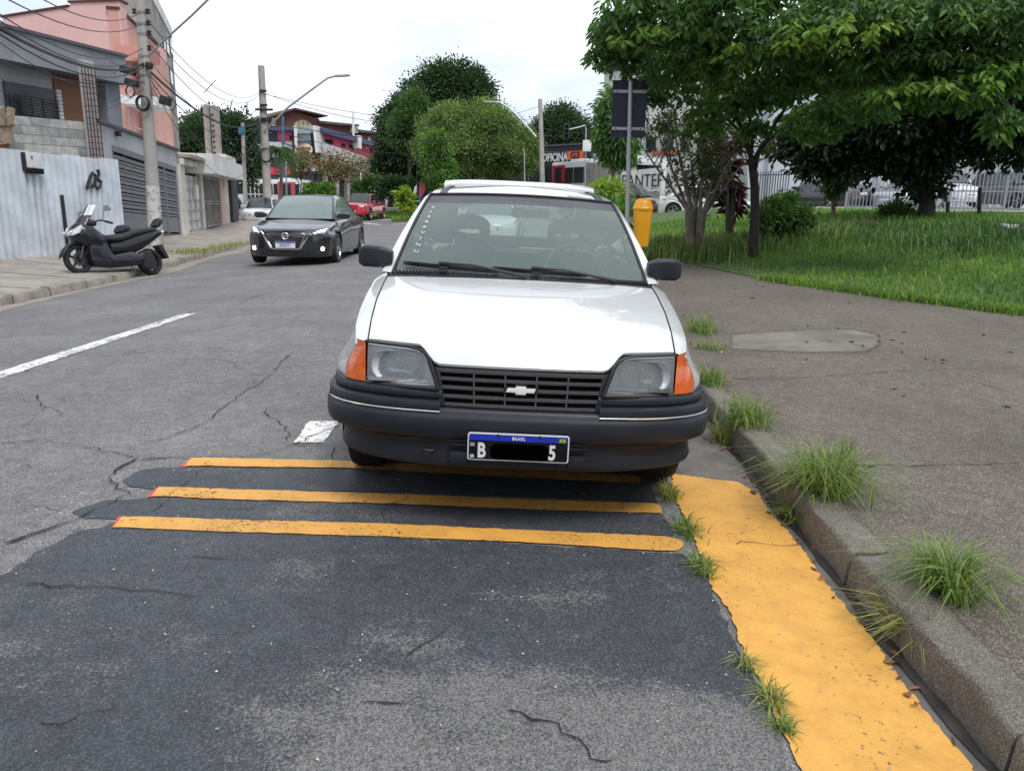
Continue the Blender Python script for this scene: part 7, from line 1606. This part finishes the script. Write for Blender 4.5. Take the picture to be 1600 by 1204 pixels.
tree('broad domed tree with olive yellow blossom tips at the junction', (733, 300), 57, (733, 258), .42, pxl([(742, 205, 57, 62, 42), (700, 225, 57, 42, 38), (785, 228, 57, 46, 38), (742, 235, 57, 88, 34), (678, 242, 57, 30, 26), (812, 245, 57, 24, 28), (742, 186, 57, 40, 24), (722, 262, 57, 50, 14), (785, 262, 57, 40, 12)]), LM_y, 6500, .24, .12, BK, 7, .33, .0, seed=25, nb=18, shell=.8)
tree('small bright leafy tree in front of the domed tree', (688, 300), 50, (688, 235), .10, pxl([(685, 250, 50, 18, 26), (690, 270, 50, 18, 18), (680, 225, 50, 12, 16)]), LM_l, 900, .38, .11, BK, 7, .32, .7, seed=26)
tree('rounded dark tree behind the black workshop', (878, 320), 110, (878, 240), .5, pxl([(876, 192, 110, 26, 22), (870, 215, 110, 36, 26), (892, 212, 110, 30, 24), (850, 240, 110, 18, 18)]), LM_d, 2000, .6, .3, BK, 6, .9, seed=27)
tree('slender tree with long hanging leaves left of the sign', (956, 318), 33, (955, 240), .11, pxl([(957, 180, 33, 15, 30), (958, 215, 33, 14, 30), (970, 215, 33, 15, 30), (964, 160, 33, 14, 18), (956, 238, 33, 9, 12), (975, 240, 33, 11, 12)]), LM_a, 1250, .27, .075, BKl, 8, .35, 1.1, seed=28, name='tree')
tree('low tree with reddish brown leaves before the restaurant', (512, 318), 72, (514, 280), .10, pxl([(520, 264, 72, 18, 12), (548, 260, 72, 22, 11), (508, 252, 72, 8, 8), (565, 254, 72, 12, 8)]), LM_r, 190, .40, .20, BK, 5, .8, seed=29)
tree('small sapling with sparse brown leaves left of the sign tower', (470, 318), 70, (470, 268), .06, pxl([(468, 250, 70, 14, 14), (462, 262, 70, 10, 8)]), LM_r, 110, .38, .16, BK, 5, .5, seed=30)
for i, (px_, pyc, Yd, ht, lab) in enumerate([(436, 236, 64, 318, 'small palm tree with drooping fronds in front of the restaurant')]):
    b0 = at(px_+3, ht, Yd); tp = at(px_, pyc, Yd)-b0; t = thing('palm_tree', lab, 'palm tree', b0); b = MB(); b.tube([(0, 0, 0), tp*.5+Vector((.1, 0, 0)), tp], [.16, .13, .11], 8); b.build('trunk', BKl, t, smooth=True); rg = random.Random(3)
    for k in range(13):
        a = 2*pi*k/13+rg.uniform(-.2, .2); el = rg.uniform(.2, 1.0); P = []; A = []; L0 = 2.0
        sp = [tp+Vector((cos(a)*s_*L0*.8, sin(a)*s_*L0*.8, L0*(el*s_-1.1*s_*s_))) for s_ in np.linspace(0, 1, 16)]; fb = MB(); fb.tube(sp, .02, 4); fo = fb.build('frond', M_stem, t)
        for j in range(1, 16):
            tg = (sp[j]-sp[j-1]).normalized(); sd = tg.cross(Vector((0, 0, 1))).normalized()
            for q in (-1, 1): P += [sp[j]]*2; A += [sd*q+tg*.5+Vector((0, 0, -.5)), sd*q+tg*.9+Vector((0, 0, -.2))]
        leaves('leaflets', np.array(P), np.array([tuple(v) for v in A]), .55, .06, LM_m, fo, k)['kind'] = 'stuff'
def shrub(lab, lst, lm, n, ln, wd, seed, clump=6, spread=.3, droop=.1, name='shrub', stems=6, basez=None, shell=.3, fl=None):
    lobes = pxl(lst); x = sum(l[0] for l in lobes)/len(lobes); y = sum(l[1] for l in lobes)/len(lobes); zb = min(l[2]-l[5] for l in lobes) if basez is None else basez
    t = thing(name, lab, name.replace('_', ' '), (x, y, zb)); LB = [(a-x, b_-y, c-zb, d, e, f) for a, b_, c, d, e, f in lobes]
    b = MB(); rg = random.Random(seed)
    for k in range(stems): l = rg.choice(LB); b.tube([(rg.uniform(-.1, .1), rg.uniform(-.1, .1), -.05), (l[0]*.5, l[1]*.5, l[2]*.6), (l[0]+rg.uniform(-.5, .5)*l[3], l[1], l[2]+.4*l[5])], [.03, .02, .008], 5)
    b.build('stems', BK, t)['kind'] = 'stuff'; crown('foliage', LB, n, ln, wd, lm, t, seed, clump, spread, droop, shell)
    if fl: crown('flowers', LB, fl[0], fl[1], fl[1], fl[2], t, seed+5, 3, .05, -.3, .9)['kind'] = 'stuff'
    return t
shrub('rounded green bush in front of the bus and restaurant', [(502, 300, 62, 16, 9)], LM_l, 500, .25, .14, 31); shrub('green hedge bush left of the pole with bright new leaves', [(572, 295, 62, 14, 12), (590, 292, 62, 12, 14)], LM_m, 600, .28, .14, 32)
shrub('dark shrub mass with a flat top beside the blue bus', [(612, 292, 60, 22, 10), (640, 292, 60, 16, 10)], LM_d, 800, .26, .13, 33); shrub('yellow green broad leaved plant beside the windscreen of the white car', [(630, 303, 46, 5, 7), (636, 320, 46, 6, 7), (632, 311, 46, 5, 8)], LM_yg, 90, .38, .13, 34, 5, .25, .3)
shrub('low bush at the left end of the brick house', [(486, 300, 66, 8, 8)], LM_m, 200, .25, .12, 35); shrub('leafy banana like plant right of the white car roof', [(952, 298, 30, 11, 8), (962, 304, 30, 7, 7), (944, 302, 30, 6, 6)], LM_yg, 60, .36, .14, 36, 5, .25, .4)
shrub('bushy greens beside the pole at the right edge of the white car', [(962, 326, 17, 8, 9), (972, 342, 16.5, 7, 12), (985, 328, 17, 5, 6)], LM_l, 110, .22, .07, 37, 6, .15, .4)
tb = [(x, y, z, a, b_, c) for x, y, z, a, b_, c in pxl([(632, 300, 52, 6, 8)])]
b0 = at(656, 308, 50); t = thing('feather_banner', 'red and white feather banner beside the yellow green plant', 'banner', b0); b = MB(); b.tube([(0, 0, -.4), (0, 0, .9)], .02, 6); b.build('pole', M_galv, t)
b = MB(); b.prism([(0, 0, -.1), (.3, 0, .3), (.35, 0, .7), (.15, 0, .9), (0, 0, .5)], (0, .02, 0)); b.build('red_sail', M_redb, t, fix=True); b = MB(); b.prism([(-.45, .02, .0), (-.2, .02, .3), (-.15, .02, .8), (-.35, .02, .6)], (0, .02, 0)); b.build('white_sail', M_whr, t, fix=True)
# -- right-hand side
# multi-stem bare shrub tree
b0 = at(1088, 352, 14.5); b0.z = float(GL(b0.x, 14.5)); t = thing('small_tree', 'small many stemmed tree with thin foliage behind the yellow bin', 'tree', b0); rg = random.Random(41); b = MB(); tips = []
for (px_, py_, dy) in [(1000, 225, -.6), (1025, 200, .3), (1050, 190, -.2), (1075, 205, .5), (1100, 185, -.4), (1125, 200, .3), (1150, 230, -.3), (1165, 215, .4), (1062, 240, .8), (1120, 255, -.8), (1158, 258, .1)]:
    e = at(px_, py_, 14.5+dy)-b0; s0 = Vector((rg.uniform(-.12, .12), rg.uniform(-.08, .08), 0)); m1 = s0.lerp(e, .35)+Vector((-.22*e.x, 0, .12)); m2 = s0.lerp(e, .7)+Vector((-.10*e.x, 0, .05)); b.tube([s0, m1*.5+s0*.5, m1, m2, e], [.05, .045, .035, .02, .008], 6); tips.append(e)
    for k in range(7): s_ = m1.lerp(e, rg.random()); e2 = s_+Vector((rg.uniform(-.45, .45), rg.uniform(-.3, .3), rg.uniform(.0, .5))); b.tube([s_, s_.lerp(e2, .5)+Vector((0, 0, .04)), e2], [.013, .009, .004], 4); tips.append(e2)
b.build('stems', BKl, t, smooth=True)
crown('crown', [(e.x, e.y, e.z, .28, .28, .2) for e in tips], 900, .085, .035, leafm('thin_olive_leaf', (.09, .11, .035), (.05, .06, .025), .45), t, 42, 4, .12, .2, .2)
# purple cordyline
b0 = at(1140, 330, 16); b0.z = float(GL(b0.x, 16)); t = thing('purple_plant', 'tall purple leaved plant between the small tree and the forked trunk', 'plant', b0); P = []; A = []; rg = np.random.default_rng(6)
b = MB(); 
for k, (px_, py_) in enumerate([(1132, 225), (1145, 250), (1150, 285), (1128, 270), (1138, 300), (1148, 315)]):
    e = at(px_, py_, 16+.1*k)-b0; b.tube([(0, 0, 0), e*.5+Vector((.05, 0, 0)), e], [.03, .025, .015], 6)
    for j in range(42): a = rg.uniform(0, 2*pi); P.append(e+Vector((0, 0, -.3*rg.random()))); A.append((cos(a), sin(a), rg.uniform(-.6, .7)))
b.build('stems', BK, t); leaves('foliage', np.array([tuple(p) for p in P]), np.array(A), .34, .065, LM_p, t, 7, curl=.3)
# tree A: forked trunk with the big overhanging canopy
Ya = 14.2; b0 = at(1181, 356, Ya); b0.z = float(GL(b0.x, Ya)); t = thing('canopy_tree', 'large broad leaved tree with forked trunk whose canopy fills the top right', 'tree', b0); b = MB()
W_ = lambda x, y, dy=0: at(x, y, Ya+dy)-b0
b.tube([(0, 0, -.1), W_(1180, 330), W_(1179, 290), W_(1176, 258), W_(1170, 248)], [.10, .085, .075, .075, .06], 10)
for q, r_ in (([(1178, 262), (1172, 240), (1163, 212), (1150, 180), (1120, 130), (1080, 80)], .055), ([(1179, 262), (1184, 240), (1196, 222), (1210, 195), (1240, 150), (1290, 100)], .055), ([(1172, 246), (1176, 220), (1172, 190), (1175, 140), (1190, 80), (1200, 20)], .04), ([(1163, 212), (1130, 180), (1070, 150), (1000, 110)], .03), ([(1196, 222), (1250, 180), (1340, 150), (1430, 120)], .035), ([(1175, 140), (1120, 90), (1040, 40), (980, 30)], .03), ([(1240, 150), (1330, 70), (1420, 20)], .03), ([(1340, 150), (1440, 130), (1540, 100)], .025), ([(1290, 100), (1400, 60), (1530, 20)], .025)):
    pts = [W_(x, y, -.25*i) for i, (x, y) in enumerate(q)]; b.tube(pts, [r_*(1-.75*i/(len(pts)-1)) for i in range(len(pts))], 7)
b.build('trunk', BK, t, smooth=True)
# layered sprays of drooping leaves, as flat-topped lobes
def canopy(lst, n, seed, ln=.17, wd=.062, m=LM_a, clump=9, spread=.10, droop=.9, thick=.35, depth=1.0, nm='crown', off=None):
    rg = np.random.default_rng(seed); C = []
    for (x, y, Yd, rx, rz) in lst:
        c = at(x, y, Yd); k = Yd/FPX; m_ = int(n*rx*rz/sum(l[3]*l[4] for l in lst)); u = rg.normal(size=(m_, 3)); u /= np.linalg.norm(u, axis=1, keepdims=True); r = rg.random(m_)**.45
        C.append(np.array([c.x, c.y, c.z])+u*r[:, None]*np.array([rx*k, rx*k*depth, rz*k]))
    C = np.concatenate(C)-np.array(tuple(off or b0)); C = np.repeat(C, clump, 0); N = len(C); a = np.tile(np.arange(clump)*2*pi/clump, N//clump)+rg.uniform(0, .6, N)
    A = np.stack([np.cos(a), np.sin(a), -droop*rg.uniform(.3, 1.1, N)], 1); P = C+rg.normal(size=C.shape)*spread*.4
    return leaves(nm, P, A, ln, wd, m, t, seed+1, fold=.18, curl=.22)
LA = [(960, 50, 12.6, 40, 26), (945, 88, 13, 28, 20), (1000, 20, 12.2, 60, 30), (985, 85, 13.2, 50, 34), (1060, 60, 12.2, 70, 30), (1050, 120, 13.2, 62, 36), (1010, 150, 13.6, 30, 22), (1120, 25, 11.8, 80, 34), (1130, 95, 12.6, 70, 34), (1120, 165, 13.4, 60, 22), (1100, 195, 13.8, 45, 14), (1180, 150, 13.2, 55, 26), (1190, 200, 13.6, 38, 14), (1210, 60, 11.6, 80, 32), (1230, 120, 12.6, 70, 34), (1270, 190, 13.6, 55, 26), (1300, 40, 11.4, 90, 34), (1310, 110, 12, 80, 30), (1340, 165, 13.2, 75, 26), (1400, 30, 11.2, 90, 34), (1410, 95, 11.6, 80, 28), (1500, 20, 11, 90, 36), (1490, 90, 11.4, 80, 30), (1580, 40, 10.8, 70, 40), (1570, 110, 11, 50, 26), (1410, 150, 11.4, 55, 14), (1500, 150, 11.2, 70, 20), (1570, 190, 11, 30, 24), (1100, -20, 12, 120, 30), (1300, -20, 12, 140, 30), (1500, -25, 12, 140, 30), (1450, -100, 12.5, 200, 40)]
canopy(LA, 3300, 51, ln=.15, wd=.055)
# brighter young leaf tips along the near edge
canopy([(1060, 55, 11.9, 60, 20), (1120, 80, 12.2, 70, 20), (1200, 90, 11.8, 90, 20), (1320, 55, 11, 100, 22), (1400, 140, 11, 60, 12), (1500, 130, 10.8, 80, 16), (1560, 100, 10.6, 40, 20), (1120, 140, 12.9, 40, 12), (1000, 60, 12, 50, 16)], 200, 61, m=LM_yt, nm='young_leaves', clump=7, droop=.7)['kind'] = 'stuff'
# tree B: dense dark tree behind
Yb_ = 18.5; lobes = pxl([(1450, 200, 18.5, 110, 50), (1340, 230, 18.5, 90, 38), (1290, 215, 19, 60, 34), (1400, 170, 18, 120, 40), (1540, 190, 18.5, 90, 44), (1560, 230, 19, 60, 24), (1450, 262, 18.5, 46, 34), (1400, 255, 18.5, 50, 22), (1310, 255, 18.5, 56, 20), (1250, 235, 19, 40, 26), (1500, 130, 17.5, 120, 50), (1610, 150, 18, 60, 60), (1445, 292, 18.5, 36, 18), (1265, 262, 18.8, 28, 14)], .7)
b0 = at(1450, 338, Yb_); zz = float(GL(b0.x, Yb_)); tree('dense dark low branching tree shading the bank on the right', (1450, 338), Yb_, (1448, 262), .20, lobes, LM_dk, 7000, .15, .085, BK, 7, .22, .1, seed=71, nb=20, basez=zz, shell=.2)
tree('small leafy tree hiding the tail of the black sedan', (1302, 335), 20, (1303, 285), .06, pxl([(1305, 285, 20, 14, 16), (1310, 265, 20, 22, 16)]), LM_m, 300, .14, .07, BKl, 6, .15, seed=72, basez=float(GL(at(1302, 335, 20).x, 20)))
# bushes
zg_ = lambda px_, Yd: float(GL(at(px_, 330, Yd).x, Yd))
M_flw = mat('pale_flower', (.6, .55, .42), .7)
shrub('flowering bush with small pale blooms right of the forked trunk', [(1210, 338, 15.8, 20, 18), (1230, 332, 16.1, 15, 20), (1252, 342, 15.8, 14, 12), (1197, 344, 15.5, 14, 13), (1220, 322, 16.2, 9, 9)], LM_m, 900, .10, .05, 81, 6, .12, .1, basez=zg_(1215, 15.8), fl=(40, .03, M_flw))
M_wd = leafm('weedy_green', (.17, .25, .07), (.10, .15, .05), .45)
for (px_, Yd, sx_, sy_, n_, h_, lb) in [(1045, 15.0, .55, .7, 2600, .42, 'tall weedy growth behind the yellow bin'), (1132, 15.8, .6, .6, 2200, .38, 'tall weeds between the small tree and the forked trunk'), (1240, 16.6, .8, .6, 1600, .30, 'rank grass right of the flowering bush'), (1445, 15.0, 1.3, .8, 2600, .24, 'dark rank undergrowth under the black tree trunk'), (1585, 13.2, .9, .7, 2400, .26, 'dark undergrowth at the right edge of the lawn')]:
    q = at(px_, 340, Yd); weeds('weed_patch', q.x, Yd, n_, sx_, sy_, h_, GL, M_wd if px_ < 1400 else LM_m, lb, px_, .011, lean=.6)
shrub('low weeds by the tall dark post on the bank', [(1400, 336, 19, 22, 10)], LM_m, 260, .16, .04, 86, 6, .12, -.2, basez=zg_(1400, 19))
# taller grass tufts on the near lawn edge and upper bank
rg = np.random.default_rng(91); n = 5000; Y = rg.uniform(8.5, 24, n); X = edgex(Y)+rg.gamma(3., 2.0, n)+.3
tag(grass('tall_grass', X, Y, GL, .20, .008, M_blade, 92, .8), 'taller grass stalks scattered over the bank', 'grass', kind='stuff')
n = 5200; Y = np.concatenate([rg.uniform(6.8, 11.5, n)]); X = edgex(Y)+rg.normal(.12, .13, n)
tag(grass('edge_grass', X, Y, lambda x, y: np.where(x > edgex(y), GL(x, y), GS(x, y)), .14, .006, M_blade, 93, 1.3), 'long grass flopping over the pavement edge', 'grass', kind='stuff')
t = thing('cut_log', 'short dark cut log lying on the bank', 'log', (at(1353, 348, 16.5).x, 16.5, zg_(1353, 16.5)+.1)); b = MB(); b.tube([(-.16, 0, 0), (.16, .05, .01)], [.085, .08], 10); b.build('log', BK, t, smooth=True)
q = at(1566, 353, 14.4); t = thing('paper_box', 'crushed white box lying in the dark bushes on the right', 'box', (q.x, 14.2, q.z)); b = MB(); b.box((0, 0, 0), (.26, .14, .07), M=Matrix.Rotation(.06, 3, 'Y')); b.box((.08, -.08, .0), (.06, .02, .04)); b.build('box', M_whr, t, bev=.01)
# unseen trees added behind the viewer to dim the sky light from there
for i, (x, y) in enumerate([(7.5, -4), (8.5, -12)]):
    t = thing('tree', ['broad street tree on the right just behind the viewer', 'broad street tree on the right farther behind the viewer'][i], 'tree', (x, y, .3)); LB = [(0, 0, 5.5, 3, 3, 1.8), (1.5, 1.2, 4.8, 2, 2, 1.4), (-1.6, -1, 4.9, 2, 2, 1.3)]
    tree_wood(t, (0, 0, -.2), (0, 0, 4), .2, LB, BK, 5+i, 8); crown('crown', LB, 1300, .28, .13, LM_a, t, 95+i, 6, .4, .3, .4)
